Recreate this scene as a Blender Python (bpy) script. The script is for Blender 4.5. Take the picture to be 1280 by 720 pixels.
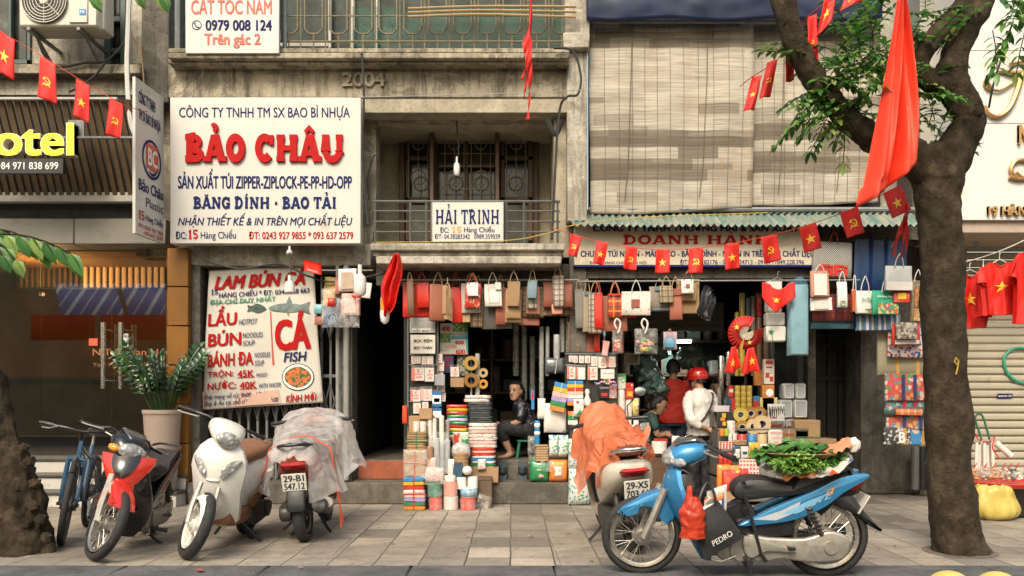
import bpy, bmesh, math, random
from mathutils import Vector, Matrix, Euler, noise
R=math.radians; PI=math.pi; sin=math.sin; cos=math.cos; YX=Euler((PI/2, 0, 0)); TAU=2*PI
rnd=random.Random(11); RU=rnd.uniform
for o in list(bpy.data.objects): bpy.data.objects.remove(o)
SC=bpy.context.scene; COL=SC.collection
# ---------------------------------------------------------------- camera, sky, sun, exposure
CAMZ=1.22; FPX=1066.0
cam_d=bpy.data.cameras.new('camera'); cam=bpy.data.objects.new('camera', cam_d); COL.objects.link(cam)
cam.location=(0, 0, CAMZ); cam.rotation_euler=(R(90), 0, 0)
cam_d.sensor_width=36; cam_d.lens=FPX/1280*36; cam_d.shift_y=(495-360)/1280
cam_d.clip_end=400; cam_d.clip_start=.05
SC.camera=cam
wd=bpy.data.worlds.new('World'); SC.world=wd; wd.use_nodes=True
wn=wd.node_tree.nodes; bg=wn['Background']; sk=wn.new('ShaderNodeTexSky')
sk.sky_type='NISHITA'; sk.sun_disc=False
sk.sun_elevation=R(46); sk.sun_rotation=R(200); sk.air_density=2.0; sk.dust_density=5.0; sk.ozone_density=.6
wd.node_tree.links.new(sk.outputs[0], bg.inputs[0]); bg.inputs[1].default_value=.11
sun_d=bpy.data.lights.new('sun', 'SUN'); sun=bpy.data.objects.new('sun', sun_d); COL.objects.link(sun)
sun_d.energy=1.6; sun_d.angle=R(22); sun_d.color=(1, .93, .82)
sun.rotation_euler=(R(46), 0, R(-14)); sun.location=(3, -6, 12)
SC.view_settings.view_transform='Standard'; SC.view_settings.look='None'
SC.view_settings.exposure=.95; SC.view_settings.gamma=1; SC.view_settings.use_curve_mapping=False
SC.render.engine='CYCLES'
SC.cycles.max_bounces=8; SC.cycles.transparent_max_bounces=16; SC.cycles.caustics_reflective=False
SC.cycles.caustics_refractive=False; SC.cycles.use_denoising=True; SC.cycles.sample_clamp_indirect=6

# ---------------------------------------------------------------- geometry helpers
def pxz(px, py, Y): return ((px-640)/FPX*Y, CAMZ-(py-495)/FPX*Y)
def P(px, py, Y): x, z=pxz(px, py, Y); return Vector((x, Y, z))
def V(*a): return Vector(a)
def nz(p, s=1.0, k=0.0): return noise.noise(Vector((p[0]*s+k, p[1]*s-k*.7, p[2]*s+k*1.3)))

class MB:
 """collects verts and faces, then links them as ONE mesh object"""
 def __init__(s): s.v=[]; s.f=[]; s.mi=[]; s.m=0; s.M=Matrix()
 def add(s, vs, fs):
  b=len(s.v); s.v += [s.M @ Vector(p) for p in vs]
  for f in fs: s.f.append([b+i for i in f]); s.mi.append(s.m)
  return s
 def box(s, c, size, b=0.0, rot=None):
  hx, hy, hz=size[0]/2, size[1]/2, size[2]/2; b=min(b, hx*.9, hy*.9, hz*.9)
  T=Matrix.Translation(c) @ (rot.to_matrix().to_4x4() if rot is not None else Matrix())
  if b <= 0:
   vs=[(x, y, z) for x in (-hx, hx) for y in (-hy, hy) for z in (-hz, hz)]
   fs=[(0, 1, 3, 2), (4, 6, 7, 5), (0, 4, 5, 1), (2, 3, 7, 6), (0, 2, 6, 4), (1, 5, 7, 3)]
  else:
   vs=[]; idx={}
   for sx in (-1, 1):
    for sy in (-1, 1):
     for sz in (-1, 1):
      for a in range(3):
       p=[sx*(hx-b), sy*(hy-b), sz*(hz-b)]; p[a] += (sx, sy, sz)[a]*b
       idx[sx, sy, sz, a]=len(vs); vs.append(p)
   fs=[]
   for a in range(3):
    u, w=[(1, 2), (0, 2), (0, 1)][a]
    for sg in (-1, 1):
     q=[]
     for (i, j) in ((-1, -1), (1, -1), (1, 1), (-1, 1)):
      k=[0, 0, 0]; k[a]=sg; k[u]=i; k[w]=j; q.append(idx[k[0], k[1], k[2], a])
     fs.append(q)
    for i in (-1, 1):
     for j in (-1, 1):
      k0=[0, 0, 0]; k1=[0, 0, 0]; k0[a]=-1; k1[a]=1
      for k in (k0, k1): k[u]=i; k[w]=j
      fs.append([idx[(*k0, u)], idx[(*k1, u)], idx[(*k1, w)], idx[(*k0, w)]])
   for sx in (-1, 1):
    for sy in (-1, 1):
     for sz in (-1, 1): fs.append([idx[sx, sy, sz, a] for a in range(3)])
  return s.add([T @ Vector(p) for p in vs], fs)
 def b2(s, x0, x1, y0, y1, z0, z1, b=0.0):
  return s.box(((x0+x1)/2, (y0+y1)/2, (z0+z1)/2), (abs(x1-x0), abs(y1-y0), abs(z1-z0)), b)
 def loft(s, rings, caps=True, closed=True):
  n=len(rings[0]); vs=[p for r in rings for p in r]; fs=[]
  for i in range(len(rings)-1):
   for j in range(n if closed else n-1):
    k=(j+1) % n; fs.append((i*n+j, i*n+k, (i+1)*n+k, (i+1)*n+j))
  if caps and closed: fs.append(list(range(n))[::-1]); fs.append([(len(rings)-1)*n+j for j in range(n)])
  return s.add(vs, fs)
 def tube(s, pts, r, n=8, caps=True):
  pts=[Vector(p) for p in pts]; rs=r if isinstance(r, (list, tuple)) else [r]*len(pts)
  rings=[]; up=None
  for i, p in enumerate(pts):
   t=(pts[min(i+1, len(pts)-1)]-pts[max(i-1, 0)])
   t=t.normalized() if t.length>1e-9 else Vector((0, 0, 1))
   if up is None:
    up=t.cross(Vector((0, 0, 1)) if abs(t.z)<.9 else Vector((1, 0, 0))).normalized()
   up=(up-t*up.dot(t)).normalized(); w=t.cross(up)
   rings.append([p+(up*cos(a)+w*sin(a))*rs[i] for a in [2*PI*k/n for k in range(n)]])
  return s.loft(rings, caps)
 def cyl(s, p0, p1, r0, r1=None, n=16, caps=True): return s.tube([p0, p1], [r0, r0 if r1 is None else r1], n, caps)
 def ell(s, c, rad, n=16, m=10, rot=None, e=1.0):
  c=Vector(c); Q=rot.to_matrix() if rot is not None else Matrix.Identity(3); rings=[]
  sp=lambda v: math.copysign(abs(v)**e, v)
  for i in range(m+1):
   t=-PI/2+PI*min(max(i/m, .004), .996)
   rings.append([c+Q @ Vector((rad[0]*sp(cos(t))*sp(cos(a)), rad[1]*sp(cos(t))*sp(sin(a)), rad[2]*sp(sin(t))))
                          for a in [2*PI*k/n for k in range(n)]])
  return s.loft(rings)
 def lathe(s, prof, c=(0, 0, 0), rot=None, n=24, caps=True):
  c=Vector(c); Q=rot.to_matrix() if rot is not None else Matrix.Identity(3)
  return s.loft([[c+Q @ Vector((r*cos(a), r*sin(a), z)) for a in [2*PI*k/n for k in range(n)]] for r, z in prof], caps)
 def torus(s, c, R0, r, rot=None, n=32, m=10, sq=1.0):
  c=Vector(c); Q=rot.to_matrix() if rot is not None else Matrix.Identity(3); vs=[]; fs=[]
  for i in range(n):
   a=2*PI*i/n
   for j in range(m):
    b=2*PI*j/m; vs.append(c+Q @ Vector(((R0+r*cos(b))*cos(a), (R0+r*cos(b))*sin(a), r*sq*sin(b))))
    fs.append((i*m+j, ((i+1) % n)*m+j, ((i+1) % n)*m+(j+1) % m, i*m+(j+1) % m))
  return s.add(vs, fs)
 def prism(s, poly, d0, d1, plane='xz'):
  f={'xz': lambda a, b, d: (a, d, b), 'xy': lambda a, b, d: (a, b, d), 'yz': lambda a, b, d: (d, a, b)}[plane]; n=len(poly)
  return s.add([f(a, b, d0) for a, b in poly]+[f(a, b, d1) for a, b in poly],
                     [list(range(n)), list(range(2*n-1, n-1, -1))]+[(i, (i+1) % n, n+(i+1) % n, n+i) for i in range(n)])
 def slab(s, poly, w, inset=.012, yc=0.0, wf=None):
  """a panel in the xz plane with rounded rims; wf(x,z) scales its half width"""
  n=len(poly); cx=sum(p[0] for p in poly)/n; cz=sum(p[1] for p in poly)/n; wf=wf or (lambda x, z: 1)
  def ring(k, f):
   out=[]
   for i in range(n):
    a, b, c=Vector(poly[i-1]), Vector(poly[i]), Vector(poly[(i+1) % n])
    d=((a-b).normalized()+(c-b).normalized())
    inw=Vector((cx, cz))-b
    if d.length<.05: d=Vector((-(c-a).y, (c-a).x))
    d.normalize()
    if d.dot(inw)<0: d=-d
    q=b+d*k; out.append(Vector((q.x, yc+f*wf(q.x, q.y), q.y)))
   return out
  h=w/2; k=inset
  return s.loft([ring(k, -h), ring(k*.3, -h*.88), ring(0, -h*.6), ring(0, h*.6), ring(k*.3, h*.88), ring(k, h)])
 def sheet(s, fn, nu, nv):
  vs=[fn(i/nu, j/nv) for j in range(nv+1) for i in range(nu+1)]; w=nu+1
  return s.add(vs, [(j*w+i, j*w+i+1, (j+1)*w+i+1, (j+1)*w+i) for j in range(nv) for i in range(nu)])
 def build(s, name, mats, parent=None, world=False, ang=40, loc=None, base=False, thick=0.0, rotz=0, normals=True, sub=0):
  if not isinstance(mats, (list, tuple)): mats=[mats]
  off=Vector((0, 0, 0))
  if world:
   p=parent
   while p is not None: off += p.location; p=p.parent
  if base:
   xs=[p.x for p in s.v]; ys=[p.y for p in s.v]; zs=[p.z for p in s.v]
   b=Vector(((min(xs)+max(xs))/2, (min(ys)+max(ys))/2, min(zs))); off=b
  me=bpy.data.meshes.new(name); me.from_pydata([p-off for p in s.v], [], s.f); me.validate()
  for m in mats: me.materials.append(m)
  if len(me.polygons) == len(s.mi):
   me.polygons.foreach_set('material_index', [min(i, len(mats)-1) for i in s.mi])
  if normals:
   bm=bmesh.new(); bm.from_mesh(me); bmesh.ops.recalc_face_normals(bm, faces=bm.faces); bm.to_mesh(me); bm.free()
  me.polygons.foreach_set('use_smooth', [True]*len(me.polygons)); me.set_sharp_from_angle(angle=R(ang)); me.update()
  o=bpy.data.objects.new(name, me); COL.objects.link(o)
  if thick:
   md=o.modifiers.new('thickness', 'SOLIDIFY'); md.thickness=thick; md.offset=0
  if sub:
   md=o.modifiers.new('smooth', 'SUBSURF'); md.levels=md.render_levels=sub
  if parent is not None: o.parent=parent
  if base: o.location=off
  if loc is not None: o.location=loc
  if rotz: o.rotation_euler.z=rotz
  return o

def _bw(s, *a, **k): return s.build(*a, world=True, **k)
def _bb(s, *a, **k): return s.build(*a, base=True, **k)
MB.bw=_bw; MB.bb=_bb
def tag(o, label=None, cat=None, group=None, kind=None):
 if label: o['label']=label
 if cat: o['category']=cat
 if group: o['group']=group
 if kind: o['kind']=kind
 return o
def thing(name, label, cat, loc=(0, 0, 0), rotz=0, group=None, rot=None):
 o=bpy.data.objects.new(name, None); COL.objects.link(o); o.empty_display_size=.1
 o.location=loc; o.rotation_euler=rot if rot else (0, 0, rotz)
 return tag(o, label, cat, group)
def kids(o): return [c for c in COL.objects if c.parent == o]
def copy_tree(o, parent=None):
 c=o.copy(); COL.objects.link(c); c.parent=parent
 for ch in kids(o): copy_tree(ch, c)
 return c
def spl(pts, k=6):
 """Catmull-Rom through pts"""
 pts=[Vector(p) for p in pts]; out=[]
 for i in range(len(pts)-1):
  a, b, c, d=pts[max(i-1, 0)], pts[i], pts[i+1], pts[min(i+2, len(pts)-1)]
  for j in range(k):
   t=j/k; out.append(.5*((2*b)+(c-a)*t+(2*a-5*b+4*c-d)*t*t+(3*b-a-3*c+d)*t**3))
 return out+[pts[-1]]
def sp2(pts, k=4, closed=True):
 """smooth closed 2d outline"""
 n=len(pts); out=[]
 for i in range(n):
  a, b, c, d=[Vector((*pts[(i+q) % n], 0)) for q in (-1, 0, 1, 2)]
  for j in range(k):
   t=j/k; p=.5*((2*b)+(c-a)*t+(2*a-5*b+4*c-d)*t*t+(3*b-a-3*c+d)*t**3); out.append((p.x, p.y))
 return out
def sup(c, a, b, n=18, e=.7, plane='z'):
 """super-ellipse ring round c with half sizes a (x or y) and b"""
 out=[]; sp=lambda v: math.copysign(abs(v)**e, v)
 for k in range(n):
  t=2*PI*k/n; u, w=a*sp(cos(t)), b*sp(sin(t))
  out.append(Vector(c)+Vector({'z': (u, w, 0), 'x': (0, u, w), 'y': (u, 0, w)}[plane]))
 return out

# ---------------------------------------------------------------- materials
MATS={}
class G:
 def __init__(s, name):
  s.m=bpy.data.materials.new(name); s.m.use_nodes=True; s.t=s.m.node_tree; s.b=s.t.nodes['Principled BSDF']
  s.co=s.n('TexCoord')
 def n(s, t, **kw):
  x=s.t.nodes.new('ShaderNode'+t)
  for k, v in kw.items(): setattr(x, k, v)
  return x
 def l(s, a, b): s.t.links.new(a, b)
 def val(s, x, sock):
  if hasattr(x, 'bl_idname') or isinstance(x, bpy.types.NodeSocket): s.l(x, sock)
  else: sock.default_value=x
 def map(s, scale, src='Object', rot=(0, 0, 0)):
  m=s.n('Mapping'); m.inputs[3].default_value=scale if isinstance(scale, (tuple, list)) else (scale,)*3; m.inputs[2].default_value=rot
  s.l(s.co.outputs[src], m.inputs[0]); return m.outputs[0]
 def noise(s, scale, det=4, rough=.6, vec=None, dist=0):
  x=s.n('TexNoise'); x.inputs['Scale'].default_value=1 if vec is None and not isinstance(scale, (int, float)) else (scale if isinstance(scale, (int, float)) else 1)
  if vec is None: vec=s.map(1 if isinstance(scale, (int, float)) else scale)
  s.l(vec, x.inputs['Vector']); x.inputs['Detail'].default_value=det; x.inputs['Roughness'].default_value=rough; x.inputs['Distortion'].default_value=dist
  return x.outputs['Fac']
 def ramp(s, fac, stops, const=False):
  r=s.n('ValToRGB'); e=r.color_ramp
  if const: e.interpolation='CONSTANT'
  while len(e.elements)<len(stops): e.elements.new(1)
  for i, (p, c) in enumerate(stops):
   e.elements[i].position=p; e.elements[i].color=(*c, 1) if not isinstance(c, (int, float)) else (c, c, c, 1)
  s.l(fac, r.inputs[0]); return r.outputs[0]
 def mix(s, fac, a, b, mode='MIX'):
  x=s.n('Mix', data_type='RGBA', blend_type=mode)
  for v, i in ((fac, 0), (a, 6), (b, 7)):
   if isinstance(v, bpy.types.NodeSocket): s.l(v, x.inputs[i])
   elif isinstance(v, (int, float)): x.inputs[i].default_value=v
   else: x.inputs[i].default_value=(*v, 1)
  return x.outputs[2]
 def math(s, op, a, b=0.0):
  x=s.n('Math', operation=op); s.val(a, x.inputs[0]); s.val(b, x.inputs[1]); return x.outputs[0]
 def xyz(s, src='Object'):
  x=s.n('SeparateXYZ'); s.l(s.co.outputs[src], x.inputs[0]); return x.outputs
 def bump(s, h, st=.3, dist=.01):
  x=s.n('Bump'); x.inputs[0].default_value=st; x.inputs[1].default_value=dist
  s.l(h, x.inputs['Height']); s.l(x.outputs[0], s.b.inputs['Normal'])
 def out(s, col, rough=.5, metal=0, coat=0, spec=.5):
  if isinstance(col, bpy.types.NodeSocket): s.l(col, s.b.inputs['Base Color'])
  else: s.b.inputs['Base Color'].default_value=(*col, 1)
  s.val(rough, s.b.inputs['Roughness']); s.b.inputs['Metallic'].default_value=metal
  s.b.inputs['Coat Weight'].default_value=coat; s.b.inputs['Coat Roughness'].default_value=.08; s.b.inputs['Specular IOR Level'].default_value=spec
  return s.m
def sc(c, k): return tuple(min(1, max(0, x*k)) for x in c)
def hx(h): 
 h=h.lstrip('#'); return tuple(((int(h[i:i+2], 16)/255+.055)/1.055)**2.4 if int(h[i:i+2], 16)>10 else int(h[i:i+2], 16)/255/12.92 for i in (0, 2, 4))
def mat(name, col, rough=.5, var=.14, vs=7, metal=0, coat=0, bump=.0, bs=60, spec=.5, dirt=None):
 """plain stuff with uneven tone, uneven gloss and optional grime patches dirt=(colour, scale, threshold)"""
 k=(name, col, rough)
 if k in MATS: return MATS[k]
 g=G(name); f=g.noise(vs, 5)
 c=g.ramp(f, [(.3, sc(col, 1-var)), (.7, sc(col, 1+var))])
 if dirt:
  d=g.noise(dirt[1], 7, .7); w=g.ramp(d, [(dirt[2], 0), (min(1, dirt[2]+.16), 1)]); c=g.mix(w, c, dirt[0])
 rr=g.ramp(g.noise(vs*2.3, 3), [(.3, max(.03, rough-.08)), (.7, min(1, rough+.1))])
 if bump: g.bump(g.noise(bs, 4), bump, .01)
 MATS[k]=g.out(c, rr, metal, coat, spec); return MATS[k]
def concrete(name, base, dark, streak=.5, patch=.5, stain=(.05, .045, .035), bs=30):
 g=G(name); f=g.noise(3.1, 12, .72, None, .3)
 c=g.ramp(f, [(.3, dark), (.45, sc(base, .8)), (.56, base), (.72, sc(base, 1.25))])
 pt=g.noise(1.7, 12, .78, None, .8); c=g.mix(g.ramp(pt, [(.50, 0), (.54, patch)]), c, dark)
 pl=g.noise(4.3, 10, .75, g.map((1, 1, 1.6)), .5); c=g.mix(g.ramp(pl, [(.60, 0), (.63, patch*.7)]), c, sc(base, 1.35))
 st=g.noise(1, 8, .75, g.map((9, 9, .8))); c=g.mix(g.ramp(st, [(.48, 0), (.70, streak)]), c, stain)
 fine=g.noise(70, 4, .7); c=g.mix(.45, c, g.ramp(fine, [(.3, .45), (.62, 1.1)]), 'MULTIPLY')
 g.bump(g.math('ADD', g.noise(bs, 8, .7), g.math('MULTIPLY', pl, 1.5)), .7, .014); return g.out(c, .9, 0, 0, .25)
def emis(name, col, st):
 g=G(name); g.b.inputs['Emission Color'].default_value=(*col, 1); g.b.inputs['Emission Strength'].default_value=st
 return g.out(col, .4)
def plaid(name, base, a, b, s=18, th=.62):
 g=G(name); x, y, z=g.xyz()
 def band(v, f, ph, t): return g.math('GREATER_THAN', g.math('SINE', g.math('ADD', g.math('MULTIPLY', v, f*6.283), ph)), t)
 c=g.mix(g.math('MULTIPLY', band(x, s, 0, th), .8), base, a); c=g.mix(g.math('MULTIPLY', band(z, s, 1, th), .75), c, a)
 c=g.mix(g.math('MULTIPLY', band(x, s, 2.6, .9), .8), c, b); c=g.mix(g.math('MULTIPLY', band(z, s, 3.6, .9), .8), c, b)
 c=g.mix(g.ramp(g.noise(9, 4), [(.3, .0), (.8, .25)]), c, (.03, .02, .015))
 return g.out(c, .55, 0, .1)
def dots(name, base, dot, s=60, t=.3):
 g=G(name); v=g.n('TexVoronoi'); v.inputs['Scale'].default_value=s; v.inputs['Randomness'].default_value=0; g.l(g.map((1, .01, 1), 'Object', (0, R(45), 0)), v.inputs['Vector'])
 c=g.mix(g.math('LESS_THAN', v.outputs['Distance'], t), base, dot); c=g.mix(g.ramp(g.noise(7, 4), [(.35, 0), (.8, .3)]), c, sc(base, .5))
 return g.out(c, .55)
def floral(name, base, cols, s=26, t=.34, amount=.6):
 """printed blossoms: cells of ink on a ground colour"""
 g=G(name); v=g.n('TexVoronoi'); v.inputs['Scale'].default_value=s; vec=g.map((1, .05, 1))
 nn=g.n('TexNoise'); nn.inputs['Scale'].default_value=s*.9; g.l(vec, nn.inputs['Vector'])
 add=g.n('VectorMath', operation='MULTIPLY_ADD'); g.l(nn.outputs['Color'], add.inputs[0]); add.inputs[1].default_value=(.03,)*3; g.l(vec, add.inputs[2])
 g.l(add.outputs[0], v.inputs['Vector'])
 sx=g.n('SeparateColor'); g.l(v.outputs['Color'], sx.inputs[0]); n=len(cols)
 ink=g.ramp(sx.outputs[0], [(i/n, c) for i, c in enumerate(cols)], True)
 m=g.math('MULTIPLY', g.math('LESS_THAN', v.outputs['Distance'], t), g.math('LESS_THAN', sx.outputs[1], amount))
 g.bump(g.noise(16, 5), .25, .02); return g.out(g.mix(m, base, ink), .5, 0, .06)
def film(name, col, alpha=.35, rough=.2, var=.3, vs=14):
 g=G(name); f=g.noise(vs, 5, .65)
 g.l(g.ramp(f, [(.35, max(0, alpha-var)), (.7, min(1, alpha+var))]), g.b.inputs['Alpha'])
 g.bump(g.noise(vs*2, 4), .5, .02); return g.out(col, rough, 0, .2)
# ---------------------------------------------------------------- lettering
_TX={}
def text_geo(s, bold=0.0, shear=0.0, ext=0.0):
 k=(s, bold, shear, ext)
 if k in _TX: return _TX[k]
 cu=bpy.data.curves.new('lettering', 'FONT'); cu.body=s; cu.size=1; cu.shear=shear; cu.extrude=ext; cu.resolution_u=3
 ob=bpy.data.objects.new('lettering', cu); me=bpy.data.meshes.new_from_object(ob)
 v0=[v.co.copy() for v in me.vertices]; f0=[list(p.vertices) for p in me.polygons]
 bpy.data.objects.remove(ob); bpy.data.curves.remove(cu); bpy.data.meshes.remove(me)
 b=bold; ds=[(0, 0)] if b <= 0 else [(-b, 0), (b, 0)] if b<.015 else [(-b, -b*.5), (b, -b*.5), (-b, b*.5), (b, b*.5), (0, 0)]
 vs=[]; fs=[]
 for i, (dx, dy) in enumerate(ds):
  n=len(vs); vs += [v+Vector((dx, dy, .0004*i)) for v in v0]; fs += [[n+q for q in f] for f in f0]
 _TX[k]=(vs, fs); return _TX[k]
def flat_map(px0, py0, px1, py1, Y):
 """sign face spanned by a pixel rectangle at depth Y, facing the street"""
 a=P(px0, py0, Y); b=P(px1, py1, Y)
 return lambda u, v, w=0: Vector((a.x+(b.x-a.x)*u, Y-w, a.z+(b.z-a.z)*v))
def rect_uv(r, f): return ((r[0]-f[0])/(f[2]-f[0]), (r[1]-f[1])/(f[3]-f[1]), (r[2]-f[0])/(f[2]-f[0]), (r[3]-f[1])/(f[3]-f[1]))
def put_geo(mb, geo, r, mp, w0=.004, w1=None):
 vs, fs=geo
 xs=[v[0] for v in vs]; ys=[v[1] for v in vs]; zs=[v[2] for v in vs]
 x0, x1, y0, y1, z0, z1=min(xs), max(xs), min(ys), max(ys), min(zs), max(zs)
 mb.add([mp(r[0]+(v[0]-x0)/max(1e-6, x1-x0)*(r[2]-r[0]), r[3]+(v[1]-y0)/max(1e-6, y1-y0)*(r[1]-r[3]),
               w0+v[2] if w1 is None else w0+(v[2]-z0)/max(1e-6, z1-z0)*(w1-w0)) for v in vs], fs)
def write(s, r, mp, m, parent, name='lettering', bold=.012, shear=0.0, raised=0.0, w0=.004, slab=0.0):
 mb=MB()
 geo=slab_geo(s, slab, raised>0) if slab else text_geo(s, bold, shear, .1 if raised else 0)
 put_geo(mb, geo, r, mp, w0, w0+raised if raised else (w0+.002 if slab else None))
 return mb.bw(name, m, parent, ang=30)
def arc(cx, cy, rx, ry, a0, a1, n=10): return [(cx+rx*cos(R(a0+(a1-a0)*i/n)), cy+ry*sin(R(a0+(a1-a0)*i/n))) for i in range(n+1)]
def glyph(ch, T):
 """slab-serif capitals as (advance, [(polyline, width)])"""
 t=T*.62; h=T/2; lo, hi=t/2, 1-t/2; S=[]
 def ser(x, y, k=.62 if T<.26 else .44): S.append(([(x-T*k-h*.3, y), (x+T*k+h*.3, y)], t))
 def stem(x, s0=True, s1=True):
  S.append(([(x, 0), (x, 1)], T))
  if s0: ser(x, lo)
  if s1: ser(x, hi)
 a=.2
 if ch in 'IÍ': stem(.3); adv=.6
 elif ch == 'H': stem(.28); stem(.9); S.append(([(.28, .5), (.9, .5)], t)); adv=1.18
 elif ch in 'UƯ':
  S.append(([(.24, 1), (.24, .38)]+arc(.57, .38, .33, .3, 180, 360)+[(.90, .38), (.90, 1)], T*.85)); ser(.24, hi, .36); ser(.90, hi, .36); adv=1.16
 elif ch in 'AÂẢĂẠÁ':
  S += [([(.16, .02), (.46, .97)], T*.8), ([(.84, .02), (.54, .97)], T), ([(.3, .3), (.72, .3)], t)]; ser(.14, lo, .5); ser(.86, lo, .5); S.append(([(.36, hi), (.62, hi)], t)); adv=1.02
 elif ch == 'B':
  stem(.26, False, False); S.append(([(.05, hi), (.5, hi)]+arc(.5, .74, .22, .26-t/2, 90, -90)+[(.3, .48)], t*1.15))
  S.append(([(.3, .5), (.52, .5)]+arc(.54, .26, .25, .26-t/2, 90, -90)+[(.05, lo)], t*1.3)); adv=.96
 elif ch == 'D':
  stem(.26, False, False); S.append(([(.05, hi), (.45, hi)]+arc(.45, .5, .36, .5-t/2, 90, -90)+[(.05, lo)], T*.85)); adv=1.02
 elif ch in 'OÔ': S.append((arc(.48, .5, .48-h*1.1, .5-h*.7, 0, 360, 24), T*.95)); adv=.98
 elif ch in 'CG':
  S.append((arc(.5, .5, .48-h*1.1, .5-h*.7, 42, 318, 20), T*.95)); S.append(([(.82, .62), (.82, .98)], t)); adv=.98
  if ch == 'G': S.append(([(.78, .02), (.78, .42)], T)); S.append(([(.52, .44), (.94, .44)], t))
 elif ch == 'N':
  S += [([(.22, 0), (.22, 1)], t*1.1), ([(.84, 0), (.84, 1)], t*1.1), ([(.24, .96), (.82, .05)], T)]; ser(.22, lo, .5); ser(.84, hi, .5); S.append(([(.05, hi), (.3, hi)], t)); adv=1.06
 elif ch == 'T': stem(.45, True, False); S += [([(.04, hi), (.86, hi)], t), ([(.09, 1), (.09, .66)], t*.8), ([(.81, 1), (.81, .66)], t*.8)]; adv=.92
 elif ch == 'R':
  stem(.26, True, False); S.append(([(.05, hi), (.5, hi)]+arc(.5, .74, .22, .26-t/2, 90, -90)+[(.3, .48)], t*1.2)); S.append(([(.5, .48), (.84, .0)], T)); ser(.86, lo, .3); adv=1.02
 elif ch == '1': stem(.3, True, False); S.append(([(.08, .72), (.3, .9)], t)); adv=.6
 elif ch == '5': S += [([(.2, hi), (.72, hi)], t*1.2), ([(.2, 1), (.18, .52)], t), ([(.18, .56)]+arc(.4, .33, .26, .3-t/2, 100, -150, 14), T*.8)]; adv=.82
 elif ch == '-': S.append(([(.1, .45), (.36, .45)], T)); adv=.46
 else: adv=.4
 c=adv/2-.03; d=T*.5
 if ch in 'ẢẠ' or ch in 'ÂÔ' or ch in 'ÍÁ' or ch == 'Ă':
  if ch == 'Ả': S.append((arc(c, 1.26, .1, .1, 160, -70, 8)+[(c, 1.1)], d))
  if ch == 'Ạ': S.append(([(c-d*.6, -.2), (c+d*.6, -.2)], d*1.1))
  if ch in 'ÂÔ': S.append(([(c-.2, 1.08), (c, 1.26), (c+.2, 1.08)], d))
  if ch in 'ÍÁ': S.append(([(c-.06, 1.07), (c+.12, 1.28)], d))
  if ch == 'Ă': S.append((arc(c, 1.25, .17, .15, 190, 350, 8), d*.9))
 return adv, S
def slab_geo(s, T, solid=True):
 vs=[]; fs=[]; x=0; k=0
 for ch in s:
  adv, S=glyph(ch, T)
  for line, w in S:
   closed=len(line)>3 and math.dist(line[0], line[-1])<1e-6
   n=len(line); L=[]; Rr=[]
   for i, p in enumerate(line):
    a=line[i-1] if i>0 else (line[-2] if closed else None); b=line[i+1] if i<n-1 else (line[1] if closed else None)
    d1=(Vector(p)-Vector(a)).normalized() if a else None; d2=(Vector(b)-Vector(p)).normalized() if b else None
    d=((d1 or d2)+(d2 or d1)); d=d.normalized() if d.length>1e-6 else (d2 or d1)
    m=1.0 if d1 is None or d2 is None else 1/max(.6, d.dot(d2)); q=Vector((-d.y, d.x))*w/2*m
    L.append(Vector(p)+q); Rr.append(Vector(p)-q)
   zt=1-.004*(k % 9); k += 1; b0=len(vs)
   for l, r in zip(L, Rr):
    vs += [Vector((x+l.x, l.y, zt)), Vector((x+r.x, r.y, zt))]
    if solid: vs += [Vector((x+l.x, l.y, 0)), Vector((x+r.x, r.y, 0))]
   q=4 if solid else 2
   for i in range(n-1):
    a, b=b0+q*i, b0+q*(i+1); fs.append([a, a+1, b+1, b])
    if solid: fs += [[a+2, a, b, b+2], [a+1, a+3, b+3, b+1], [a+3, a+2, b+2, b+3]]
   if solid: e=b0+q*(n-1); fs += [[b0, b0+2, b0+3, b0+1], [e+1, e+3, e+2, e]]
  x += adv
 if not solid: vs.append(vs[0]+Vector((0, 0, -1)))
 return vs, fs
def star_geo(c=(0, 0), r=1, inner=.382):
 return [(c[0]+(r if i % 2 == 0 else r*inner)*sin(PI*i/5), c[1]+(r if i % 2 == 0 else r*inner)*cos(PI*i/5)) for i in range(10)]
def fan(poly, z=0): 
 c=Vector((sum(p[0] for p in poly)/len(poly), sum(p[1] for p in poly)/len(poly), z)); n=len(poly)
 return [c]+[Vector((p[0], p[1], z)) for p in poly], [[0, 1+i, 1+(i+1) % n] for i in range(n)]
def ribbon(line, ws, z=0):
 vs=[]; n=len(line)
 for i, p in enumerate(line):
  a=Vector(line[max(i-1, 0)]); b=Vector(line[min(i+1, n-1)]); d=(b-a).normalized(); w=ws[i] if isinstance(ws, list) else ws
  vs += [Vector((p[0]-d.y*w/2, p[1]+d.x*w/2, z)), Vector((p[0]+d.y*w/2, p[1]-d.x*w/2, z))]
 return vs, [[2*i, 2*i+1, 2*i+3, 2*i+2] for i in range(n-1)]
def emblem_geos(kind):
 """star, or the crossed tools; coordinates within about -1..1"""
 if kind == 'star': return [fan(star_geo())]
 sick=arc(.02, .1, .62, .66, 110, -150, 18)
 ws=[.06+.26*sin(PI*min(1, (i+1)/15)*.62) for i in range(len(sick))]
 return [ribbon(sick, ws), ribbon([(-.42, -.34), (-.78, -.86)], .2, .002), ribbon([(-.34, .42), (.72, -.82)], .18, .004),
   ribbon([(-.66, .3), (-.2, .78)], .3, .006)]

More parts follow.
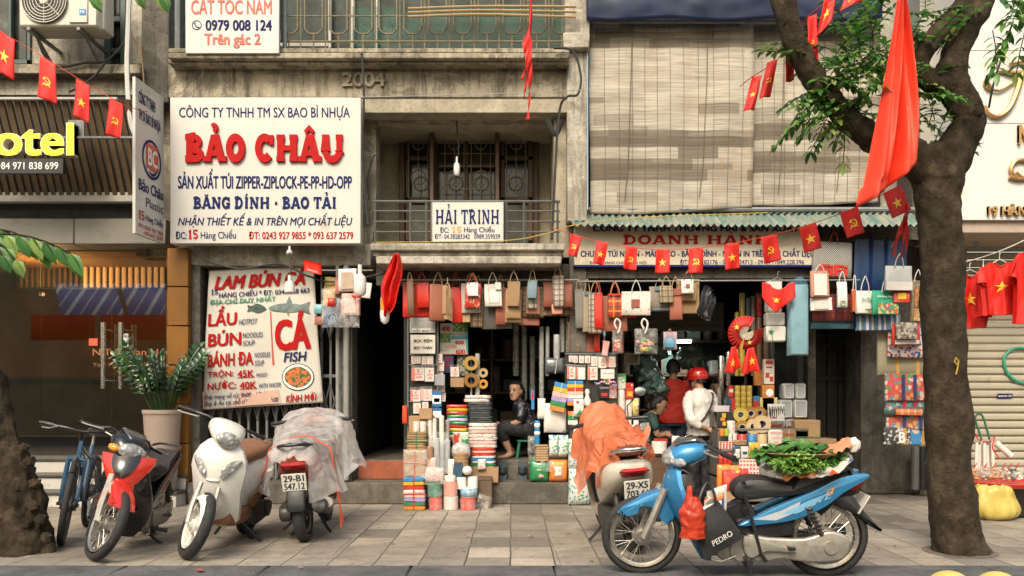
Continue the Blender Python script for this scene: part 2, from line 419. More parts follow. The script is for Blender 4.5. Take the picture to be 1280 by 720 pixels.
M={}
M['flagred']=mat('red flag cloth', (.66, .014, .007), .6, .14, 5, bump=.5, bs=9)
M['flagyellow']=mat('yellow flag emblem', (.95, .55, .05), .6, .06)
M['string']=mat('thin red string', (.5, .06, .03), .8)
M['signwhite']=mat('white sign board', (.56, .54, .49), .35, .05, 1.5, dirt=((.42, .36, .27), 1.7, .6))
M['navy']=mat('navy sign ink', (.008, .016, .095), .6, .05, spec=.15)
M['redink']=mat('red sign ink', (.40, .006, .005), .6, .08, spec=.15)
M['redfaded']=mat('faded red ink', (.56, .09, .05), .5, .1)
M['orangeink']=mat('faded orange ink', (.85, .36, .16), .5, .1)
M['blackink']=mat('black ink', (.02, .02, .022), .5)
M['whiteink']=mat('white ink', (.8, .78, .74), .5, .04)
M['greenink']=mat('green ink', (.02, .2, .12), .5)
# ---------------------------------------------------------------- setting: ground
def ground_mat(name, tilex, tiley, cols, mortar, damp):
 g=G(name); vec=g.map(1)
 nn=g.n('TexNoise'); nn.inputs['Scale'].default_value=2.2; g.l(vec, nn.inputs['Vector'])
 off=g.n('VectorMath', operation='MULTIPLY_ADD'); g.l(nn.outputs['Color'], off.inputs[0]); off.inputs[1].default_value=(.025, .025, 0); g.l(vec, off.inputs[2])
 b=g.n('TexBrick'); b.inputs['Scale'].default_value=1; b.inputs['Brick Width'].default_value=tilex; b.inputs['Row Height'].default_value=tiley
 b.inputs['Mortar Size'].default_value=.007; b.inputs['Mortar Smooth'].default_value=.3; b.offset=.0; b.inputs['Bias'].default_value=-.1
 b.inputs['Color1'].default_value=(*cols[0], 1); b.inputs['Color2'].default_value=(*cols[1], 1); b.inputs['Mortar'].default_value=(*mortar, 1)
 g.l(off.outputs[0], b.inputs['Vector'])
 # a colour of its own for each slab
 br=g.n('TexBrick'); br.inputs['Scale'].default_value=1; br.inputs['Brick Width'].default_value=tilex; br.inputs['Row Height'].default_value=tiley; br.offset=.0
 br.inputs['Color1'].default_value=(0, 0, 0, 1); br.inputs['Color2'].default_value=(1, 1, 1, 1); br.inputs['Mortar Size'].default_value=0; g.l(off.outputs[0], br.inputs['Vector'])
 c=g.mix(.75, b.outputs[0], g.ramp(br.outputs[0], [(0, sc(cols[2], .8)), (.3, cols[0]), (.55, cols[1]), (.8, cols[3]), (1, sc(cols[1], 1.2))], False), 'MIX')
 c=g.mix(b.outputs['Fac'], c, mortar)
 grime=g.ramp(g.noise(.9, 9, .72, None, .6), [(.40, 0), (.62, .85)]); c=g.mix(grime, c, damp); cr=g.n('TexVoronoi'); cr.feature='DISTANCE_TO_EDGE'; cr.inputs['Scale'].default_value=1.1; g.l(off.outputs[0], cr.inputs['Vector']); c=g.mix(g.math('MULTIPLY', g.math('LESS_THAN', cr.outputs[0], .004), .6), c, mortar)
 blot=g.ramp(g.noise(9, 6, .7), [(.55, 0), (.66, .6)]); c=g.mix(blot, c, sc(damp, .6)); spot=g.ramp(g.noise(38, 3, .6), [(.68, 0), (.72, .6)]); c=g.mix(spot, c, sc(damp, .45))
 c=g.mix(.35, c, g.ramp(g.noise(45, 4, .8), [(.3, .35), (.7, 1.0)]), 'MULTIPLY')
 h=g.math('SUBTRACT', g.math('MULTIPLY', g.noise(30, 6, .7), .35), b.outputs['Fac']); g.bump(h, .6, .006)
 rr=g.ramp(g.noise(1.4, 5), [(.35, .5), (.65, .9)]); return g.out(c, rr, 0, 0, .3)
M['pave']=ground_mat('worn stone slabs', .33, .46, [(.345, .30, .24), (.43, .38, .305), (.165, .152, .132), (.42, .345, .265)], (.085, .075, .062), (.19, .165, .13))
M['granite']=concrete('dark granite kerb', (.14, .14, .135), (.06, .062, .064), .2, .4, (.03, .03, .03), 50)
M['asphalt']=mat('asphalt', (.05, .05, .05), .9, .3, 40, bump=.5, bs=150)
M['stepstone']=concrete('dirty step concrete', (.17, .15, .12), (.08, .072, .06), .4, .6)
M['conc']=concrete('weathered concrete', (.43, .375, .28), (.16, .14, .105), .95, .75, (.03, .026, .02))
M['conclight']=concrete('pale stained plaster', (.56, .51, .42), (.27, .235, .18), .8, .6, (.08, .07, .055))
M['concdark']=concrete('dark stained concrete', (.16, .145, .12), (.07, .062, .052), .7, .6, (.02, .018, .016))  # dark base tone with near-black streaks and darker patches
M['cream']=concrete('cream plaster', (.47, .415, .31), (.40, .35, .26), .35, .2, (.15, .12, .09))
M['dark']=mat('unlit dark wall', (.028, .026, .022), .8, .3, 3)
M['darkwood']=mat('dark brown wood', (.085, .043, .02), .5, .3, 12)
M['steel']=mat('grey painted steel', (.20, .205, .2), .5, .2, 20, .3, dirt=((.14, .07, .03), 9, .62))
M['chrome']=mat('brushed steel', (.62, .61, .58), .25, .1, 20, 1.0)
M['pipe']=mat('white plastic pipe', (.55, .53, .48), .45, .1)
M['black']=mat('black plastic', (.02, .02, .021), .42, .2, 30)
M['rubber']=mat('tyre rubber', (.022, .021, .02), .75, .25, 30, bump=.3, bs=120, dirt=((.09, .078, .06), 6, .6))
M['glassdark']=None
def struct(mb, name, m, **k): o=mb.build(name, m, **k); o['kind']='structure'; return o

def pavement():
 mb=MB(); mb.sheet(lambda u, v: V(-14+28*u, 6.13+9*v, .0), 60, 24); struct(mb, 'pavement', M['pave'])
 mb=MB()
 for i in range(-14, 14):
  mb.b2(i*1.02+.002+.3, i*1.02+1.016+.3, 5.74+RU(-.004, .004), 6.127, -.3, .004+RU(-.003, .003), .012)
 struct(mb, 'kerb', M['granite'])
 mb=MB(); mb.sheet(lambda u, v: V(-60+120*u, -30+35.76*v, -.125), 20, 10); struct(mb, 'road', M['asphalt'])
 mb=MB()
 for a, (x0, x1) in enumerate(((-3.15, -2.45), (-1.75, -1.25), (-4.1, -3.5))):
  mb.sheet(lambda u, v: V(x0+(x1-x0)*u, 5.55+.19*v, -.12), 4, 1)
 struct(mb, 'road_marking', mat('worn orange road paint', (.5, .17, .07), .8, .3, 9, dirt=((.08, .07, .06), 12, .5)))
pavement()

# ---------------------------------------------------------------- shop house with the big sign (grey building)
YF=9.6
def bx(mb, px0, py0, px1, py1, Y, d, b=.006):
 """box whose front face fills a pixel rectangle at depth Y, d deep"""
 x0, z1=pxz(px0, py0, Y); x1, z0=pxz(px1, py1, Y); mb.b2(x0, x1, Y, Y+d, z0, z1, b); return mb
def bxr(mb, px0, py0, px1, py1, Y, d, b=.006): return bx(mb, px0, py0, px1, py1, Y, d, b)

sh=thing('shop_house', 'weathered grey concrete shop house with the year 2004 over a recessed balcony', 'building', (-1.6, 9.6, 0))
def part(name, m, root, fn, **k):
 mb=MB(); fn(mb); return mb.bw(name, m, root, **k)
part('step', M['stepstone'], sh, lambda b: (b.b2(-3.66, .9, 9.6, 10.02, 0, .243, .012), b.b2(-1.85, .9, 10.02, 14.5, 0, .47, .012), b.b2(-3.66, -1.85, 10.02, 10.7, 0, .47, .012)))
part('alley_step', mat('red clay tile', (.3, .085, .04), .5, .3, 6, dirt=((.08, .05, .03), 5, .55)), sh, lambda b: b.b2(-1.80, -1.24, 9.99, 10.015, .25, .462, .002))
# cornice with the year
def cornice(b):
 for (a, c, y) in ((60, 66, 9.42), (66, 73, 9.36), (73, 80, 9.44), (80, 122, 9.6)):
  bx(b, 210, a, 712, c, y, 11.2-y, .01)
part('cornice', M['conc'], sh, cornice)
mp=flat_map(210, 80, 705, 122, 9.6)
write('2004', rect_uv((428, 91, 482, 109), (210, 80, 705, 122)), mp, M['conc'], sh, bold=.03, raised=.035, w0=-.005)
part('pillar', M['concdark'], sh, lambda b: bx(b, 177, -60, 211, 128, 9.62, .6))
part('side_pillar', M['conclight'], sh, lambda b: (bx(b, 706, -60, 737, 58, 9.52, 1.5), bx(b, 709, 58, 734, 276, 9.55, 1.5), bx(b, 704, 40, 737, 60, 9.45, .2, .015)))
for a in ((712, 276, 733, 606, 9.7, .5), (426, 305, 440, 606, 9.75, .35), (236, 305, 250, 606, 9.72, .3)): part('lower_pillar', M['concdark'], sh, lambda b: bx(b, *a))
# loggia
def loggia(b):
 zt=pxz(0, 122, 9.6)[1]; zb=pxz(0, 318, 9.6)[1]; x0=-1.86; x1=.66
 b.b2(x0-.2, x1+.1, 10.85, 11.05, zb, zt)
 b.b2(x0-.25, x0-.02, 9.7, 10.85, zb, zt); b.b2(x1-.18, x1+.02, 9.8, 10.85, zb, zt)
part('loggia_wall', M['cream'], sh, loggia)
part('soffit', M['cream'], sh, lambda b: b.b2(-1.9, .65, 9.62, 10.84, pxz(0, 122, 9.6)[1]-.16, pxz(0, 122, 9.6)[1]-.002))
part('beam', M['conc'], sh, lambda b: (b.b2(-1.9, .6, 9.9, 10.05, pxz(0, 140, 9.6)[1], pxz(0, 126, 9.6)[1]),))
part('balcony_slab', M['conclight'], sh, lambda b: (bx(b, 463, 304, 706, 313, 9.3, 1.6, .012), bx(b, 466, 313, 704, 320, 9.36, 1.5, .01), bx(b, 470, 320, 702, 330, 9.32, 1.5, .012), bx(b, 236, 305, 463, 332, 9.72, 1.2, .01)))
part('shop_lintel', M['concdark'], sh, lambda b: bx(b, 470, 330, 735, 357, 9.85, .2))
# wood window wall of the loggia
wp=MB()
for a in ((499, 155, 506, 306), (666, 155, 673, 306), (499, 152, 673, 160), (541, 152, 547, 306), (619, 152, 625, 306)): bx(wp, *a, 10.75, .1, .006)
fr=wp.bw('window', M['darkwood'], sh)
def panes(b):
 for a in ((507, 160, 540, 306), (548, 160, 618, 306), (626, 160, 665, 306)): bx(b, *a, 10.82, .02, 0)
gg=G('old dim window glass'); gg.b.inputs['Coat Weight'].default_value=.3
M['pane']=gg.out(gg.ramp(gg.noise(3.5, 5), [(.35, (.012, .014, .013)), (.6, (.05, .055, .045)), (.75, (.14, .14, .11))]), .12)
part('pane', M['pane'], fr, panes)
def leaves(b):
 for a in ((507, 160, 512, 300), (535, 160, 541, 300), (507, 160, 541, 166), (507, 195, 541, 200), (507, 246, 541, 251), (626, 160, 631, 300), (660, 160, 666, 300), (626, 160, 666, 166), (626, 195, 666, 200), (626, 246, 666, 251), (581, 160, 585, 306), (548, 205, 619, 209)):
  bx(b, *a, 10.70, .06, .004)
 bx(b, 537, 146, 542, 300, 10.35, .35, .006); bx(b, 619, 146, 624, 300, 10.35, .35, .006)
part('casement', M['darkwood'], fr, leaves)
def grille(b):
 for cx in (523, 568, 601, 645):
  for (py, r) in ((180, 7), (222, 9)):
   b.torus(P(cx, py, 10.66), r/FPX*10.66, .008, YX, 20, 6)
  for dx in (-12, 0, 12): b.tube([P(cx+dx, 165, 10.66), P(cx+dx, 248, 10.66)], .006, 5)
 for py in (166, 192, 208, 236): b.tube([P(550, py, 10.66), P(618, py, 10.66)], .006, 5)
part('window_grille', mat('rusted pale iron', (.28, .23, .15), .7, .3, 30), fr, grille)
# railing
rl=MB(); y=9.42
for py in (252, 264, 277, 290): rl.tube([P(466, py, y), P(700, py, y)], .016 if py == 252 else .011, 6)
for px in (469, 513, 533, 633, 655, 697): rl.tube([P(px, 252, y), P(px, 306, y)], .014, 6)
rl.bw('balcony_railing', mat('grey green iron railing', (.085, .085, .07), .6, .2), sh)
# upper storey behind the top rail
part('upper_wall', mat('dim green shutters', (.032, .042, .034), .7, .4, 4), sh, lambda b: bx(b, 345, -80, 712, 62, 10.2, .1))
part('upper_window', mat('pale window frame', (.45, .43, .38), .6), sh, lambda b: [bx(b, *a, 10.1, .05) for a in ((410, -40, 414, 60), (346, -40, 350, 60), (350, 52, 410, 58), (438, -40, 442, 60), (468, -40, 472, 60))])
def toprail(b):
 y=9.55
 for x in range(350, 700, 31):
  a, c=P(x, 0, y), P(x+22, 0, y); z0, z1=pxz(0, 42, y)[1], pxz(0, -8, y)[1]; q=.05
  b.tube([V(a.x+q, y, z0), V(a.x, y, z0+q), V(a.x, y, z1-q), V(a.x+q, y, z1), V(c.x-q, y, z1), V(c.x, y, z1-q), V(c.x, y, z0+q), V(c.x-q, y, z0), V(a.x+q, y, z0)], .011, 5)
  b.tube([P(x+11, 42, y), P(x+11, 62, y)], .009, 5); b.tube([P(x+26, -10, y), P(x+26, 62, y)], .009, 5)
 b.tube([P(348, 52, y), P(704, 52, y)], .012, 6); b.tube([P(348, 20, y), P(704, 20, y)], .008, 6); b.tube([P(348, -4, y), P(704, -4, y)], .012, 6)
part('upper_railing', mat('ochre iron railing', (.17, .14, .085), .7, .3, 20), sh, toprail)
part('rail_net', film('green shade net', (.05, .16, .11), .42, .9, .2, 40), sh, lambda b: b.sheet(lambda u, v: P(440+264*u, 8+50*v, 9.62), 20, 4))
# folding gate behind the banner
fg=MB()
for i in range(16):
 x=252+i*11.4; a=P(x, 345, 9.95); c=P(x, 600, 9.95); fg.b2(a.x, a.x+.028, 9.95, 9.985, c.z, a.z, .004)
for i in range(15):
 for py in (380, 480, 560):
  x=253+i*11.4; w=.009
  a0, a1=P(x, py, 9.94), P(x+11.4, py+44, 9.94); fg.tube([a0, a1], w, 4); fg.tube([P(x+11.4, py, 9.93), P(x, py+44, 9.93)], w, 4)
for py in (340, 470, 602): fg.b2(P(250, 0, 9.95).x, P(428, 0, 9.95).x, 9.96, 9.99, P(0, py, 9.95).z-.02, P(0, py, 9.95).z+.02, .004)
fg.bw('folding_gate', M['steel'], sh)
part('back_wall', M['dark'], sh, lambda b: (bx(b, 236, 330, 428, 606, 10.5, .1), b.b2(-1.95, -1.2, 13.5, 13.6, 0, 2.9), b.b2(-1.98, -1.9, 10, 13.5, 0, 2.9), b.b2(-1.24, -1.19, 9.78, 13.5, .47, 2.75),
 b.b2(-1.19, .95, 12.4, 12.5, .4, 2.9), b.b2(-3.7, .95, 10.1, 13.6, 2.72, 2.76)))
part('drain_pipe', mat('grey pipe', (.25, .245, .23), .5), sh, lambda b: (b.tube([P(433, 332, 9.7), P(433, 600, 9.7)], .035, 10), b.tube([P(422, 332, 9.72), P(422, 600, 9.72)], .022, 8)))
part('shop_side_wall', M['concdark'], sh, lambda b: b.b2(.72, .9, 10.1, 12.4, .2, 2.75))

# ---------------------------------------------------------------- hotel front
ho=thing('hotel_building', 'hotel front with dark slatted fascia, glass doors and three pale steps', 'building', (-6, 9.6, 0))
M['stepwhite']=mat('pale step tile', (.5, .47, .41), .5, .15, 3, dirt=((.16, .14, .11), 3, .55))
M['steptread']=mat('dark step tread', (.05, .048, .045), .4, .2)
part('entrance_step', M['stepwhite'], ho, lambda b: [b.b2(-9.5, -3.68, 9.34+.27*i, 10.3, .165*i+.001, .165*i+.135, .004) for i in range(3)])
part('step_tread', M['steptread'], ho, lambda b: [b.b2(-9.5, -3.66, 9.32+.27*i, 9.32+.27*(i+1)+.03 if i<2 else 15, .165*i+.137, .165*i+.166, .004) for i in range(3)])
part('yellow_pilaster', mat('ochre glazed tile', (.22, .095, .015), .35, .2, 2, coat=.2), ho, lambda b: [bx(b, 209, 310+49*i, 235, 357.5+49*i, 9.62, .4, .004) for i in range(6)])
part('beam', mat('grey painted beam', (.22, .205, .17), .6, .15, 2, dirt=((.1, .09, .07), 2, .55)), ho, lambda b: (bx(b, -300, 273, 92, 305, 9.62, .4, .01), bx(b, 92.6, 273, 207, 305, 9.62, .4, .01)))
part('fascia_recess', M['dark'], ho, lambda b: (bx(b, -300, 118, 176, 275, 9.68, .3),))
M['slat']=mat('brown metal slat', (.10, .063, .03), .45, .25, 6)
def slats(b):
 for i in range(48):
  x0=-300+i*9.9
  a=P(x0, 124, 9.2); c=P(x0+9, 236, 9.2); b.add([a+V(0, 0, 0), a+V(.05, 0, 0), c+V(.05, .3, 0), c+V(0, .3, 0), a+V(0, .04, 0), a+V(.05, .04, 0), c+V(.05, .34, 0), c+V(0, .34, 0)],
   [(0, 1, 2, 3), (4, 5, 6, 7), (0, 4, 7, 3), (1, 5, 6, 2), (0, 1, 5, 4), (3, 2, 6, 7)])
part('fascia_slat', M['slat'], ho, slats)
part('fascia_rail', mat('dull white rail', (.4, .38, .33), .5), ho, lambda b: (bx(b, -300, 121, 146, 124.5, 9.15, .05), bx(b, -300, 240, 176, 252, 9.5, .1)))
part('upper_ledge', M['conc'], ho, lambda b: (bx(b, -300, 80, 176, 92, 9.5, .6, .01),))
part('upper_wall', M['conclight'], ho, lambda b: (bx(b, -300, 92, 178, 119, 9.66, .5), bx(b, 38, -80, 131, 80, 9.75, .4), bx(b, 157, -80, 178, 80, 9.75, .4)))
part('upper_window', mat('green window frame', (.055, .085, .075), .5), ho, lambda b: ([bx(b, *a, 9.72, .06) for a in ((-300, 74, 38, 80), (33, -80, 38, 80), (131, -80, 138, 80), (150, -80, 157, 80), (138, 20, 150, 27), (138, 60, 150, 66), (10, -80, 14, 76))],))
part('window_pane', M['pane'], ho, lambda b: (bx(b, -300, -80, 33, 76, 9.8, .05), bx(b, 138, -80, 150, 80, 9.8, .05)))
# interior of the lobby
part('lobby_wall', mat('dim brown lobby wall', (.30, .18, .08), .6, .3, 2), ho, lambda b: (b.b2(-12, -3.9, 13.9, 14, .4, 3.6), b.b2(-3.9, -3.8, 10.3, 14, .4, 3.6), b.b2(-12, -3.8, 10.2, 14, 2.95, 3.0)))
part('lobby_counter', mat('dark lobby counter', (.035, .022, .014), .4), ho, lambda b: (b.b2(-8.2, -5.0, 12.3, 12.9, .5, 1.45), b.b2(-8.3, -4.9, 12.2, 13, 1.45, 1.5)))
part('lobby_panel', mat('dark green slat board', (.03, .045, .03), .5), ho, lambda b: bx(b, 20, 328, 206, 362, 11.5, .05))
part('lit_slat', emis('warm lit slat', (1, .62, .25), .5), ho, lambda b: [bx(b, x, 333, x+4, 359, 11.45, .04) for x in range(104, 206, 8)])
part('dim_slat', mat('dull brown slat', (.16, .10, .05), .5), ho, lambda b: [bx(b, x, 333, x+3, 359, 11.45, .04) for x in range(24, 100, 7)])
part('lobby_lamp', emis('warm ceiling lamp', (1, .6, .25), 7), ho, lambda b: [b.ell(P(px, 322, 12), (.05, .05, .04), 10, 6) for px in (108, 150, 185)])
# glass doors
gg=G('tinted entrance glass'); tp=gg.n('BsdfTransparent'); tp.inputs[0].default_value=(.62, .58, .5, 1); gl=gg.n('BsdfGlossy'); gl.inputs['Roughness'].default_value=.015; gl.inputs[0].default_value=(.9, .88, .82, 1); mx=gg.n('MixShader'); mx.inputs[0].default_value=.26; gg.l(tp.outputs[0], mx.inputs[1]); gg.l(gl.outputs[0], mx.inputs[2]); gg.l(mx.outputs[0], gg.t.nodes['Material Output'].inputs[0]); M['doorglass']=gg.m
ld=bpy.data.lights.new('lobby_lamp', 'POINT'); ld.energy=80; ld.color=(1, .62, .3); ld.shadow_soft_size=.02; lo=bpy.data.objects.new('lobby_lamp', ld); COL.objects.link(lo); lo.location=(-5.9, 10.7, 2.5)
gd=MB()
for (a, c) in ((-300, 50), (50.6, 139), (139.6, 207)): bx(gd, a, 303, c, 572, 10.12, .012, 0)
gdo=gd.bw('glass_door', M['doorglass'], ho)
for px in (129, 151):
 mb=MB(); mb.tube([P(px, 403, 9.95), P(px, 486, 9.95)], .028, 10)
 for py in (412, 476): mb.tube([P(px, py, 9.95), P(px, py, 10.12)], .012, 6)
 mb.bw('door_handle', M['chrome'], gdo)
mb=MB(); bx(mb, 152, 417, 160.5, 434, 10.1, .004, 0); mb.bw('door_notice', M['whiteink'], gdo)
for a, b_, c in (((153.5, 419, 159, 421.5), 'KÉO', 'navy'), ((153.5, 425, 156, 428), 'o', 'redink'), ((157, 425, 159, 428), 'o', 'orangeink')):
 write(b_, rect_uv(a, (152, 417, 160.5, 434)), flat_map(152, 417, 160.5, 434, 10.1), M[c], gdo, 'notice_text')
mb=MB(); bx(mb, 111, 423, 122, 432, 10.1, .004, 0); mb.bw('door_sticker', M['redfaded'], gdo)
write('N.T Elysian Hotel', (0, 0, 1, 1), flat_map(116, 436, 222, 447, 10.11), mat('dull orange ink', (.3, .11, .035), .5), gdo, 'glass_text', bold=.02)
write('Your Home Away From Home', (0, 0, 1, 1), flat_map(116, 453, 222, 460, 10.11), mat('dull brown ink', (.2, .09, .04), .5), gdo, 'glass_text')

# ---------------------------------------------------------------- bag shop with the tin awning
bs=thing('bag_shop', 'open bag shop under a green tin awning and hanging bamboo blinds', 'building', (2.3, 9.9, 0))
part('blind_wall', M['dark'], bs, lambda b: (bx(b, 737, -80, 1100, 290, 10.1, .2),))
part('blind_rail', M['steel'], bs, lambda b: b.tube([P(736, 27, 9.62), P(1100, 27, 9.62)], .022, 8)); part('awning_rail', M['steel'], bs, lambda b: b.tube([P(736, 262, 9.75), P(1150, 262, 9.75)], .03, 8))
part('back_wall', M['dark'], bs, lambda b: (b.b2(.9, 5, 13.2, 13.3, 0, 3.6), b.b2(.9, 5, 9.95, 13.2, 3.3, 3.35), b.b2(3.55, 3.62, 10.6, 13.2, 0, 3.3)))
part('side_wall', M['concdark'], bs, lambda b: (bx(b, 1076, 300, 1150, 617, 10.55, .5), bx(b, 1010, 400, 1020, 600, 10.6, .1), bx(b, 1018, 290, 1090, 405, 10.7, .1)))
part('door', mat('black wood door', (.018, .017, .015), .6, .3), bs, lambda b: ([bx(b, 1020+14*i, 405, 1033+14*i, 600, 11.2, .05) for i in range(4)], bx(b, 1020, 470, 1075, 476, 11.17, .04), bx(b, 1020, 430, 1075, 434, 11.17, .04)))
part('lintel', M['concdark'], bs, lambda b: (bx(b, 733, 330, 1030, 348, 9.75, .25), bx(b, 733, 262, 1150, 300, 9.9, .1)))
part('floor_tile', mat('dull shop floor', (.12, .1, .08), .5), bs, lambda b: b.b2(.92, 3.6, 10.7, 13.2, .002, .05))
def corr(b):
 def f(u, v):
  px=714+434*u; x=(px-640)/FPX*9.6; yy=9.92-.5*v; zt=pxz(0, 262, 9.92)[1]; zb=pxz(0, 282, 9.42)[1]
  return V(x, yy, zt+(zb-zt)*v+.016*sin(px*PI*2/8.6)+.012*nz((u*7, v, 0), 1))
 b.sheet(f, 434, 6)
gg=G('green painted corrugated tin'); c=gg.mix(gg.ramp(gg.noise(1, 6, .7, gg.map((9, 2, 2))), [(.4, 0), (.66, .8)]), (.10, .175, .15), (.33, .30, .23)); c=gg.mix(gg.ramp(gg.noise(5, 6), [(.55, 0), (.72, .7)]), c, (.10, .075, .05))
part('tin_awning', gg.out(c, .6), bs, corr, thick=.004)
# bamboo blinds
def blindmat():
 g=G('old bamboo blind'); x, y, z=g.xyz()
 row=g.math('FLOOR', g.math('MULTIPLY', z, 8.0)); col=g.math('FLOOR', g.math('ADD', g.math('MULTIPLY', x, 2.2), g.math('MULTIPLY', row, .37)))
 cb=g.n('CombineXYZ'); g.l(row, cb.inputs[0]); g.l(col, cb.inputs[1]); w=g.n('TexWhiteNoise'); g.l(cb.outputs[0], w.inputs[0])
 cb2=g.n('CombineXYZ'); g.l(g.math('FLOOR', g.math('MULTIPLY', z, 5.3)), cb2.inputs[0]); w2=g.n('TexWhiteNoise'); g.l(cb2.outputs[0], w2.inputs[0])
 v=g.math('ADD', g.math('MULTIPLY', w.outputs[0], .4), g.math('MULTIPLY', w2.outputs[0], .6))
 c=g.ramp(v, [(.2, (.17, .14, .105)), (.36, (.30, .255, .195)), (.42, (.47, .415, .335)), (.95, (.62, .56, .46))])
 st=g.noise(1, 7, .75, g.map((2.2, 1, 45))); c=g.mix(g.ramp(st, [(.42, 0), (.72, .65)]), c, (.16, .14, .11))
 fine=g.noise(1, 2, .5, g.map((1.2, 1, 170))); c=g.mix(.55, c, g.ramp(fine, [(.35, .35), (.6, 1.1)]), 'MULTIPLY')
 rust=g.ramp(g.noise(1, 6, .7, g.map((1.6, 1, .5))), [(.52, 0), (.72, .55)]); c=g.mix(rust, c, (.34, .20, .09))
 g.bump(fine, .6, .01); return g.out(c, .8, 0, 0, .2)
M['blind']=blindmat(); M['cord']=mat('dark cord', (.14, .115, .085), .8)
def blind(x0, y0, x1, y1, Y, lab, bulge):
 def f(u, v): 
  p=P(x0+(x1-x0)*u+2*sin(v*5)*(u-.5), y0+(y1-y0)*v+5*bulge*sin(u*3+1)*v, Y); p.y +=-.05*sin(PI*v)*bulge+.012*sin(u*19+v*3)+.01*nz((u*4, v*6, Y)); return p
 mb=MB(); mb.sheet(f, 40, 60); o=mb.bb('bamboo_blind', M['blind'], thick=.012); tag(o, lab, 'blind', 'bamboo blinds over the bag shop')
 mb=MB()
 for i in range(1, 12):
  pts=[f((i+.15*sin(i*7))/12, v/12)+V(0, -.011, 0) for v in range(13)]; mb.tube(pts, .0024, 4)
 mb.bw('cord', M['cord'], o)
 mb=MB()
 for u in (.26, .72): mb.tube([f(u, -.01)+V(0, -.03, 0), f(u-.01, .3)+V(0, -.03, 0), f(u-.03, .75)+V(0, -.025, 0), f(u-.05, .93)+V(0, -.03, 0)], .005, 5); mb.ell(f(u, .01)+V(0, -.02, 0), (.03, .02, .025), 8, 6)
 mb.bw('pull_cord', M['cord'], o)
blind(737, 26, 941, 263, 9.72, 'large faded bamboo blind beside the dirty white pillar', 1)
blind(938, 26, 1098, 255, 9.8, 'narrower bamboo blind partly behind the tree branches', .6)
mb=MB(); mb.sheet(lambda u, v: P(733+370*u, -60+85*v+2*sin(u*17), 9.5-.05*sin(v*3)+.02*nz((u*14, v*4, 0))), 60, 16)
tag(mb.bb('tarpaulin', mat('dark blue tarpaulin', (.008, .018, .055), .45, .25, 3), thick=.006), 'dark blue tarpaulin rolled above the bamboo blinds', 'tarpaulin')

# ---------------------------------------------------------------- white building at the end
wb=thing('white_building', 'white-fronted building with gold script letters and a closed roller shutter', 'building', (6, 9.6, 0))
M['whitepanel']=mat('white sign cladding', (.62, .61, .575), .4, .04, 1, dirt=((.5, .46, .38), 1.2, .6))
part('sign_panel', M['whitepanel'], wb, lambda b: [bx(b, 1197, a, 1420, c, 9.25, .5, .003) for a, c in ((-100, 63), (63.7, 154), (154.7, 275))])
part('panel_return', mat('grey side cladding', (.30, .285, .245), .5, .2, 2), wb, lambda b: bx(b, 1150, -100, 1196.4, 272, 9.75, .3))
part('soffit', mat('pinkish soffit', (.40, .31, .25), .6, .1), wb, lambda b: (bx(b, 1190, 275.5, 1420, 291, 9.3, .9),))
def shut(b):
 y=10.3
 for i in range(36):
  z1=pxz(0, 296+i*9.6, y)[1]; z0=pxz(0, 296+(i+1)*9.6-.8, y)[1]; x0, x1=P(1205, 0, y).x, P(1420, 0, y).x; zm=(z0+z1)/2; h=(z1-z0)/2
  b.loft([[V(x, y+dy, zm+h*dz) for dy, dz in ((0.02, 1), (-.012, .55), (-.014, 0), (-.008, -.6), (.02, -1), (.03, 0))] for x in (x0, x1)])
sho=part('roller_shutter', mat('beige roller shutter', (.40, .355, .27), .5, .08, 2, dirt=((.22, .18, .13), 3, .58)), wb, shut)
part('pilaster', M['conclight'], wb, lambda b: (bx(b, 1184, 292, 1209, 640, 10.2, .3), bx(b, 1150, 272, 1186, 640, 10.55, .2)))
def graf(b): b.tube([P(*p, 10.27) for p in spl([V(1290, 437, 0), V(1270, 435, 0), V(1256, 445, 0), V(1257, 462, 0), V(1268, 475, 0), V(1284, 480, 0)], 5) for p in [(p.x, p.y)]], .018, 6)
part('graffiti', mat('green spray paint', (.03, .27, .17), .6), sho, graf)
mb=MB(); bx(mb, 1247, 492, 1266, 497, 10.27, .004, 0); mb.bw('small_sticker', M['navy'], sho)
write('KHOAN CẮT', (.05, .2, .95, .8), flat_map(1247, 492, 1266, 497, 10.27), M['whiteink'], sho, 'sticker_text')
gold=mat('gold letter metal', (.50, .29, .11), .35, .12, 5, .6)
def script(b, k):
 y=9.22; q=lambda L, r: b.tube([P(p.x, p.y, y) for p in spl([V(a, c, 0) for a, c in L], 5)], r, 6)
 if k == 0: q([(1240, 112), (1233, 104), (1237, 94), (1252, 89), (1272, 92), (1300, 84)], [.02+.012*sin(i*.4) for i in range(26)])
 if k == 0: q([(1262, 80), (1278, 77), (1300, 74)], .016); q([(1277, 92), (1272, 112), (1262, 135), (1248, 146), (1236, 142), (1231, 132)], [.035-.0008*i for i in range(26)])
 if k == 0: q([(1240, 112), (1250, 113), (1262, 106), (1272, 98)], .014)
 if k: q([(1272, 224), (1264, 214), (1268, 203), (1279, 200), (1290, 206), (1288, 220), (1274, 224), (1262, 221)], .022); q([(1270, 216), (1278, 222), (1292, 225)], .02)
part('script_letter', gold, wb, lambda b: script(b, 0)); part('script_letter', gold, wb, lambda b: script(b, 1))
write('N', (0, 0, 1, 1), flat_map(1271, 157, 1284, 181, 9.25), gold, wb, 'gold_letter', bold=.04, raised=.04)
write('19 HÀNG CHIẾU', (0, 0, 1, 1), flat_map(1233, 252, 1339, 270, 9.25), gold, wb, 'gold_letters', bold=.03, raised=.04)
part('bracket', M['steel'], wb, lambda b: (b.tube([P(1205, 268, 9.5), P(1222, 310, 9.9)], .02, 6),))
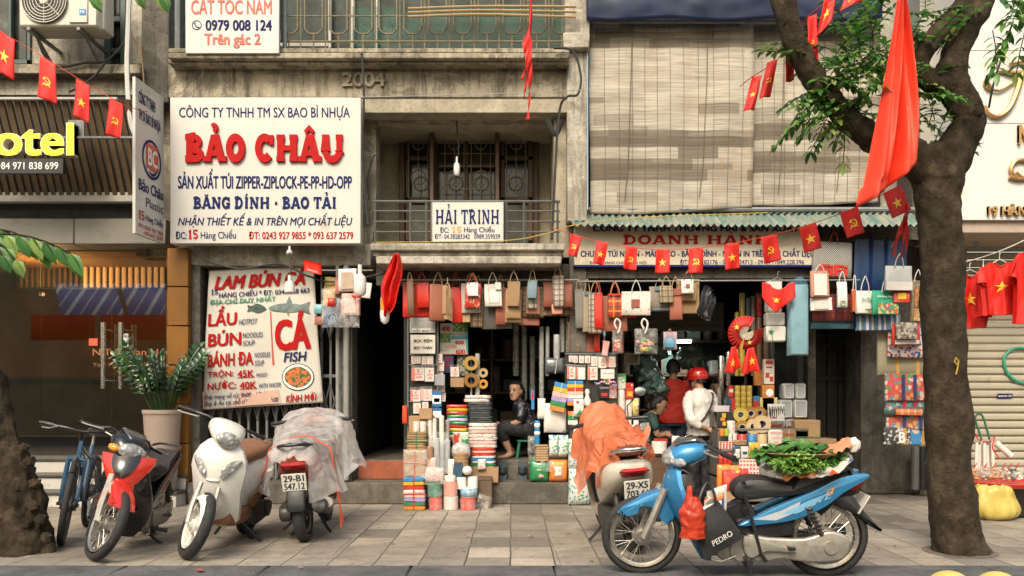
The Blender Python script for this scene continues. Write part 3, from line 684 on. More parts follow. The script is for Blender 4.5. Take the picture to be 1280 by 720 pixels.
# awning across the street, seen in the glass of the hotel
aw=thing('striped_awning', 'blue and white striped awning mirrored in the hotel glass', 'awning', (-12.6, -6, 3))
gg=G('blue and white awning stripes'); x, y_, z_=gg.xyz(); f=gg.math('FRACT', gg.math('MULTIPLY', x, 1.25))
aw_m=gg.out(gg.ramp(f, [(0, (.75, .75, .72)), (.16, (.08, .16, .42)), (.55, (.6, .62, .62)), (.62, (.08, .16, .42))], True), .7)
for k, (x0, x1) in enumerate(((-14.4, -12.5), (-12.35, -9.6))):
 mb=MB(); mb.sheet(lambda u, v: V(x0+(x1-x0)*u-(1-v)*.9+.9, -6.6+1.3*v, 4.75-1.1*v), 4, 2); mb.bw('canopy', aw_m, aw, thick=.02)
 mb=MB(); mb.sheet(lambda u, v: V(x0+(x1-x0)*u, -5.3, 3.64-.75*v), 4, 2); mb.bw('valance', M['redink'], aw, thick=.02)
mb=MB(); mb.b2(-22, -4, -8.2, -8, -.1, 7); mb.bw('opposite_wall', mat('ochre facing wall', (.3, .24, .15), .8, .3, 1), aw)
# ---------------------------------------------------------------- big sign of the bag maker, with its return panel
part('wall_behind_sign', M['conc'], sh, lambda b: (bx(b, 200, 122, 470, 310, 9.9, .3), bx(b, 170, 118, 215, 320, 9.95, .3)))
sg=thing('shop_sign', 'large white shop sign with bold red raised letters and a side panel', 'sign', (-3, 9.45, 2.95))
F=(212.5, 121.5, 451, 304.5); mb=MB(); bx(mb, *F, 9.43, .14, .006); mb.bw('sign_board', M['signwhite'], sg)
fm=flat_map(*F, 9.43); ru=lambda *r: rect_uv(r, F)
write('CÔNG TY TNHH TM SX BAO BÌ NHỰA', ru(224, 131, 437.5, 150.5), fm, M['navy'], sg, bold=.012)
write('BẢO CHÂU', ru(232.7, 154.5, 430.4, 204.6), fm, M['redink'], sg, 'raised_letters', slab=.32, raised=.035, w0=0)
write('SẢN XUẤT TÚI ZIPPER-ZIPLOCK-PE-PP-HD-OPP', ru(222.6, 211, 440, 236), fm, M['navy'], sg, bold=.03)
write('BĂNG DÍNH - BAO TẢI', ru(241.9, 240, 419.7, 261.5), fm, M['navy'], sg, slab=.27)
write('NHẬN THIẾT KẾ & IN TRÊN MỌI CHẤT LIỆU', ru(222.6, 266.5, 440.5, 284.5), fm, M['navy'], sg, bold=.016, shear=.22)
write('ĐC:', ru(219.6, 289.5, 233.3, 299), fm, M['navy'], sg, bold=.02); write('15', ru(235.5, 287, 247.5, 299), fm, M['redink'], sg, slab=.24)
write('Hàng Chiếu', ru(251, 287, 295, 301), fm, M['navy'], sg, bold=.012)
write('ĐT: 0243 927 9855 * 093 637 2579', ru(311, 289.5, 441.7, 299), fm, M['redink'], sg, bold=.02)
a0, a1=V(-3.895, 8.82, 0), V(-3.857, 9.44, 0); ZT, ZB=pxz(0, 121.5, 9.43)[1], pxz(0, 304.5, 9.43)[1]
def pm_(u, v, w=0): return V(a0.x+(a1.x-a0.x)*u+w, a0.y+(a1.y-a0.y)*u, ZT+(ZB-ZT)*v)
mb=MB(); mb.add([pm_(0, 0), pm_(1, 0), pm_(1, 1), pm_(0, 1), pm_(0, 0, -.03), pm_(1, 0, -.03), pm_(1, 1, -.03), pm_(0, 1, -.03)],
                  [(0, 1, 2, 3), (7, 6, 5, 4), (0, 4, 5, 1), (1, 5, 6, 2), (2, 6, 7, 3), (3, 7, 4, 0)])
mb.bw('side_panel', M['signwhite'], sg)
for s, r, m, k in (('CÔNG TY TNHH', (.1, .055, .68, .15), 'navy', .02), ('TM SX BAO BÌ NHỰA', (.1, .17, .87, .275), 'navy', .02), ('Bảo Châu', (.1, .63, .97, .71), 'navy', .02), ('Plastic', (.36, .74, .97, .8), 'navy', .0),
                   ('Hàng Chiếu', (.34, .84, .97, .905), 'navy', .01), ('ĐT: 0243 927 9855', (.1, .925, .97, .951), 'redfaded', .015), ('093 637 2579', (.3, .963, .95, .988), 'redfaded', .015)):
 write(s, r, pm_, M[m], sg, bold=k)
write('15', (.1, .84, .29, .9), pm_, M['redink'], sg, slab=.22)
def circ(cx, cy, r, n=28): return [(cx+r*cos(2*PI*i/n), cy+r*sin(2*PI*i/n)) for i in range(n)]
def uvgeo(mb, geo, mp, w): mb.add([mp(p[0], p[1], w+p[2]) for p in geo[0]], geo[1])
asp=.62/(ZT-ZB)
mb=MB(); L=[(.56+.34*cos(t), .475+.34*asp*sin(t)) for t in [2*PI*i/36 for i in range(37)]]
vs=[]; fs=[]
for i, (x, y) in enumerate(L): vs += [V(x, y, 0), V(.56+(x-.56)*.86, .475+(y-.475)*.86, 0)]
mb.add([pm_(p.x, p.y, .004) for p in vs], [[2*i, 2*i+1, 2*i+3, 2*i+2] for i in range(36)]); mb.bw('emblem_ring', M['navy'], sg)
mb=MB(); uvgeo(mb, fan([(.36, .39), (.42, .375), (.74, .375), (.79, .39), (.79, .53), (.72, .55), (.52, .55), (.4, .53), (.36, .56)]), pm_, .004); mb.bw('emblem_block', M['redfaded'], sg)
write('BC', (.41, .405, .75, .52), pm_, M['whiteink'], sg, 'emblem_letters', bold=.03, w0=.007)
mb=MB(); uvgeo(mb, ribbon([(.44, .56), (.56, .575), (.66, .565), (.8, .515)], [.004, .02, .02, .004]), pm_, .006); uvgeo(mb, ribbon([(.4, .575), (.56, .6), (.7, .585), (.84, .53)], [.004, .012, .012, .004]), pm_, .006); mb.bw('emblem_hand', M['navy'], sg)

# balcony sign
hs=thing('balcony_sign', 'small white balcony sign with navy serif letters hung on the railing', 'sign', (-.5, 9.35, 2.94)); F2=(539, 250.5, 630, 303)
mb=MB(); bx(mb, *F2, 9.36, .03, .005); mb.bw('sign_board', M['signwhite'], hs)
mb=MB()
for a in ((539, 250.5, 630, 252), (539, 301.5, 630, 303), (539, 250.5, 540.2, 303), (628.8, 250.5, 630, 303)): bx(mb, *a, 9.352, .02, .003)
mb.bw('sign_frame', M['steel'], hs)
fm=flat_map(*F2, 9.36); ru=lambda *r: rect_uv(r, F2)
write('HẢI TRINH', ru(545, 255, 623.5, 281), fm, M['navy'], hs, slab=.2); write('ĐC:', ru(550, 284, 561, 291), fm, M['navy'], hs); write('15', ru(565, 283, 577, 291), fm, M['orangeink'], hs, slab=.24)
write('Hàng Chiếu', ru(580, 282, 618, 292.5), fm, M['navy'], hs); write('ĐT: 04.38283342   0989.359039', ru(543.5, 292.5, 625, 298.7), fm, M['navy'], hs)
# barber sign above the cornice
bsn=thing('barber_sign', 'pale barber shop sign with faded pink words and a navy phone number', 'sign', (-3, 9.35, 4.9)); F3=(231.5, -50, 349, 66.7)
mb=MB(); bx(mb, *F3, 9.33, .04, .006); mb.bw('sign_board', M['signwhite'], bsn)
fm=flat_map(*F3, 9.33); ru=lambda *r: rect_uv(r, F3)
write('CẮT TÓC NAM', ru(239, -10, 340, 18), fm, M['redfaded'], bsn, bold=.02); write('0979 008 124', ru(257, 25, 340, 38.5), fm, M['navy'], bsn, bold=.03); write('Trên gác 2', ru(255.5, 42, 326, 60.5), fm, M['redfaded'], bsn, bold=.03)
mb=MB(); c=circ(246, 31.5, 6); mb.add([fm(*rect_uv((x, y, 0, 0), F3)[:2], .004) for x, y in c]+[fm(*rect_uv((246+(x-246)*.85, 31.5+(y-31.5)*.85, 0, 0), F3)[:2], .004) for x, y in c], [(i, (i+1) % 28, 28+(i+1) % 28, 28+i) for i in range(28)])
g_=ribbon([(243.6, 28.5), (244, 31.5), (246, 34), (249, 34.6)], [2, 1.1, 1.1, 2]); mb.add([fm(*rect_uv((p.x, p.y, 0, 0), F3)[:2], .004) for p in g_[0]], g_[1]); mb.bw('phone_symbol', M['navy'], bsn)
part('upper_post', M['steel'], sh, lambda b: (b.tube([P(222, 66, 9.5), P(222, -60, 9.5)], .03, 6), b.tube([P(356, 66, 9.5), P(356, -60, 9.5)], .025, 6)))
# hotel sign
hsn=thing('hotel_sign', 'glowing yellow hotel letters over a black phone strip', 'sign', (-5.5, 9.05, 3.7))
M['litY']=emis('lit yellow letter face', (1, .78, .02), 1.0); M['lside']=mat('white letter sides', (.62, .6, .54), .4)
fm=flat_map(-52, 153, 92, 194.5, 9.0)
g0=text_geo('Hotel', .035, 0, .1); mb=MB(); put_geo(mb, g0, (0, 0, 1, 1), fm, -.1, -.01); mb.bw('letter_body', M['lside'], hsn, ang=30)
mb=MB(); put_geo(mb, text_geo('Hotel', .018), (.006, .012, .994, .988), fm, -.004); mb.bw('letter_face', M['litY'], hsn)
mb=MB(); bx(mb, -70, 198, 79, 217, 9.02, .05, .004); mb.bw('phone_strip', M['black'], hsn)
write('Sales: +84 971 838 699', (.25, .25, .96, .72), flat_map(-70, 198, 79, 217, 9.02), M['whiteink'], hsn, bold=.012)
mb=MB(); bx(mb, -60, 170, 170, 173, 9.06, .03, .004); bx(mb, 85, 150, 105, 172, 9.1, .02, 0); mb.bw('mounting_rail', M['steel'], hsn)
# bag shop sign
F4=(717.5, 277, 1022, 333)
ds=thing('long_sign', 'long faded sign under the tin awning with red and navy words', 'sign', (2, 9.62, 2.7))
mb=MB(); bx(mb, *F4, 9.66, .05, .006); mb.build('sign_board', mat('yellowed sign vinyl', (.56, .49, .37), .45, .08, 1.5, dirt=((.3, .23, .14), 2, .58)), ds, world=True)
mb=MB(); bx(mb, 717, 331, 1022.6, 334, 9.65, .06, .004); mb.bw('sign_frame', M['navy'], ds)
fm=flat_map(*F4, 9.66); ru=lambda *r: rect_uv(r, F4)
write('CÔNG TY TNHH THƯƠNG MẠI & SẢN XUẤT', ru(741, 278, 999, 291.5), fm, M['navy'], ds, bold=.035); write('DOANH HẠNH', ru(779, 293, 962, 308.5), fm, M['redink'], ds, slab=.24)
write('CHUYÊN TÚI NILON - MÀNG CO - BĂNG DÍNH - NHẬN IN TRÊN MỌI CHẤT LIỆU', ru(725.6, 309.5, 1018, 323), fm, M['navy'], ds, bold=.03)
write('ĐC: 11 HÀNG CHIẾU - HÀ NỘI', ru(737, 325, 808, 331), fm, M['navy'], ds, bold=.012); write('ĐT: 0438282176 - 02439234713 - 0918717849.228.396', ru(850, 324.5, 1005, 330.5), fm, M['navy'], ds, bold=.012)
# old board inside the shop
ib=thing('inner_sign', 'dull green sign board hanging deep inside the bag shop', 'sign', (1.9, 11.8, 2.2)); F5=(775, 378, 905, 414)
mb=MB(); bx(mb, *F5, 11.6, .04, .004); mb.bw('sign_board', mat('dull green board', (.10, .105, .07), .5), ib); fm=flat_map(*F5, 11.6); ru=lambda *r: rect_uv(r, F5)
for s, r, m in (('DOANH HẠNH', (800, 381, 893, 391), 'redink'), ('TÚI NILON, MÀNG CO - BĂNG DÍNH - NHẬN IN TRÊN CHẤT LIỆU', (780, 395, 901, 401), 'blackink'), ('11 HÀNG CHIẾU - HÀ NỘI', (782, 404, 898, 409), 'blackink')): write(s, ru(*r), fm, M[m], ib, bold=.015)

# ---------------------------------------------------------------- menu banner on the gate
def bil(q, Y):
 c=[V(*p, 0) for p in q]
 def f(u, v): return (c[0]*(1-u)+c[1]*u)*(1-v)+(c[3]*(1-u)+c[2]*u)*v
 def inv(x, y):
  u=v=.5
  for _ in range(12):
   p=f(u, v); e=V(x, y, 0)-p; du=(f(u+.01, v)-p)*100; dv=(f(u, v+.01)-p)*100; d=du.x*dv.y-du.y*dv.x
   u += (e.x*dv.y-e.y*dv.x)/d; v += (du.x*e.y-du.y*e.x)/d
  return u, v
 def mp(u, v, w=0):
  p=f(u, v); return P(p.x, p.y, Y)+V(0, -.03*sin(PI*v)+.012*sin(u*9+v*4)*(v+.2)+.008*nz((u*3, v*5, 2))-w, 0)
 return mp, inv
Q=[(240+x/3.6, 320+y/3.6) for x, y in ((78, 68), (548, 40), (591, 660), (50, 692))]
bmp, binv=bil(Q, 9.8)
bn=thing('menu_banner', 'white noodle menu banner with big red Vietnamese dish names and fish pictures', 'banner', tuple(P(330, 508, 9.8)))
mb=MB(); mb.sheet(bmp, 40, 50); mb.build('banner_sheet', mat('creased vinyl banner', (.58, .545, .47), .5, .06, 2, dirt=((.36, .3, .22), 2.5, .6), bump=.25, bs=7), bn, world=True, thick=.003)
def zr(x0, y0, x1, y1):
 cu, cv=binv(240+(x0+x1)/7.2, 320+(y0+y1)/7.2); u0, _=binv(240+x0/3.6, 320+(y0+y1)/7.2); _, v0=binv(240+(x0+x1)/7.2, 320+y0/3.6)
 return (u0, v0, 2*cu-u0, 2*cv-v0)
for s, r, m, k, shr in (('LAM BÚN CÁ', (105, 66, 510, 142), 'redink', .045, .25), ('HÀNG CHIẾU * ĐT: 0345 468 663', (126, 144, 530, 178), 'navy', .02, 0), ('ĐỊA CHỈ DUY NHẤT', (85, 180, 380, 218), 'greenink', .025, 0),
  ('LẨU', (78, 226, 208, 314), 'redink', .03, 0), ('HOTPOT', (217, 285, 300, 309), 'navy', .012, .25), ('BÚN', (78, 333, 228, 405), 'redink', .03, 0), ('NOODLES', (235, 345, 323, 368), 'navy', .012, .1), ('SOUP', (235, 381, 288, 404), 'navy', .012, .1),
  ('BÁNH ĐA', (76, 423, 280, 495), 'redink', .03, 0), ('NOODLES', (287, 434, 355, 456), 'navy', .012, .1), ('SOUP', (287, 470, 327, 494), 'navy', .012, .1), ('TRỘN:', (75, 511, 192, 550), 'redink', .025, 0), ('45K', (210, 514, 282, 545), 'redink', .025, 0),
  ('MIXED', (292, 527, 340, 543), 'navy', .012, .2), ('NƯỚC:', (75, 560, 203, 600), 'redink', .025, 0), ('40K', (218, 565, 292, 596), 'redink', .025, 0), ('WITH WATER', (302, 572, 402, 592), 'navy', .012, .2),
  ('Ship mang về từ: 9h00 - 17h00', (60, 611, 343, 643), 'navy', .014, .2), ('Ship & Ăn tại chỗ từ: 17h00 - 23h00', (58, 637, 390, 673), 'navy', .014, .2), ('CÁ', (376, 250, 536, 424), 'redink', .05, 0), ('FISH', (415, 432, 522, 475), 'navy', .02, .2), ('KÍNH MỜI', (425, 612, 563, 655), 'redink', .025, .2)):
 write(s, zr(*r), bmp, M[m], bn, 'banner_text', bold=k, shear=shr, w0=.014)
write('15', zr(90, 150, 120, 175), bmp, M['navy'], bn, 'banner_text', slab=.22, w0=.014)
def zpoly(name, pts, m, w=.01):
 mb=MB(); vs, fs=fan(pts); mb.add([bmp(*binv(240+p.x/3.6, 320+p.y/3.6), w) for p in vs], fs); return mb.bw(name, m, bn)
zpoly('pink_band', [(50, 612), (280, 600), (300, 612), (392, 600), (404, 662), (200, 676), (52, 684)], mat('pale pink print', (.56, .36, .27), .5, .1), .007)
fishm=mat('printed fish', (.13, .17, .16), .4, .5, 16); fishd=mat('printed dark fish', (.05, .08, .065), .4, .4, 20)
zpoly('fish_picture', sp2([(348, 236), (370, 222), (420, 214), (470, 217), (510, 222), (534, 206), (528, 236), (536, 264), (508, 246), (460, 254), (400, 252), (362, 246)], 3), fishm)
zpoly('fish_picture', [(425, 216), (440, 180), (456, 218)], fishm, .007); zpoly('fish_picture', [(425, 250), (436, 272), (445, 250)], mat('printed fin', (.35, .2, .1), .4), .007)
zpoly('fish_picture', sp2([(338, 238), (318, 222), (294, 216), (272, 226), (254, 222), (258, 238), (254, 254), (272, 248), (296, 258), (322, 252)], 3), fishd)
zpoly('divider', [(354, 250), (359, 250), (372, 490), (364, 490)], M['redfaded'])
for r in ((208, 546, 284, 549), (216, 597, 294, 600)): zpoly('underline', [(r[0], r[1]), (r[2], r[1]-3), (r[2], r[3]-3), (r[0], r[3])], M['redink'])
zpoly('underline', [(85, 213), (290, 210), (290, 212), (85, 215)], M['greenink'])
def zel(name, rx, ry, m, w): zpoly(name, [(480+rx*cos(t)+3*cos(3*t)*(w>.013), 545+ry*sin(t)) for t in [2*PI*i/32 for i in range(32)]], m, w)
zel('bowl_picture', 73, 61, M['blackink'], .009); zel('bowl_picture', 69, 57, M['whiteink'], .012)
g=G('printed soup'); c=g.ramp(g.noise(24, 3, .6), [(.3, (.03, .11, .04)), (.47, (.06, .2, .07)), (.5, (.7, .12, .03)), (.6, (.75, .22, .05)), (.66, (.6, .05, .03)), (.75, (.1, .25, .08))], True); zel('bowl_picture', 58, 47, g.out(c, .4), .015)

# ---------------------------------------------------------------- air conditioner, cables, bulbs, pipes
ac=thing('air_conditioner', 'cream outdoor air conditioner unit on steel brackets above the hotel', 'air conditioner', tuple(P(76, 38, 9.15)))
acm=mat('cream painted metal', (.56, .53, .44), .45, .06, 3, dirt=((.3, .25, .17), 3, .62))
mb=MB(); bx(mb, 23, -40, 122, 33, 9.1, .34, .02); mb.bw('casing', acm, ac)
mb=MB(); bx(mb, 118, -40, 131, 37, 9.2, .22, .012); mb.bw('side_cover', acm, ac)
mb=MB(); c=P(56, 1, 9.09); mb.lathe([(.02, .0), (.235, .0), (.235, .02)], c, YX, 36); mb.bw('fan_opening', M['dark'], ac)
mb=MB()
for r in (.045, .085, .12, .15, .18, .21, .237): mb.torus(c+V(0, -.02, 0), r, .0055, YX, 32, 5)
for k in range(8): t=k*PI/4; mb.tube([c+V(.045*cos(t), -.022, .045*sin(t)), c+V(.237*cos(t), -.022, .237*sin(t))], .005, 4)
mb.lathe([(.045, 0), (.04, .012)], c+V(0, -.02, 0), YX, 16); mb.bw('fan_guard', acm, ac)
mb=MB(); bx(mb, 86, -6, 109, 28, 9.08, .03, .006); mb.bw('service_panel', acm, ac)
mb=MB(); bx(mb, 99, 11, 107, 18.5, 9.075, .004, 0); o=mb.bw('energy_label', mat('blue sticker', (.02, .2, .55), .4), ac); write('410', (.1, .25, .9, .8), flat_map(99, 11, 107, 18.5, 9.075), M['whiteink'], o, 'sticker_text', bold=.03)
for x in (38, 100):
 mb=MB(); a=P(x, 35, 9.14); mb.b2(a.x-.02, a.x+.02, 9.1, 9.75, a.z-.04, a.z-.005, .004); mb.tube([a+V(0, .1, -.03), a+V(0, .6, -.32)], .018, 6); mb.bw('bracket', M['steel'], ac)
def cable(name, pts, r, m, lab, cat, group=None, k=6):
 mb=MB(); mb.tube(spl(pts, k), r, 6); return tag(mb.bb(name, m), lab, cat, group)
cable('white_pipe', [P(163, -40, 9.3), P(160, 40, 9.3), P(159, 90, 9.28), P(163, 150, 9.25), P(171, 172, 9.25)], .026, M['pipe'], 'white plastic pipe running down beside the grey pillar', 'pipe')
M['cable']=mat('black cable', (.025, .024, .022), .6)
cable('wall_cable', [P(30, -10, 9.5), P(60, 77, 9.45), P(110, 78, 9.45), P(132, 76, 9.4), P(150, 60, 9.4), P(158, 48, 9.4)], .012, M['cable'], 'black cable looping along the ledge under the air conditioner', 'cable')
cable('wall_cable', [P(132, 78, 9.4), P(118, 95, 9.4), P(100, 108, 9.4), P(86, 115, 9.4)], .012, M['cable'], 'short black cable slanting over the slatted fascia top', 'cable')
cable('wall_cable', [P(160, 20, 9.4), P(165, 45, 9.4), P(176, 65, 9.4), P(180, 105, 9.4)], .008, mat('brown cable', (.22, .13, .05), .6), 'thin brown cable down the grey pillar face', 'cable')
cable('wall_cable', [P(452, 66, 9.3), P(455, 120, 9.3), P(453, 200, 9.35), P(460, 280, 9.3)], .012, M['cable'], 'black cable down the edge of the large white sign', 'cable')
cable('wall_cable', [P(692, 60, 9.3), P(716, 64, 9.3), P(726, 95, 9.3), P(722, 118, 9.3), P(708, 122, 9.3), P(698, 150, 9.35), P(690, 300, 9.3)], .014, M['cable'], 'black cable coiling round the dirty white pillar', 'cable')
cable('wall_cable', [P(684, 150, 9.6), P(694, 168, 9.6), P(702, 150, 9.55)], .03, M['cable'], 'thick bunch of cables at the loggia corner', 'cable')
cable('wall_cable', [P(462, 250, 9.7), P(460, 220, 9.7), P(470, 194, 9.7), P(474, 250, 9.7), P(466, 302, 9.7)], .008, M['cable'], 'looping cable on the cream loggia wall', 'cable')
cable('yellow_cord', [P(470, 303, 9.25), P(560, 302, 9.25), P(640, 300, 9.25), P(690, 290, 9.2), P(715, 282, 9.15), P(800, 272, 9.1), P(960, 266, 9.1)], .005, mat('yellow cord', (.5, .33, .05), .7), 'thin yellow cord along the balcony edge and tin awning', 'cord')
cable('grey_wire', [P(440, 122, 8.9), P(590, 118, 8.9), P(740, 112, 8.9)], .004, mat('grey wire', (.3, .3, .28), .5), 'thin grey wire across the front under the year', 'wire')
cable('gate_cable', [P(256, 326, 9.6), P(300, 336, 9.6), P(350, 330, 9.6), P(385, 345, 9.6), P(420, 352, 9.6), P(500, 338, 9.6)], .012, M['cable'], 'sagging black cable above the menu banner', 'cable')
for y, lab in ((8, 'topmost bamboo pole lying along the balcony rail'), (13, 'middle bamboo pole lying along the balcony rail'), (18, 'lowest bamboo pole lying along the balcony rail')):
 cable('bamboo_pole', [P(510, y+3, 9.4), P(600, y, 9.4), P(720, y-2+y*.3, 9.4)], .014, mat('dry bamboo', (.33, .23, .11), .6), lab, 'pole')
cable('tube_lamp', [P(515, 124, 9.75), P(655, 124, 9.75)], .018, M['pipe'], 'unlit tube lamp under the loggia beam', 'lamp')
def bulb(px, py0, py1, wpx, Y, lab, cordtop, name='light_bulb', cat='light bulb'):
 a=P(px, py1, Y); h=P(px, py0, Y).z-a.z; w=wpx/2/FPX*Y
 t=thing(name, lab, cat, tuple(a))
 mb=MB(); mb.lathe([(.001, 0), (w*.6, .005), (w*.98, h*.12), (w, h*.35), (w*.96, h*.5)], (0, 0, 0)); mb.build('diffuser', mat('white lamp plastic', (.72, .7, .67), .35, .04), t)
 mb=MB(); mb.lathe([(w*.96, h*.5), (w*.9, h*.6), (w*.35, h*.72), (w*.33, h)], (0, 0, 0)); mb.build('housing', mat('white bulb housing', (.62, .6, .56), .4, .04), t)
 mb=MB(); mb.tube(spl([V(0, 0, h*.98), V(.02, 0, h+.08), V(-.02, .02, P(px, cordtop, Y).z-a.z)], 5), .007, 5); mb.build('cord', M['cable'], t)
bulb(362, 344, 368, 13, 9.3, 'white bulb hanging in front of the menu banner', 330)
bulb(450, 331, 370, 16, 9.2, 'wide white bulb hanging by the clear wrapped gift bags', 322)
bulb(571, 196, 220, 8, 9.9, 'small bare bulb on a long cord in the loggia', 130)
bulb(600, 299, 316, 6, 9.5, 'tiny bulb under the balcony slab', 290)
cm=thing('security_camera', 'small white security camera under the large sign', 'camera', tuple(P(362, 318, 9.4)))
mb=MB(); mb.cyl(P(362, 308, 9.45), P(362, 314, 9.43), .012, .012, 8); mb.bw('mount', M['pipe'], cm)
mb=MB(); mb.ell(P(362, 316, 9.38), (.035, .05, .035), 12, 8); mb.bw('body', M['pipe'], cm)
mb=MB(); mb.ell(P(362, 318, 9.335), (.016, .01, .016), 10, 6); mb.bw('lens', M['black'], cm)
tl=thing('tube_light', 'lit white tube lamp glowing deep in the bag shop', 'lamp', tuple(P(842, 428, 12)))
mb=MB(); mb.cyl(P(822, 427.5, 12), P(864, 427, 12), .02, .02, 8); mb.bw('glow_tube', emis('lit tube', (.9, 1, .95), 4), tl); ld=bpy.data.lights.new('tube_lamp', 'AREA'); ld.shape='RECTANGLE'; ld.size=.5; ld.size_y=.05; ld.energy=14; ld.color=(.9, 1, .95); lo=bpy.data.objects.new('tube_lamp', ld); COL.objects.link(lo); lo.location=P(842, 433, 12)
mb=MB(); bx(mb, 820, 423, 866, 425.5, 12, .05); mb.bw('lamp_housing', M['pipe'], tl)

# ---------------------------------------------------------------- flags
def flag(name, fn, kind, epos, esize, lab, group, asp, nu=12, nv=16, parent=None, pole=None):
 """cloth from fn(u, v); emblem at epos (u, v) sized along u; asp = cloth height over width"""
 mb=MB(); mb.sheet(fn, nu, nv); o=mb.bb(name, FLR if name == 'large_flag' else M['flagred'], thick=.002)
 tag(o, lab, 'flag', group)
 if kind:
  mb=MB()
  def at(p, sgn):
   u=epos[0]+p[0]*esize; v=epos[1]-p[1]*esize/asp; q=fn(u, v); n=(fn(u+.01, v)-q).cross(fn(u, v+.01)-q).normalized()
   if n.y>0: n=-n
   return q+n*(.0035+p[2])*sgn
  for sgn in (1, -1):
   for vs, fs in emblem_geos(kind): mb.add([at(p, sgn) for p in vs], fs)
  mb.bw('emblem', M['flagyellow'], o, normals=False)
 return o
FLR=mat('glow-tinted red flag cloth', (.80, .055, .022), .55, .1, 4, bump=.3, bs=12)  # brighter orange red paints in the light shining through the cloth
GF='small red flags on the string across the street front'
def pennant(q, Y, kind, lab, ph=0.0):
 c=[V(*p, 0) for p in q]
 def fn(u, v):
  p=(c[0]*(1-u)+c[1]*u)*(1-v)+(c[3]*(1-u)+c[2]*u)*v
  return P(p.x, p.y, Y)+V(0, .018*sin(u*5+ph+v*2)*(v+.15), 0)
 w=((c[1]-c[0]).length+(c[2]-c[3]).length)/2; h=((c[3]-c[0]).length+(c[2]-c[1]).length)/2
 flag('string_flag', fn, kind, (.5, .55), .3 if kind == 'star' else .27, lab, GF, h/w)
S, H='star', 'sickle'
LS=[((-8, 33, 19, 51, 17, 101, -6, 86), S, 'red star flag cut by the frame edge, under the air conditioner'), ((50, 70, 70, 81, 70, 130, 46, 121), H, 'red hammer and sickle flag above the lit yellow hotel letters'),
      ((95, 98, 112, 108, 110, 154, 92, 145), S, 'red star flag between two hammer flags over the slats'), ((137, 123, 154, 131, 151, 173, 133, 169), H, 'red hammer and sickle flag at the low end of the hotel string')]
for i, (q, k, l) in enumerate(LS): pennant([(q[0], q[1]), (q[2], q[3]), (q[4], q[5]), (q[6], q[7])], 8.5, k, l, i)
cable('flag_string', [P(-40, 20, 8.5), P(19, 50, 8.5), P(70, 81, 8.5), P(112, 107, 8.5), P(155, 131, 8.5), P(185, 140, 8.9)], .004, M['string'], 'red string holding the four flags by the hotel', 'string')
MS=[((713, 293, 727, 296, 721, 322, 710, 318), H, 'first hammer flag of the awning string, beside the white pillar'), ((746, 302, 760, 304, 755, 332, 741, 329), S, 'red star flag at the first red letter D of the long sign'),
      ((782, 308, 797, 310, 795, 338, 779, 336), H, 'hammer flag in front of the letters O and A of the long sign'), ((820, 312, 837, 312, 837, 341.5, 819, 341), S, 'star flag in the lowest sag of the awning string'),
      ((861, 310.5, 879, 310.5, 879, 341.5, 861, 341.5), H, 'hammer flag just past the lowest sag of the awning string'), ((905, 306, 924, 303, 925, 335, 906, 338), S, 'star flag over the second word of the long sign'),
      ((951, 297, 971, 293, 976, 325, 955, 330), H, 'hammer flag at the end of the second red word'), ((999, 285, 1020, 278, 1027, 310, 1006, 316), S, 'star flag at the far end of the long sign'),
      ((1050, 266, 1072, 258, 1082, 290, 1059, 298), H, 'hammer flag in front of the tin awning edge'), ((1104, 241, 1126, 231, 1139, 262, 1114, 274), S, 'star flag against the tree trunk below the large flag')]
for i, (q, k, l) in enumerate(MS): pennant([(q[0], q[1]), (q[2], q[3]), (q[4], q[5]), (q[6], q[7])], 8.95-.16*i, k, l, i*1.7)
cable('flag_string', [P(690, 284, 9.2), P(713, 292, 8.95), P(760, 304, 8.8), P(828, 312, 8.5), P(905, 306, 8.15), P(971, 292, 7.85), P(1020, 278, 7.7), P(1072, 258, 7.5), P(1128, 231, 7.3), P(1145, 222, 7.1)], .004, M['string'], 'red string sagging across the tin awning', 'string')
US=[((940, 96, 952, 94, 943, 138, 930, 138), S, 'star flag at the low end of the string by the blinds'), ((959, 78, 972, 74, 964, 120, 949, 124), H, 'second flag up the slanting string over the blinds'), ((982, 52, 995, 48, 992, 100, 981, 104), S, 'star flag beside the thin upright tree branch'),
      ((1009, 22, 1021, 17, 1022, 77, 1010, 81), H, 'hammer flag in front of the upright tree branch'), ((1030, 0, 1045, -14, 1040, 26, 1021, 46), S, 'star flag above the leaves near the top edge'), ((1060, -14, 1082, -24, 1078, 1, 1051, 13), H, 'top flag of the slanting string, cut by the edge')]
for i, (q, k, l) in enumerate(US): pennant([(q[0], q[1]), (q[2], q[3]), (q[4], q[5]), (q[6], q[7])], 7.1-.2*i, k, l, i*1.3)
cable('flag_string', [P(1120, -60, 5.8), P(1060, -14, 6.1), P(1009, 22, 6.5), P(972, 74, 6.9), P(940, 96, 7.1), P(925, 108, 7.3)], .004, M['string'], 'red string slanting up past the branch', 'string')
# large flag hanging limp by the tree
def bigflag(u, v):
 l=1124-6*v-37*v**1.2-(4 if v>.9 else 0); r=1129+17*min(1, v*1.4)**.9; w=(u-.5)
 px=l+(r-l)*u; py=-4+v*(258-52*u**1.4)
 return P(px, py, 6.05)+V(0, .085*sin(u*11+v*2)*(.25+v)*.8+.03*sin(u*23+1), 0)
flag('large_flag', bigflag, None, (.5, .5), .2, 'large limp red flag hanging in front of the forked tree', None, 3, 40, 40)
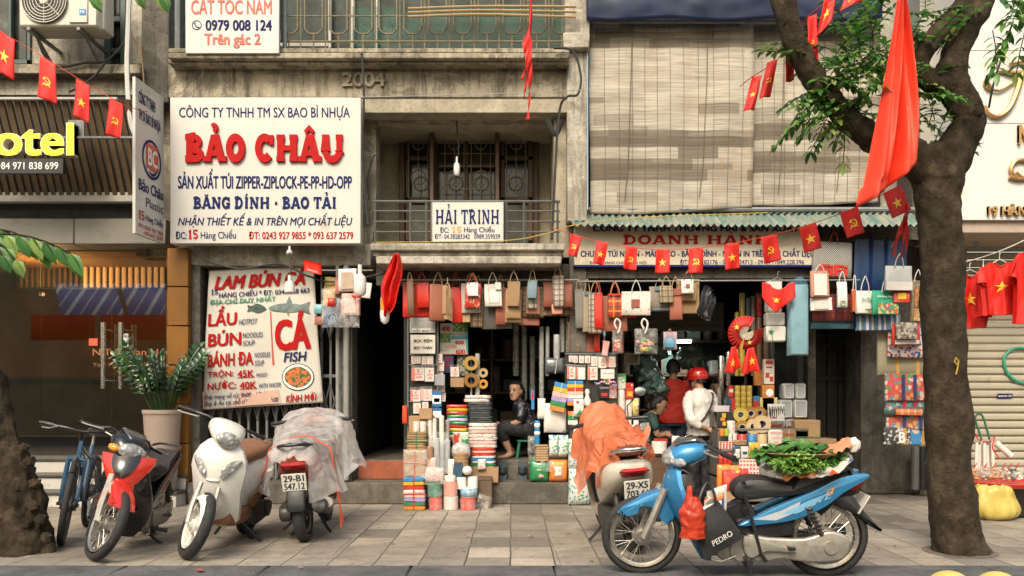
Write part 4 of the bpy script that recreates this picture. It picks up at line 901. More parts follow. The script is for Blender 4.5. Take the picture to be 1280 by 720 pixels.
# furled flag below the balcony and ribbon bunches
def furl(u, v):
 w=(4+19*sin(PI*min(1, v*.95+.02))**.8); px=496-14*v+(u-.5)*w; return P(px+2.5*sin(v*9)*v, 317+74*v+5*sin(u*7)*v, 8.9)+V(0, .05*sin(u*14+v*3), 0)
fl=flag('furled_flag', furl, None, (.5, .5), .2, 'furled red flag with its tip wrapped under the balcony slab', None, 3, 24, 20)
mb=MB(); mb.lathe([(.012, 0), (.042, .03), (.05, .09), (.05, .14)], P(481, 405, 9.0)); mb.bw('wrapped_tip', M['whiteink'], fl)
mb=MB(); mb.lathe([(.05, 0), (.052, .12), (.05, .17)], P(481.5, 392, 9.0)); mb.bw('gold_band', mat('orange wrapper', (.7, .3, .03), .35), fl)
mb=MB(); mb.lathe([(.05, 0), (.05, .09), (.04, .2)], P(482, 377, 9.0)); mb.bw('blue_band', mat('blue wrapper', (.03, .15, .4), .35), fl)
mb=MB(); mb.tube([P(497, 316, 9.02), P(483, 392, 9.02)], .009, 6); mb.bw('pole', M['steel'], fl)
def ribbons(lab, base, strips, Y):
 t=thing('ribbon_bunch', lab, 'ribbon', tuple(P(*base, Y)))
 for i, (pts, w) in enumerate(strips):
  L=spl([P(x, y, Y+.03*sin(i*2+k)) for k, (x, y) in enumerate(pts)], 6); mb=MB(); n=len(L)
  vs=[]
  for k, p in enumerate(L): a=k*.5+i; vs += [p+V(w*cos(a)*.7+w*.3, w*sin(a), 0), p-V(w*cos(a)*.7+w*.3, w*sin(a), 0)]
  mb.add(vs, [(2*k, 2*k+1, 2*k+3, 2*k+2) for k in range(n-1)]); mb.bw('ribbon', M['flagred'], t, thick=.002)
ribbons('long torn red ribbons dangling before the upper balcony', (660, 150), [([(662, -10), (664, 20), (658, 50), (655, 72)], .03), ([(664, -10), (663, 40), (660, 70), (652, 100)], .028), ([(663, 0), (662, 60), (659, 90), (655, 122)], .026), ([(664, 50), (662, 90), (662, 120), (659, 150)], .026)], 7.8)
ribbons('bunch of red ribbons hanging beside the tree trunk', (1125, 320), [([(1130, 240), (1133, 262), (1131, 285), (1126, 322)], .016), ([(1132, 262), (1128, 285), (1121, 300), (1118, 322)], .016), ([(1134, 262), (1134, 290), (1132, 318)], .014), ([(1130, 270), (1124, 290), (1116, 318)], .014), ([(1131, 275), (1122, 295), (1114, 310)], .012)], 7.2)
# ---------------------------------------------------------------- motorbikes; local axes: x forward, y to the rider's left, z up
def paint(n, c, r=.22): return mat(n, c, r, .06, 3, coat=.7, dirt=tuple([tuple(.5*x+.5*y for x, y in zip(c, (.16, .135, .1))), 4, .57]))
M['blue']=mat('metallic blue paint', (.045, .25, .50), .28, .08, 3, .35, coat=.6, dirt=((.12, .16, .18), 8, .64))
M['red']=paint('red motorbike paint', (.60, .028, .015)); M['white']=paint('white scooter paint', (.66, .635, .57)); M['cream']=paint('cream scooter paint', (.60, .55, .45))
M['gloss']=mat('glossy black plastic', (.014, .014, .016), .22, .2, 12, coat=.4, dirt=((.07, .06, .05), 8, .62)); M['seat']=mat('black vinyl seat', (.028, .027, .027), .48, .2, 30, bump=.15, bs=200)
M['brown']=mat('brown vinyl seat', (.19, .085, .04), .5, .15, 20, bump=.1, bs=200); M['alu']=mat('dull aluminium', (.42, .39, .34), .42, .2, 14, .65, dirt=((.1, .08, .06), 8, .58))
M['engine']=mat('dark engine metal', (.07, .066, .06), .5, .3, 20, .5); M['rim']=mat('aged chrome rim', (.5, .47, .42), .3, .15, 20, .85, dirt=((.2, .13, .07), 14, .62))
M['tail']=mat('red tail lens', (.45, .012, .01), .12, .1, coat=.6); M['amber']=mat('amber lens', (.75, .28, .03), .15, coat=.5); M['plate']=mat('white number plate', (.62, .6, .54), .4, .05)
gg=G('clear lamp lens'); gg.b.inputs['Coat Weight'].default_value=.8; v=gg.n('TexVoronoi'); v.inputs['Scale'].default_value=26; gg.l(gg.map(1), v.inputs[0]); gg.bump(v.outputs[0], .5, .02)
M['lens']=gg.out(gg.ramp(v.outputs[0], [(.1, (.66, .65, .61)), (.5, (.3, .3, .29))]), .1, .2)
def ab(pts): return [((914-x)/182, (719-y)/182) for x, y in pts]
def wheel(root, x, r, tw, style, F, name='wheel', rim=None, disc=False):
 """tyre, rim, hub and spokes; F is the steering transform"""
 rim=rim or M['rim']; mb=MB(); mb.M=F; rr=r-tw*.85
 prof=[(rr, -tw*.36), (rr-.012, -tw*.3), (rr-.012, tw*.3), (rr, tw*.36), (rr+.014, tw*.4), (rr+.014, -tw*.4)]
 n=40; rings=[[V(x+p[0]*cos(a), p[1], r+p[0]*sin(a)) for p in prof] for a in [2*PI*k/n for k in range(n+1)]]; mb.loft(rings, caps=False)
 mb.cyl((x, -.055, r), (x, .055, r), .045 if style == 'spoke' else .04, None, 14); mb.cyl((x, -.085, r), (x, .085, r), .014, None, 8); mb.cyl((x, -.03, r), (x, .03, r), .065, None, 18)
 if style == 'spoke':
  for k in range(32):
   a=2*PI*k/32; sg=1 if k % 2 else -1; b=a+(.35 if k % 4<2 else -.35); mb.tube([(x+.055*cos(b), sg*.028, r+.055*sin(b)), (x+rr*cos(a), sg*.006, r+rr*sin(a))], .0024, 4)
 else:
  for k in range(6):
   a=2*PI*k/6+.2; t=a+.12; mb.tube([(x+.04*cos(a), 0, r+.04*sin(a)), (x+rr*.55*cos(t), .008, r+rr*.55*sin(t)), (x+rr*cos(t+.06), 0, r+rr*sin(t+.06))], [.022, .015, .02], 6)
 w=mb.build(name, rim, root)
 mb=MB(); mb.M=F; q=[]
 for k in range(13): t=-.35+(PI+.7)*k/12; q.append((rr+.01+tw*.42+tw*.46*sin(t), tw*.5*cos(t)))
 N=72; rings=[]
 for i in range(N+1):
  a=2*PI*i/N; rings.append([V(x+(p[0]-(.004 if (i+j) % 4 == 0 and 3<j<9 else 0))*cos(a), p[1], r+(p[0]-(.004 if (i+j) % 4 == 0 and 3<j<9 else 0))*sin(a)) for j, p in enumerate(q)])
 mb.loft(rings, caps=False); mb.build('tyre', M['rubber'], w, ang=60)
 if disc: mb=MB(); mb.M=F; mb.lathe([(.05, -.002), (.1, -.002), (.1, .002), (.05, .002)], (x, .06, r), YX, 28); mb.build('brake_disc', M['chrome'], w)
 return w
def shield(mb, rows, th=.03, n=9, top=None):
 """rows of (z, x, half width, sweep back at the rim)"""
 rings=[]
 for z, x, hw, k in rows:
  f=[V(x-k*(2*i/(n-1)-1)**2, hw*(2*i/(n-1)-1), z) for i in range(n)]; rings.append(f+[p+V(-th, 0, -.003) for p in f[::-1]])
 mb.loft(rings)
def steerM(px, pz, ang, rake=R(26)):
 ax=V(-sin(rake), 0, cos(rake)); return Matrix.Translation((px, 0, pz)) @ Matrix.Rotation(ang, 4, ax) @ Matrix.Translation((-px, 0, -pz))
def bars(root, F, x, z, hw=.33, drop=.0, m=None, mirrors=(1, -1), lever=True, back=.14, mh=.26):
 for sg in (1, -1):
  mb=MB(); mb.M=F; mb.tube([(x, sg*.05, z), (x-.02, sg*.16, z+.02), (x-back*.7, sg*(hw-.11), z+.01-drop)], .012, 8); mb.build('handlebar', M['black'], root)
  mb=MB(); mb.M=F; mb.tube([(x-back*.7, sg*(hw-.12), z+.01-drop), (x-back, sg*hw, z-drop)], [.017, .018], 10); mb.cyl((x-back, sg*hw, z-drop), (x-back-.006, sg*(hw+.012), z-drop), .021, None, 10); mb.build('grip', M['black'], root)
  if lever: mb=MB(); mb.M=F; mb.tube([(x-.02, sg*(hw-.13), z), (x+.03, sg*(hw-.11), z-.005), (x-.02, sg*(hw-.0), z-.02), (x-.04, sg*(hw+.03), z-.02)], .006, 6); mb.build('brake_lever', M['alu'], root)
  if sg in mirrors:
   mb=MB(); mb.M=F; mb.tube([(x-.03, sg*(hw-.13), z), (x-.02, sg*(hw-.12), z+.12), (x-.03, sg*(hw-.02), z+mh)], .006, 6); o=mb.build('mirror_stem', M['black'], root)
   mb=MB(); mb.M=F; mb.ell((x-.03, sg*(hw+.01), z+mh+.03), (.015, .06, .045), 14, 8); mb.build('mirror', M['black'], o)
   mb=MB(); mb.M=F; mb.ell((x-.042, sg*(hw+.01), z+mh+.03), (.008, .052, .037), 14, 8); mb.build('mirror_glass', M['chrome'], o)
def place(root, f, r, lean=0):
 """stand a bike with its front tyre on pixel f and its rear tyre on pixel r of the pavement"""
 q=[]
 for px, py in (f, r): Y=CAMZ*FPX/(py-495); q.append(V((px-640)/FPX*Y, Y, 0))
 d=q[0]-q[1]; root.location=(q[0]+q[1])/2+V(0, 0, .004); root.rotation_euler=(lean, 0, math.atan2(d.y, d.x)); return root
def bolt_tube(name, root, pts, r, m, F=None, n=8):
 mb=MB(); mb.M=F or Matrix(); mb.tube(pts, r, n); return mb.build(name, m, root)
def underbone(label, main, fender, panel, steer=0, stripe=None, mirrors=(1, -1), shieldred=None):
 t=thing('motorbike', label, 'motorbike'); F=steerM(.42, .7, steer); I=Matrix()
 wheel(t, .61, .262, .07, 'spoke', F); wheel(t, -.62, .272, .08, 'spoke', I)
 fo=ab([(771, 641), (780, 632), (795, 624), (812, 616), (828, 613), (838, 622), (844, 640), (838, 654), (825, 641), (806, 634), (788, 637)])
 mb=MB(); mb.M=F; mb.slab(sp2(fo, 3), .18 if shieldred else .15, .03, 0, lambda x, z: .78+.22*min(1, (x-.35)/.3) if x<.65 else 1); mb.build('front_fender', fender, t)
 for sg in (1, -1):
  bolt_tube('fork', t, [(.61, sg*.08, .262), (.555, sg*.085, .39), (.47, sg*.08, .60)], [.024, .026, .026], M['alu'], F)
 mb=MB(); shield(mb, [(.78, .40, .09, .02), (.72, .445, .13, .05), (.64, .475, .165, .09), (.55, .475, .185, .12), (.45, .43, .195, .13), (.34, .355, .19, .12), (.22, .275, .15, .09), (.11, .21, .07, .03)], .03)
 mb.build('leg_shield', main, t)
 if shieldred:
  for sg in ():
   mb=MB(); mb.loft([[V(.42+dx, sg*(y+dy), z) for dx, dy in ((.03, -.035), (.055, 0), (.02, .035), (0, 0))] for z, y in ((.83, .17), (.76, .15), (.68, .105), (.6, .05), (.54, .035))]); mb.build('shield_trim', shieldred, t)
  mb=MB(); shield(mb, [(.77, .45, .2, .08), (.72, .485, .195, .10), (.66, .512, .165, .10), (.59, .522, .12, .07), (.53, .515, .075, .03), (.49, .50, .045, .01)], .03); mb.build('shield_trim', shieldred, t)
  mb=MB(); shield(mb, [(.785, .455, .10, .02), (.74, .487, .10, .03), (.69, .515, .085, .02), (.64, .532, .055, .015), (.61, .535, .02, .002)], .02); mb.build('badge_plate', M['gloss'], t)
 mb=MB(); mb.slab(sp2([(.40, .70), (.30, .70), (.22, .5), (.12, .40), (-.05, .38), (-.12, .5), (-.02, .58), (.06, .5), (.12, .46), (.17, .5), (.25, .64)][::-1] if 0 else [(.40, .66), (.30, .70), (.2, .5), (.08, .44), (-.1, .5), (-.16, .36), (0, .28), (.2, .24), (.34, .36)], 3), .17, .02); mb.build('centre_tunnel', M['gloss'], t)
 # handlebar cowl
 mb=MB(); mb.M=F; rings=[sup((x, 0, z), a, b, 20, .75, 'x') for x, z, a, b in ((.17, .86, .05, .03), (.2, .855, .12, .055), (.27, .845, .145, .08), (.36, .82, .14, .09), (.42, .795, .11, .075), (.45, .785, .06, .045))]; mb.loft(rings); mb.build('handlebar_cowl', main if not shieldred else M['gloss'], t)
 mb=MB(); mb.M=F; mb.ell((.415, 0, .80), (.062, .115, .068), 18, 10, Euler((0, R(-25), 0))); mb.build('headlight', M['lens'], t)
 for sg in (1, -1): mb=MB(); mb.M=F; mb.ell((.385, sg*.13, .785), (.05, .03, .03), 12, 8, Euler((0, 0, R(-35*sg)))); mb.build('indicator', M['lens'] if not shieldred else M['amber'], t)
 mb=MB(); mb.M=F; mb.loft([sup((x, 0, z), a, .016, 16, .6, 'x') for x, z, a in ((.2, .905, .07), (.27, .932, .1), (.36, .915, .085), (.40, .885, .05))]); mb.build('windscreen', mat('smoky meter visor', (.05, .055, .06), .08, coat=.5), t)
 bars(t, F, .22, .88, .33, .03, mirrors=mirrors)
 st=[(.015, .575), (-.01, .645), (-.09, .675), (-.2, .675), (-.28, .655), (-.42, .64), (-.58, .69), (-.73, .745), (-.77, .72), (-.62, .62), (-.4, .56), (-.2, .54), (-.04, .52)]
 mb=MB(); mb.slab(sp2(st, 3), .25, .04, 0, lambda x, z: .72 if x>-.05 else 1); mb.build('seat', M['seat'], t)
 sp=[(-.02, .36), (-.143, .428), (-.253, .488), (-.49, .592), (-.676, .69), (-.84, .715), (-.85, .68), (-.70, .585), (-.58, .49), (-.4, .407), (-.2, .37)]
 for sg in (1, -1):
  mb=MB(); mb.slab(sp2(sp, 3), .05, .014, sg*.105); o=mb.build('side_panel', panel, t)
  if stripe:
   for i in range(len(stripe)):
    pts, m, txt=stripe[i]; mb=MB(); vs, fs=fan(pts); mb.add([(p.x, sg*(.1315+.001*i), p.y) for p in vs], fs); mb.build('decal', m, o, normals=False)
 mb=MB(); mb.slab(sp2([(-.0, .40), (-.14, .415), (-.36, .41), (-.4, .3), (-.3, .27), (-.12, .27), (-.02, .31)], 3), .2, .02); mb.build('lower_panel', M['gloss'], t)
 mb=MB(); mb.slab(sp2([(-.45, .55), (-.62, .62), (-.8, .66), (-.80, .56), (-.68, .53), (-.58, .42)], 2), .15, .02); mb.build('under_tail', M['black'], t)
 # engine, chain case, exhaust
 mb=MB(); mb.cyl((.16, 0, .25), (.0, 0, .22), .075, .09, 14)
 for k in range(6): mb.cyl((.14-.022*k, 0, .247-.004*k), (.13-.022*k, 0, .245-.004*k), .098, None, 14)
 mb.box((-.06, 0, .2), (.2, .2, .16), .03); mb.build('engine', M['engine'], t)
 mb=MB(); mb.lathe([(.02, .012), (.075, .01), (.085, 0), (.085, -.03)], (-.04, .125, .2), Euler((R(-90), 0, 0)), 20); mb.lathe([(.02, .012), (.06, .01), (.068, 0)], (.06, .115, .19), Euler((R(-90), 0, 0)), 18); mb.build('crankcase_cover', M['alu'], t)
 cc=[(-.08, .30), (-.2, .285), (-.45, .28), (-.6, .33), (-.72, .3), (-.745, .22), (-.69, .14), (-.5, .12), (-.3, .14), (-.2, .12), (-.12, .13), (-.08, .2)]
 mb=MB(); mb.slab(sp2(cc, 3), .045, .016, .115); mb.cyl((-.62, .135, .225), (-.62, .15, .225), .045, None, 16); mb.build('chain_case', M['alu'], t)
 mb=MB(); mb.slab(sp2([(-.05, .30), (-.18, .27), (-.38, .215), (-.36, .19), (-.2, .2), (-.1, .15), (-.05, .2)], 2), .03, .01, .15); mb.build('foot_bracket', M['alu'], t)
 bolt_tube('exhaust_pipe', t, [(.12, -.06, .2), (.1, -.09, .12), (-.1, -.12, .13), (-.25, -.14, .16)], .02, M['alu'])
 mb=MB(); mb.tube([(-.22, -.15, .16), (-.3, -.15, .18), (-.75, -.16, .27), (-.8, -.16, .28)], [.025, .05, .055, .035], 14); mb.build('muffler', M['engine'], t)
 for sg in (1, -1):
  bolt_tube('shock_absorber', t, [(-.47, sg*.12, .5), (-.56, sg*.13, .3)], .016, M['engine'])
  mb=MB(); mb.tube([(-.47-.09*k/44+.026*cos(k*.9), sg*(.12+.01*k/44)+.026*sin(k*.9), .49-.17*k/44) for k in range(45)], .0055, 5); mb.build('shock_spring', M['engine'], t)
  bolt_tube('foot_peg', t, [(-.06, sg*.1, .15), (-.07, sg*.27, .15)], [.012, .02], M['black'])
  bolt_tube('passenger_peg', t, [(-.33, sg*.12, .22), (-.36, sg*.22, .23)], .013, M['black'])
 bolt_tube('gear_lever', t, [(-.0, .14, .16), (.1, .17, .13), (.16, .17, .14)], .008, M['alu']); bolt_tube('kick_lever', t, [(-.04, -.13, .2), (-.14, -.17, .12)], .01, M['alu'])
 bolt_tube('side_stand', t, [(-.05, .1, .13), (-.09, .2, .05), (-.11, .245, -.01+.035)], [.012, .012, .014], M['black'])
 bolt_tube('grab_rail', t, spl([(-.5, .1, .66), (-.68, .125, .75), (-.82, .09, .78), (-.84, 0, .78), (-.82, -.09, .78), (-.68, -.125, .75), (-.5, -.1, .66)], 4), .011, M['black'])
 mb=MB(); mb.slab(sp2([(-.655, .61), (-.76, .67), (-.85, .695), (-.845, .64), (-.78, .59)], 2), .2, .03); mb.build('tail_light', M['tail'], t)
 rf=[(-.64, .53), (-.764, .57), (-.86, .45), (-.98, .315), (-.90, .35), (-.80, .43), (-.70, .47)]
 mb=MB(); mb.slab(sp2(rf, 3), .14, .02); mb.build('rear_fender', M['black'], t)
 mb=MB(); mb.box((-.845, 0, .50), (.006, .19, .14), .002, Euler((0, R(-30), 0))); o=mb.build('number_plate', M['plate'], t)
 return t
def bikeplate(t, o, l1, l2): pass

dec=[([(-.12, .405), (-.3, .47), (-.42, .53), (-.40, .46), (-.26, .40)], mat('silver decal', (.42, .46, .48), .3, .05), ''), ([(-.3, .445), (-.46, .53), (-.58, .58), (-.5, .5), (-.4, .45)], mat('pale blue decal', (.2, .42, .6), .3), '')]
b1=underbone('metallic blue motorbike carrying green herbs and a black tote bag', M['blue'], M['blue'], M['blue'], R(4), dec, ())
place(b1, (803, 716.5), (1027, 719.5), R(-4))
o=[c for c in kids(b1) if c.name.startswith('side_panel')][0]
for c in kids(b1):
 if c.name.startswith('grab_rail'): bpy.data.objects.remove(c)
mb=MB(); put_geo(mb, text_geo('WAVE', .02, .35), (0, 0, 1, 1), lambda u, v, w=0: V(-.38-.25*u, .1345+w, .482+.125*u-.042*v), .0); mb.build('decal_letters', mat('pale blue decal', (.2, .42, .6), .3), o)
mb=MB(); put_geo(mb, text_geo('α', .02, .35), (0, 0, 1, 1), lambda u, v, w=0: V(-.58-.06*u, .1345+w, .60+.03*u-.04*v), .0); mb.build('decal_letters', M['amber'], o)
dr=[([(-.15, .425), (-.4, .545), (-.66, .675), (-.8, .70), (-.62, .62), (-.36, .48)], M['red'], ''), ([(-.2, .405), (-.4, .47), (-.55, .56), (-.48, .48), (-.34, .42)], mat('gold decal', (.5, .38, .1), .3), '')]
b2=underbone('red and black motorbike leaning on its stand beside the blue bicycle', M['gloss'], M['red'], M['gloss'], R(38), dr, (), M['red'])
place(b2, (120, 705.5), (192, 664), R(-9))

# ---------------------------------------------------------------- scooters
def scooter(label, body, seatm, inner, steer=0, round_=False, mirrors=(), cat='scooter', plate=None):
 t=thing('scooter', label, cat); F=steerM(.42, .7, steer); I=Matrix()
 wheel(t, .62, .245, .085, 'cast', F, rim=body if not round_ else M['rim'], disc=True); wheel(t, -.60, .24, .10, 'cast', I, rim=M['engine'])
 mb=MB(); mb.M=F; rings=[]
 for a in [R(d) for d in (150, 128, 105, 82, 60, 38, 18)]:
  r=.275; c=V(.62+r*cos(a), 0, .245+r*sin(a)); n=V(cos(a), 0, sin(a)); w=.075*(1-.35*abs(a-R(95))/R(80)); g=[]
  for k in range(9): s=-1+2*k/8; g.append(c+V(0, s*w, 0)-n*(.055*s*s+.02))
  rings.append(g+[p-n*.012 for p in g[::-1]])
 mb.loft(rings); mb.build('front_fender', body, t)
 for sg in (1, -1): bolt_tube('fork', t, [(.62, sg*.075, .245), (.57, sg*.08, .36), (.5, sg*.07, .54)], [.02, .022, .022], M['alu'], F)
 mb=MB(); mb.M=Matrix()
 shield(mb, [(.90, .345, .05, .01), (.875, .385, .11, .03), (.82, .42, .165, .06), (.74, .45, .205, .09), (.66, .462, .215, .11), (.57, .455, .20, .12), (.47, .43, .185, .11), (.36, .375, .18, .1), (.26, .31, .17, .08), (.19, .26, .13, .05)], .05, 13); mb.build('front_apron', body, t)
 mb=MB(); shield(mb, [(.84, .345, .12, .04), (.72, .37, .17, .08), (.58, .365, .17, .1), (.42, .32, .15, .09), (.28, .24, .13, .05)], .03, 11); mb.build('inner_apron', inner, t)
 if not round_:
  for sg in (1, -1):
   rr=[]
   for k in range(7):
    s=k/6; y=sg*(.06+.125*s); z=.625+.11*s; yy=y/.212; x=.462-.1*yy*yy+.012; h=.006+.045*sin(PI*(s*.75+.2)); rr.append([V(x, y, z+h), V(x+.012, y, z), V(x, y, z-h), V(x-.03, y, z)])
   mb=MB(); mb.loft(rr); mb.build('indicator_lens', M['lens'], t)
  mb=MB(); shield(mb, [(.585, .464, .05, .01), (.57, .47, .05, .01)], .01); mb.build('badge_plate', M['alu'], t)
 mb=MB(); mb.M=F; mb.loft([sup((x, 0, z), a, b, 20, .75, 'x') for x, z, a, b in ((.2, .98, .07, .03), (.24, .975, .13, .05), (.31, .965, .15, .075), (.39, .94, .13, .085), (.45, .91, .09, .07), (.475, .90, .045, .035))]); mb.build('handlebar_cowl', body, t)
 mb=MB(); mb.M=F; mb.ell((.435, 0, .905), (.06, .098, .07), 18, 10, Euler((0, R(-20), 0))); mb.build('headlight', M['lens'], t)
 bars(t, F, .25, .985, .35, .0, mirrors=mirrors, mh=.2)
 mb=MB(); mb.loft([sup((x, 0, z), w, h, 16, .5, 'x') for x, z, w, h in ((.3, .27, .13, .06), (.2, .25, .16, .06), (.0, .25, .17, .06), (-.15, .27, .17, .08))]); mb.build('footboard', inner if not round_ else body, t)
 e=1.16 if round_ else 1.0
 mb=MB(); mb.loft([sup((x, 0, z), w*e, h, 22, .72, 'x') for x, z, w, h in ((-.04, .42, .10, .16), (-.1, .46, .145, .22), (-.25, .52, .175, .2), (-.45, .57, .185, .165), (-.65, .61, .165, .125), (-.8, .65, .115, .075), (-.87, .67, .05, .03))]); mb.build('rear_body', body, t)
 mb=MB(); mb.loft([sup((x, 0, z), w, h, 18, .6, 'x') for x, z, w, h in ((-.0, .66, .06, .02), (-.05, .71, .1, .05), (-.2, .745, .135, .055), (-.4, .755, .145, .055), (-.6, .79, .135, .05), (-.74, .80, .09, .035), (-.78, .8, .04, .015))]); mb.build('seat', seatm, t)
 if not round_:
  for sg in (1, -1): mb=MB(); mb.slab(sp2([(.02, .42), (-.12, .45), (-.3, .5), (-.48, .57), (-.38, .45), (-.22, .36), (-.05, .32)], 3), .02, .006, sg*.182); mb.build('side_trim', seatm if seatm is M['brown'] else M['alu'], t)
 bolt_tube('grab_rail', t, spl([(-.55, .13, .74), (-.74, .14, .8), (-.88, .08, .82), (-.9, 0, .82), (-.88, -.08, .82), (-.74, -.14, .8), (-.55, -.13, .74)], 4), .014, M['black'] if not round_ else M['chrome'])
 mb=MB(); mb.slab(sp2([(-.12, .33), (-.3, .34), (-.6, .32), (-.7, .28), (-.68, .19), (-.5, .16), (-.25, .14), (-.1, .2)], 3), .1, .02, .13); mb.cyl((-.56, .18, .24), (-.56, .195, .24), .06, None, 18); mb.build('engine', M['engine'], t)
 mb=MB(); mb.tube([(-.2, -.13, .2), (-.3, -.155, .22), (-.42, -.165, .25), (-.78, -.17, .31), (-.82, -.17, .315), (-.822, -.17, .316)], [.02, .03, .062, .066, .055, .02], 16); mb.build('muffler', M['black'], t)
 mb=MB(); mb.tube([(-.4, -.20, .28), (-.7, -.225, .32)], [.045, .045], 10); mb.build('muffler_guard', M['alu'], t)
 bolt_tube('side_stand', t, [(-.08, .12, .18), (-.12, .22, .08), (-.14, .275, .04)], [.012, .012, .014], M['black'])
 for sg in (1, -1): bolt_tube('centre_stand', t, [(-.18, sg*.06, .17), (-.26, sg*.15, .03), (-.3, sg*.17, .015)], .013, M['black']); bolt_tube('shock_absorber', t, [(-.55, sg*.1, .48), (-.62, sg*.1, .28)], .024, M['engine'])
 mb=MB(); mb.slab(sp2([(-.70, .60), (-.84, .61), (-.9, .66), (-.86, .68), (-.76, .68)], 2), .22, .03); mb.build('tail_light', M['tail'], t)
 mb=MB(); mb.slab(sp2([(-.62, .52), (-.78, .56), (-.86, .46), (-.90, .30), (-.86, .29), (-.80, .36), (-.70, .44)], 3), .15, .02); mb.build('rear_fender', M['black'], t)
 q=V(-.885, 0, .52); Q=Euler((0, R(-14), 0)); mb=MB(); mb.box(q, (.006, .195, .145), .002, Q); o=mb.build('number_plate', M['plate'], t); Qm=Q.to_matrix()
 for s, v0, v1 in (plate or ()):
  mb=MB(); put_geo(mb, text_geo(s, .03), (0, 0, 1, 1), lambda u, v, w=0: q+Qm @ V(-.0035-w, .083-.166*u, .0725-.145*(v0+(v1-v0)*v)), .0005); mb.build('plate_digits', M['blackink'], o, normals=False)
 return t
s1=scooter('white scooter with brown seat and clear front indicator lenses', M['white'], M['brown'], M['brown'], R(36))
place(s1, (236, 701.5), (312, 663), R(-8))
s2=scooter('dark red scooter wrapped in clear plastic sheet seen from behind', mat('dull red scooter paint', (.28, .045, .02), .4, .15, 5, coat=.3), M['seat'], M['black'], 0, plate=(('29-B1', .08, .46), ('547.12', .54, .92)))
place(s2, (414, 645), (373, 684), R(-4))
s3=scooter('cream round-bodied scooter under a torn orange plastic bag', M['cream'], mat('dark red brown seat', (.16, .045, .02), .5), M['black'], R(6), True, (-1,), plate=(('29-X5', .08, .46), ('703.61', .54, .92)))
place(s3, (750, 655), (803, 698), R(-5))

# draped covers
def drape(name, m, lab, root, rows, nu=36, nv=44, wr=.03, seed=0, hem=.05, flare=.1, asym=0.0):
 """rows of (x, ridge z, half width, hem z) along the bike; an inverted U with creases"""
 xs=[r[0] for r in rows]
 def at(t):
  k=t*(len(rows)-1); i=min(int(k), len(rows)-2); f=k-i; f=f*f*(3-2*f); return [rows[i][j]*(1-f)+rows[i+1][j]*f for j in range(4)]
 def fn(u, v):
  x, zr, hw, zh=at(v); s=u*2-1; a=abs(s); zh=zh+hem*nz((s*2.3, v*5, seed), 1.0)+hem*.6*sin(v*17+s)
  if a<.42: k=a/.42; y=hw*sin(k*1.35); z=zr-(zr-zh)*.30*k*k
  else: k=(a-.42)/.58; y=hw*(.976+flare*k*k); z=zr-(zr-zh)*(.30+.70*k)
  zh0=0; q=(x*2.6, s*1.5, seed); k=min(1, max(0, (a-.25)/.5)); f=sin(x*30+4*nz(q, 1.2)+seed+s*2)*.4+1.5*nz((x*7, (3 if s>0 else -3), z*1.1+seed), 1.0)
  w=wr*(k*f+(1-k*.6)*(.9*nz((x*5, s*4, seed), 1)-1.1*abs(nz((x*9+s*5, s*3-x*4, seed), 1))))
  return V(x+w*.35, (y+w*(.25+a))*(1 if s>0 else -1), z+w*(1-.7*k)-asym*s*a)
 mb=MB(); mb.sheet(fn, nu, nv); o=mb.build(name, m, None, ang=80)
 o.location=root.location; o.rotation_euler=root.rotation_euler; return o, fn
def cover(name, m, lab, cat, root, rows, **k):
 o, fn=drape(name, m, lab, root, rows, **k); tag(o, lab, cat); return o, fn
def sheetplastic(name, col, al, tr, rough=.28):
 g=G(name); f=g.noise(7, 6, .7); b=g.b; g.out(col, rough, 0, .7)
 f2=g.noise(13, 5, .7, None, 1.6); g.bump(f2, .4, .03)
 b.inputs['Alpha'].default_value=1; t=g.n('BsdfTranslucent'); t.inputs[0].default_value=(*col, 1); mx=g.n('MixShader'); mx.inputs[0].default_value=tr; g.l(b.outputs[0], mx.inputs[1]); g.l(t.outputs[0], mx.inputs[2])
 tp=g.n('BsdfTransparent'); m2=g.n('MixShader'); g.l(g.ramp(f, [(.3, al-.22), (.7, min(1, al+.2))]), m2.inputs[0]); g.l(tp.outputs[0], m2.inputs[1]); g.l(mx.outputs[0], m2.inputs[2])
 out=[n for n in g.t.nodes if n.bl_idname == 'ShaderNodeOutputMaterial'][0]; g.l(m2.outputs[0], out.inputs[0]); return g.m
M['clearsheet']=sheetplastic('milky clear plastic sheet', (.95, .92, .88), .50, .42, .12); M['orangesheet']=sheetplastic('thin orange plastic', (.95, .29, .13), .95, .42, .16)
cv, cf=cover('plastic_cover', M['clearsheet'], 'milky plastic sheet tied over the dark red scooter', 'cover', s2, [(-.93, .74, .15, .50), (-.8, .84, .22, .40), (-.5, .88, .27, .46), (-.2, .93, .29, .52), (.1, 1.04, .33, .62), (.3, 1.12, .37, .6), (.45, 1.08, .33, .56), (.55, .95, .22, .6)], wr=.045, hem=.13, seed=3, flare=.22, nu=110, nv=130, asym=-.05)
mb=MB(); L=[]
for k in range(25): u=.1+.8*k/24; L.append(cf(u, .26)+V(-.02, .015*(1 if u>.5 else -1), .02))
mb.tube(L, .007, 5); mb.tube([L[0], L[0]+V(0, -.01, -.2), L[0]+V(.03, -.03, -.42)], .007, 5); mb.tube([L[1], L[1]+V(.02, -.03, -.2), L[1]+V(0, -.03, -.5)], .007, 5)
o=mb.build('tie_string', mat('orange red string', (.7, .09, .03), .6), cv)
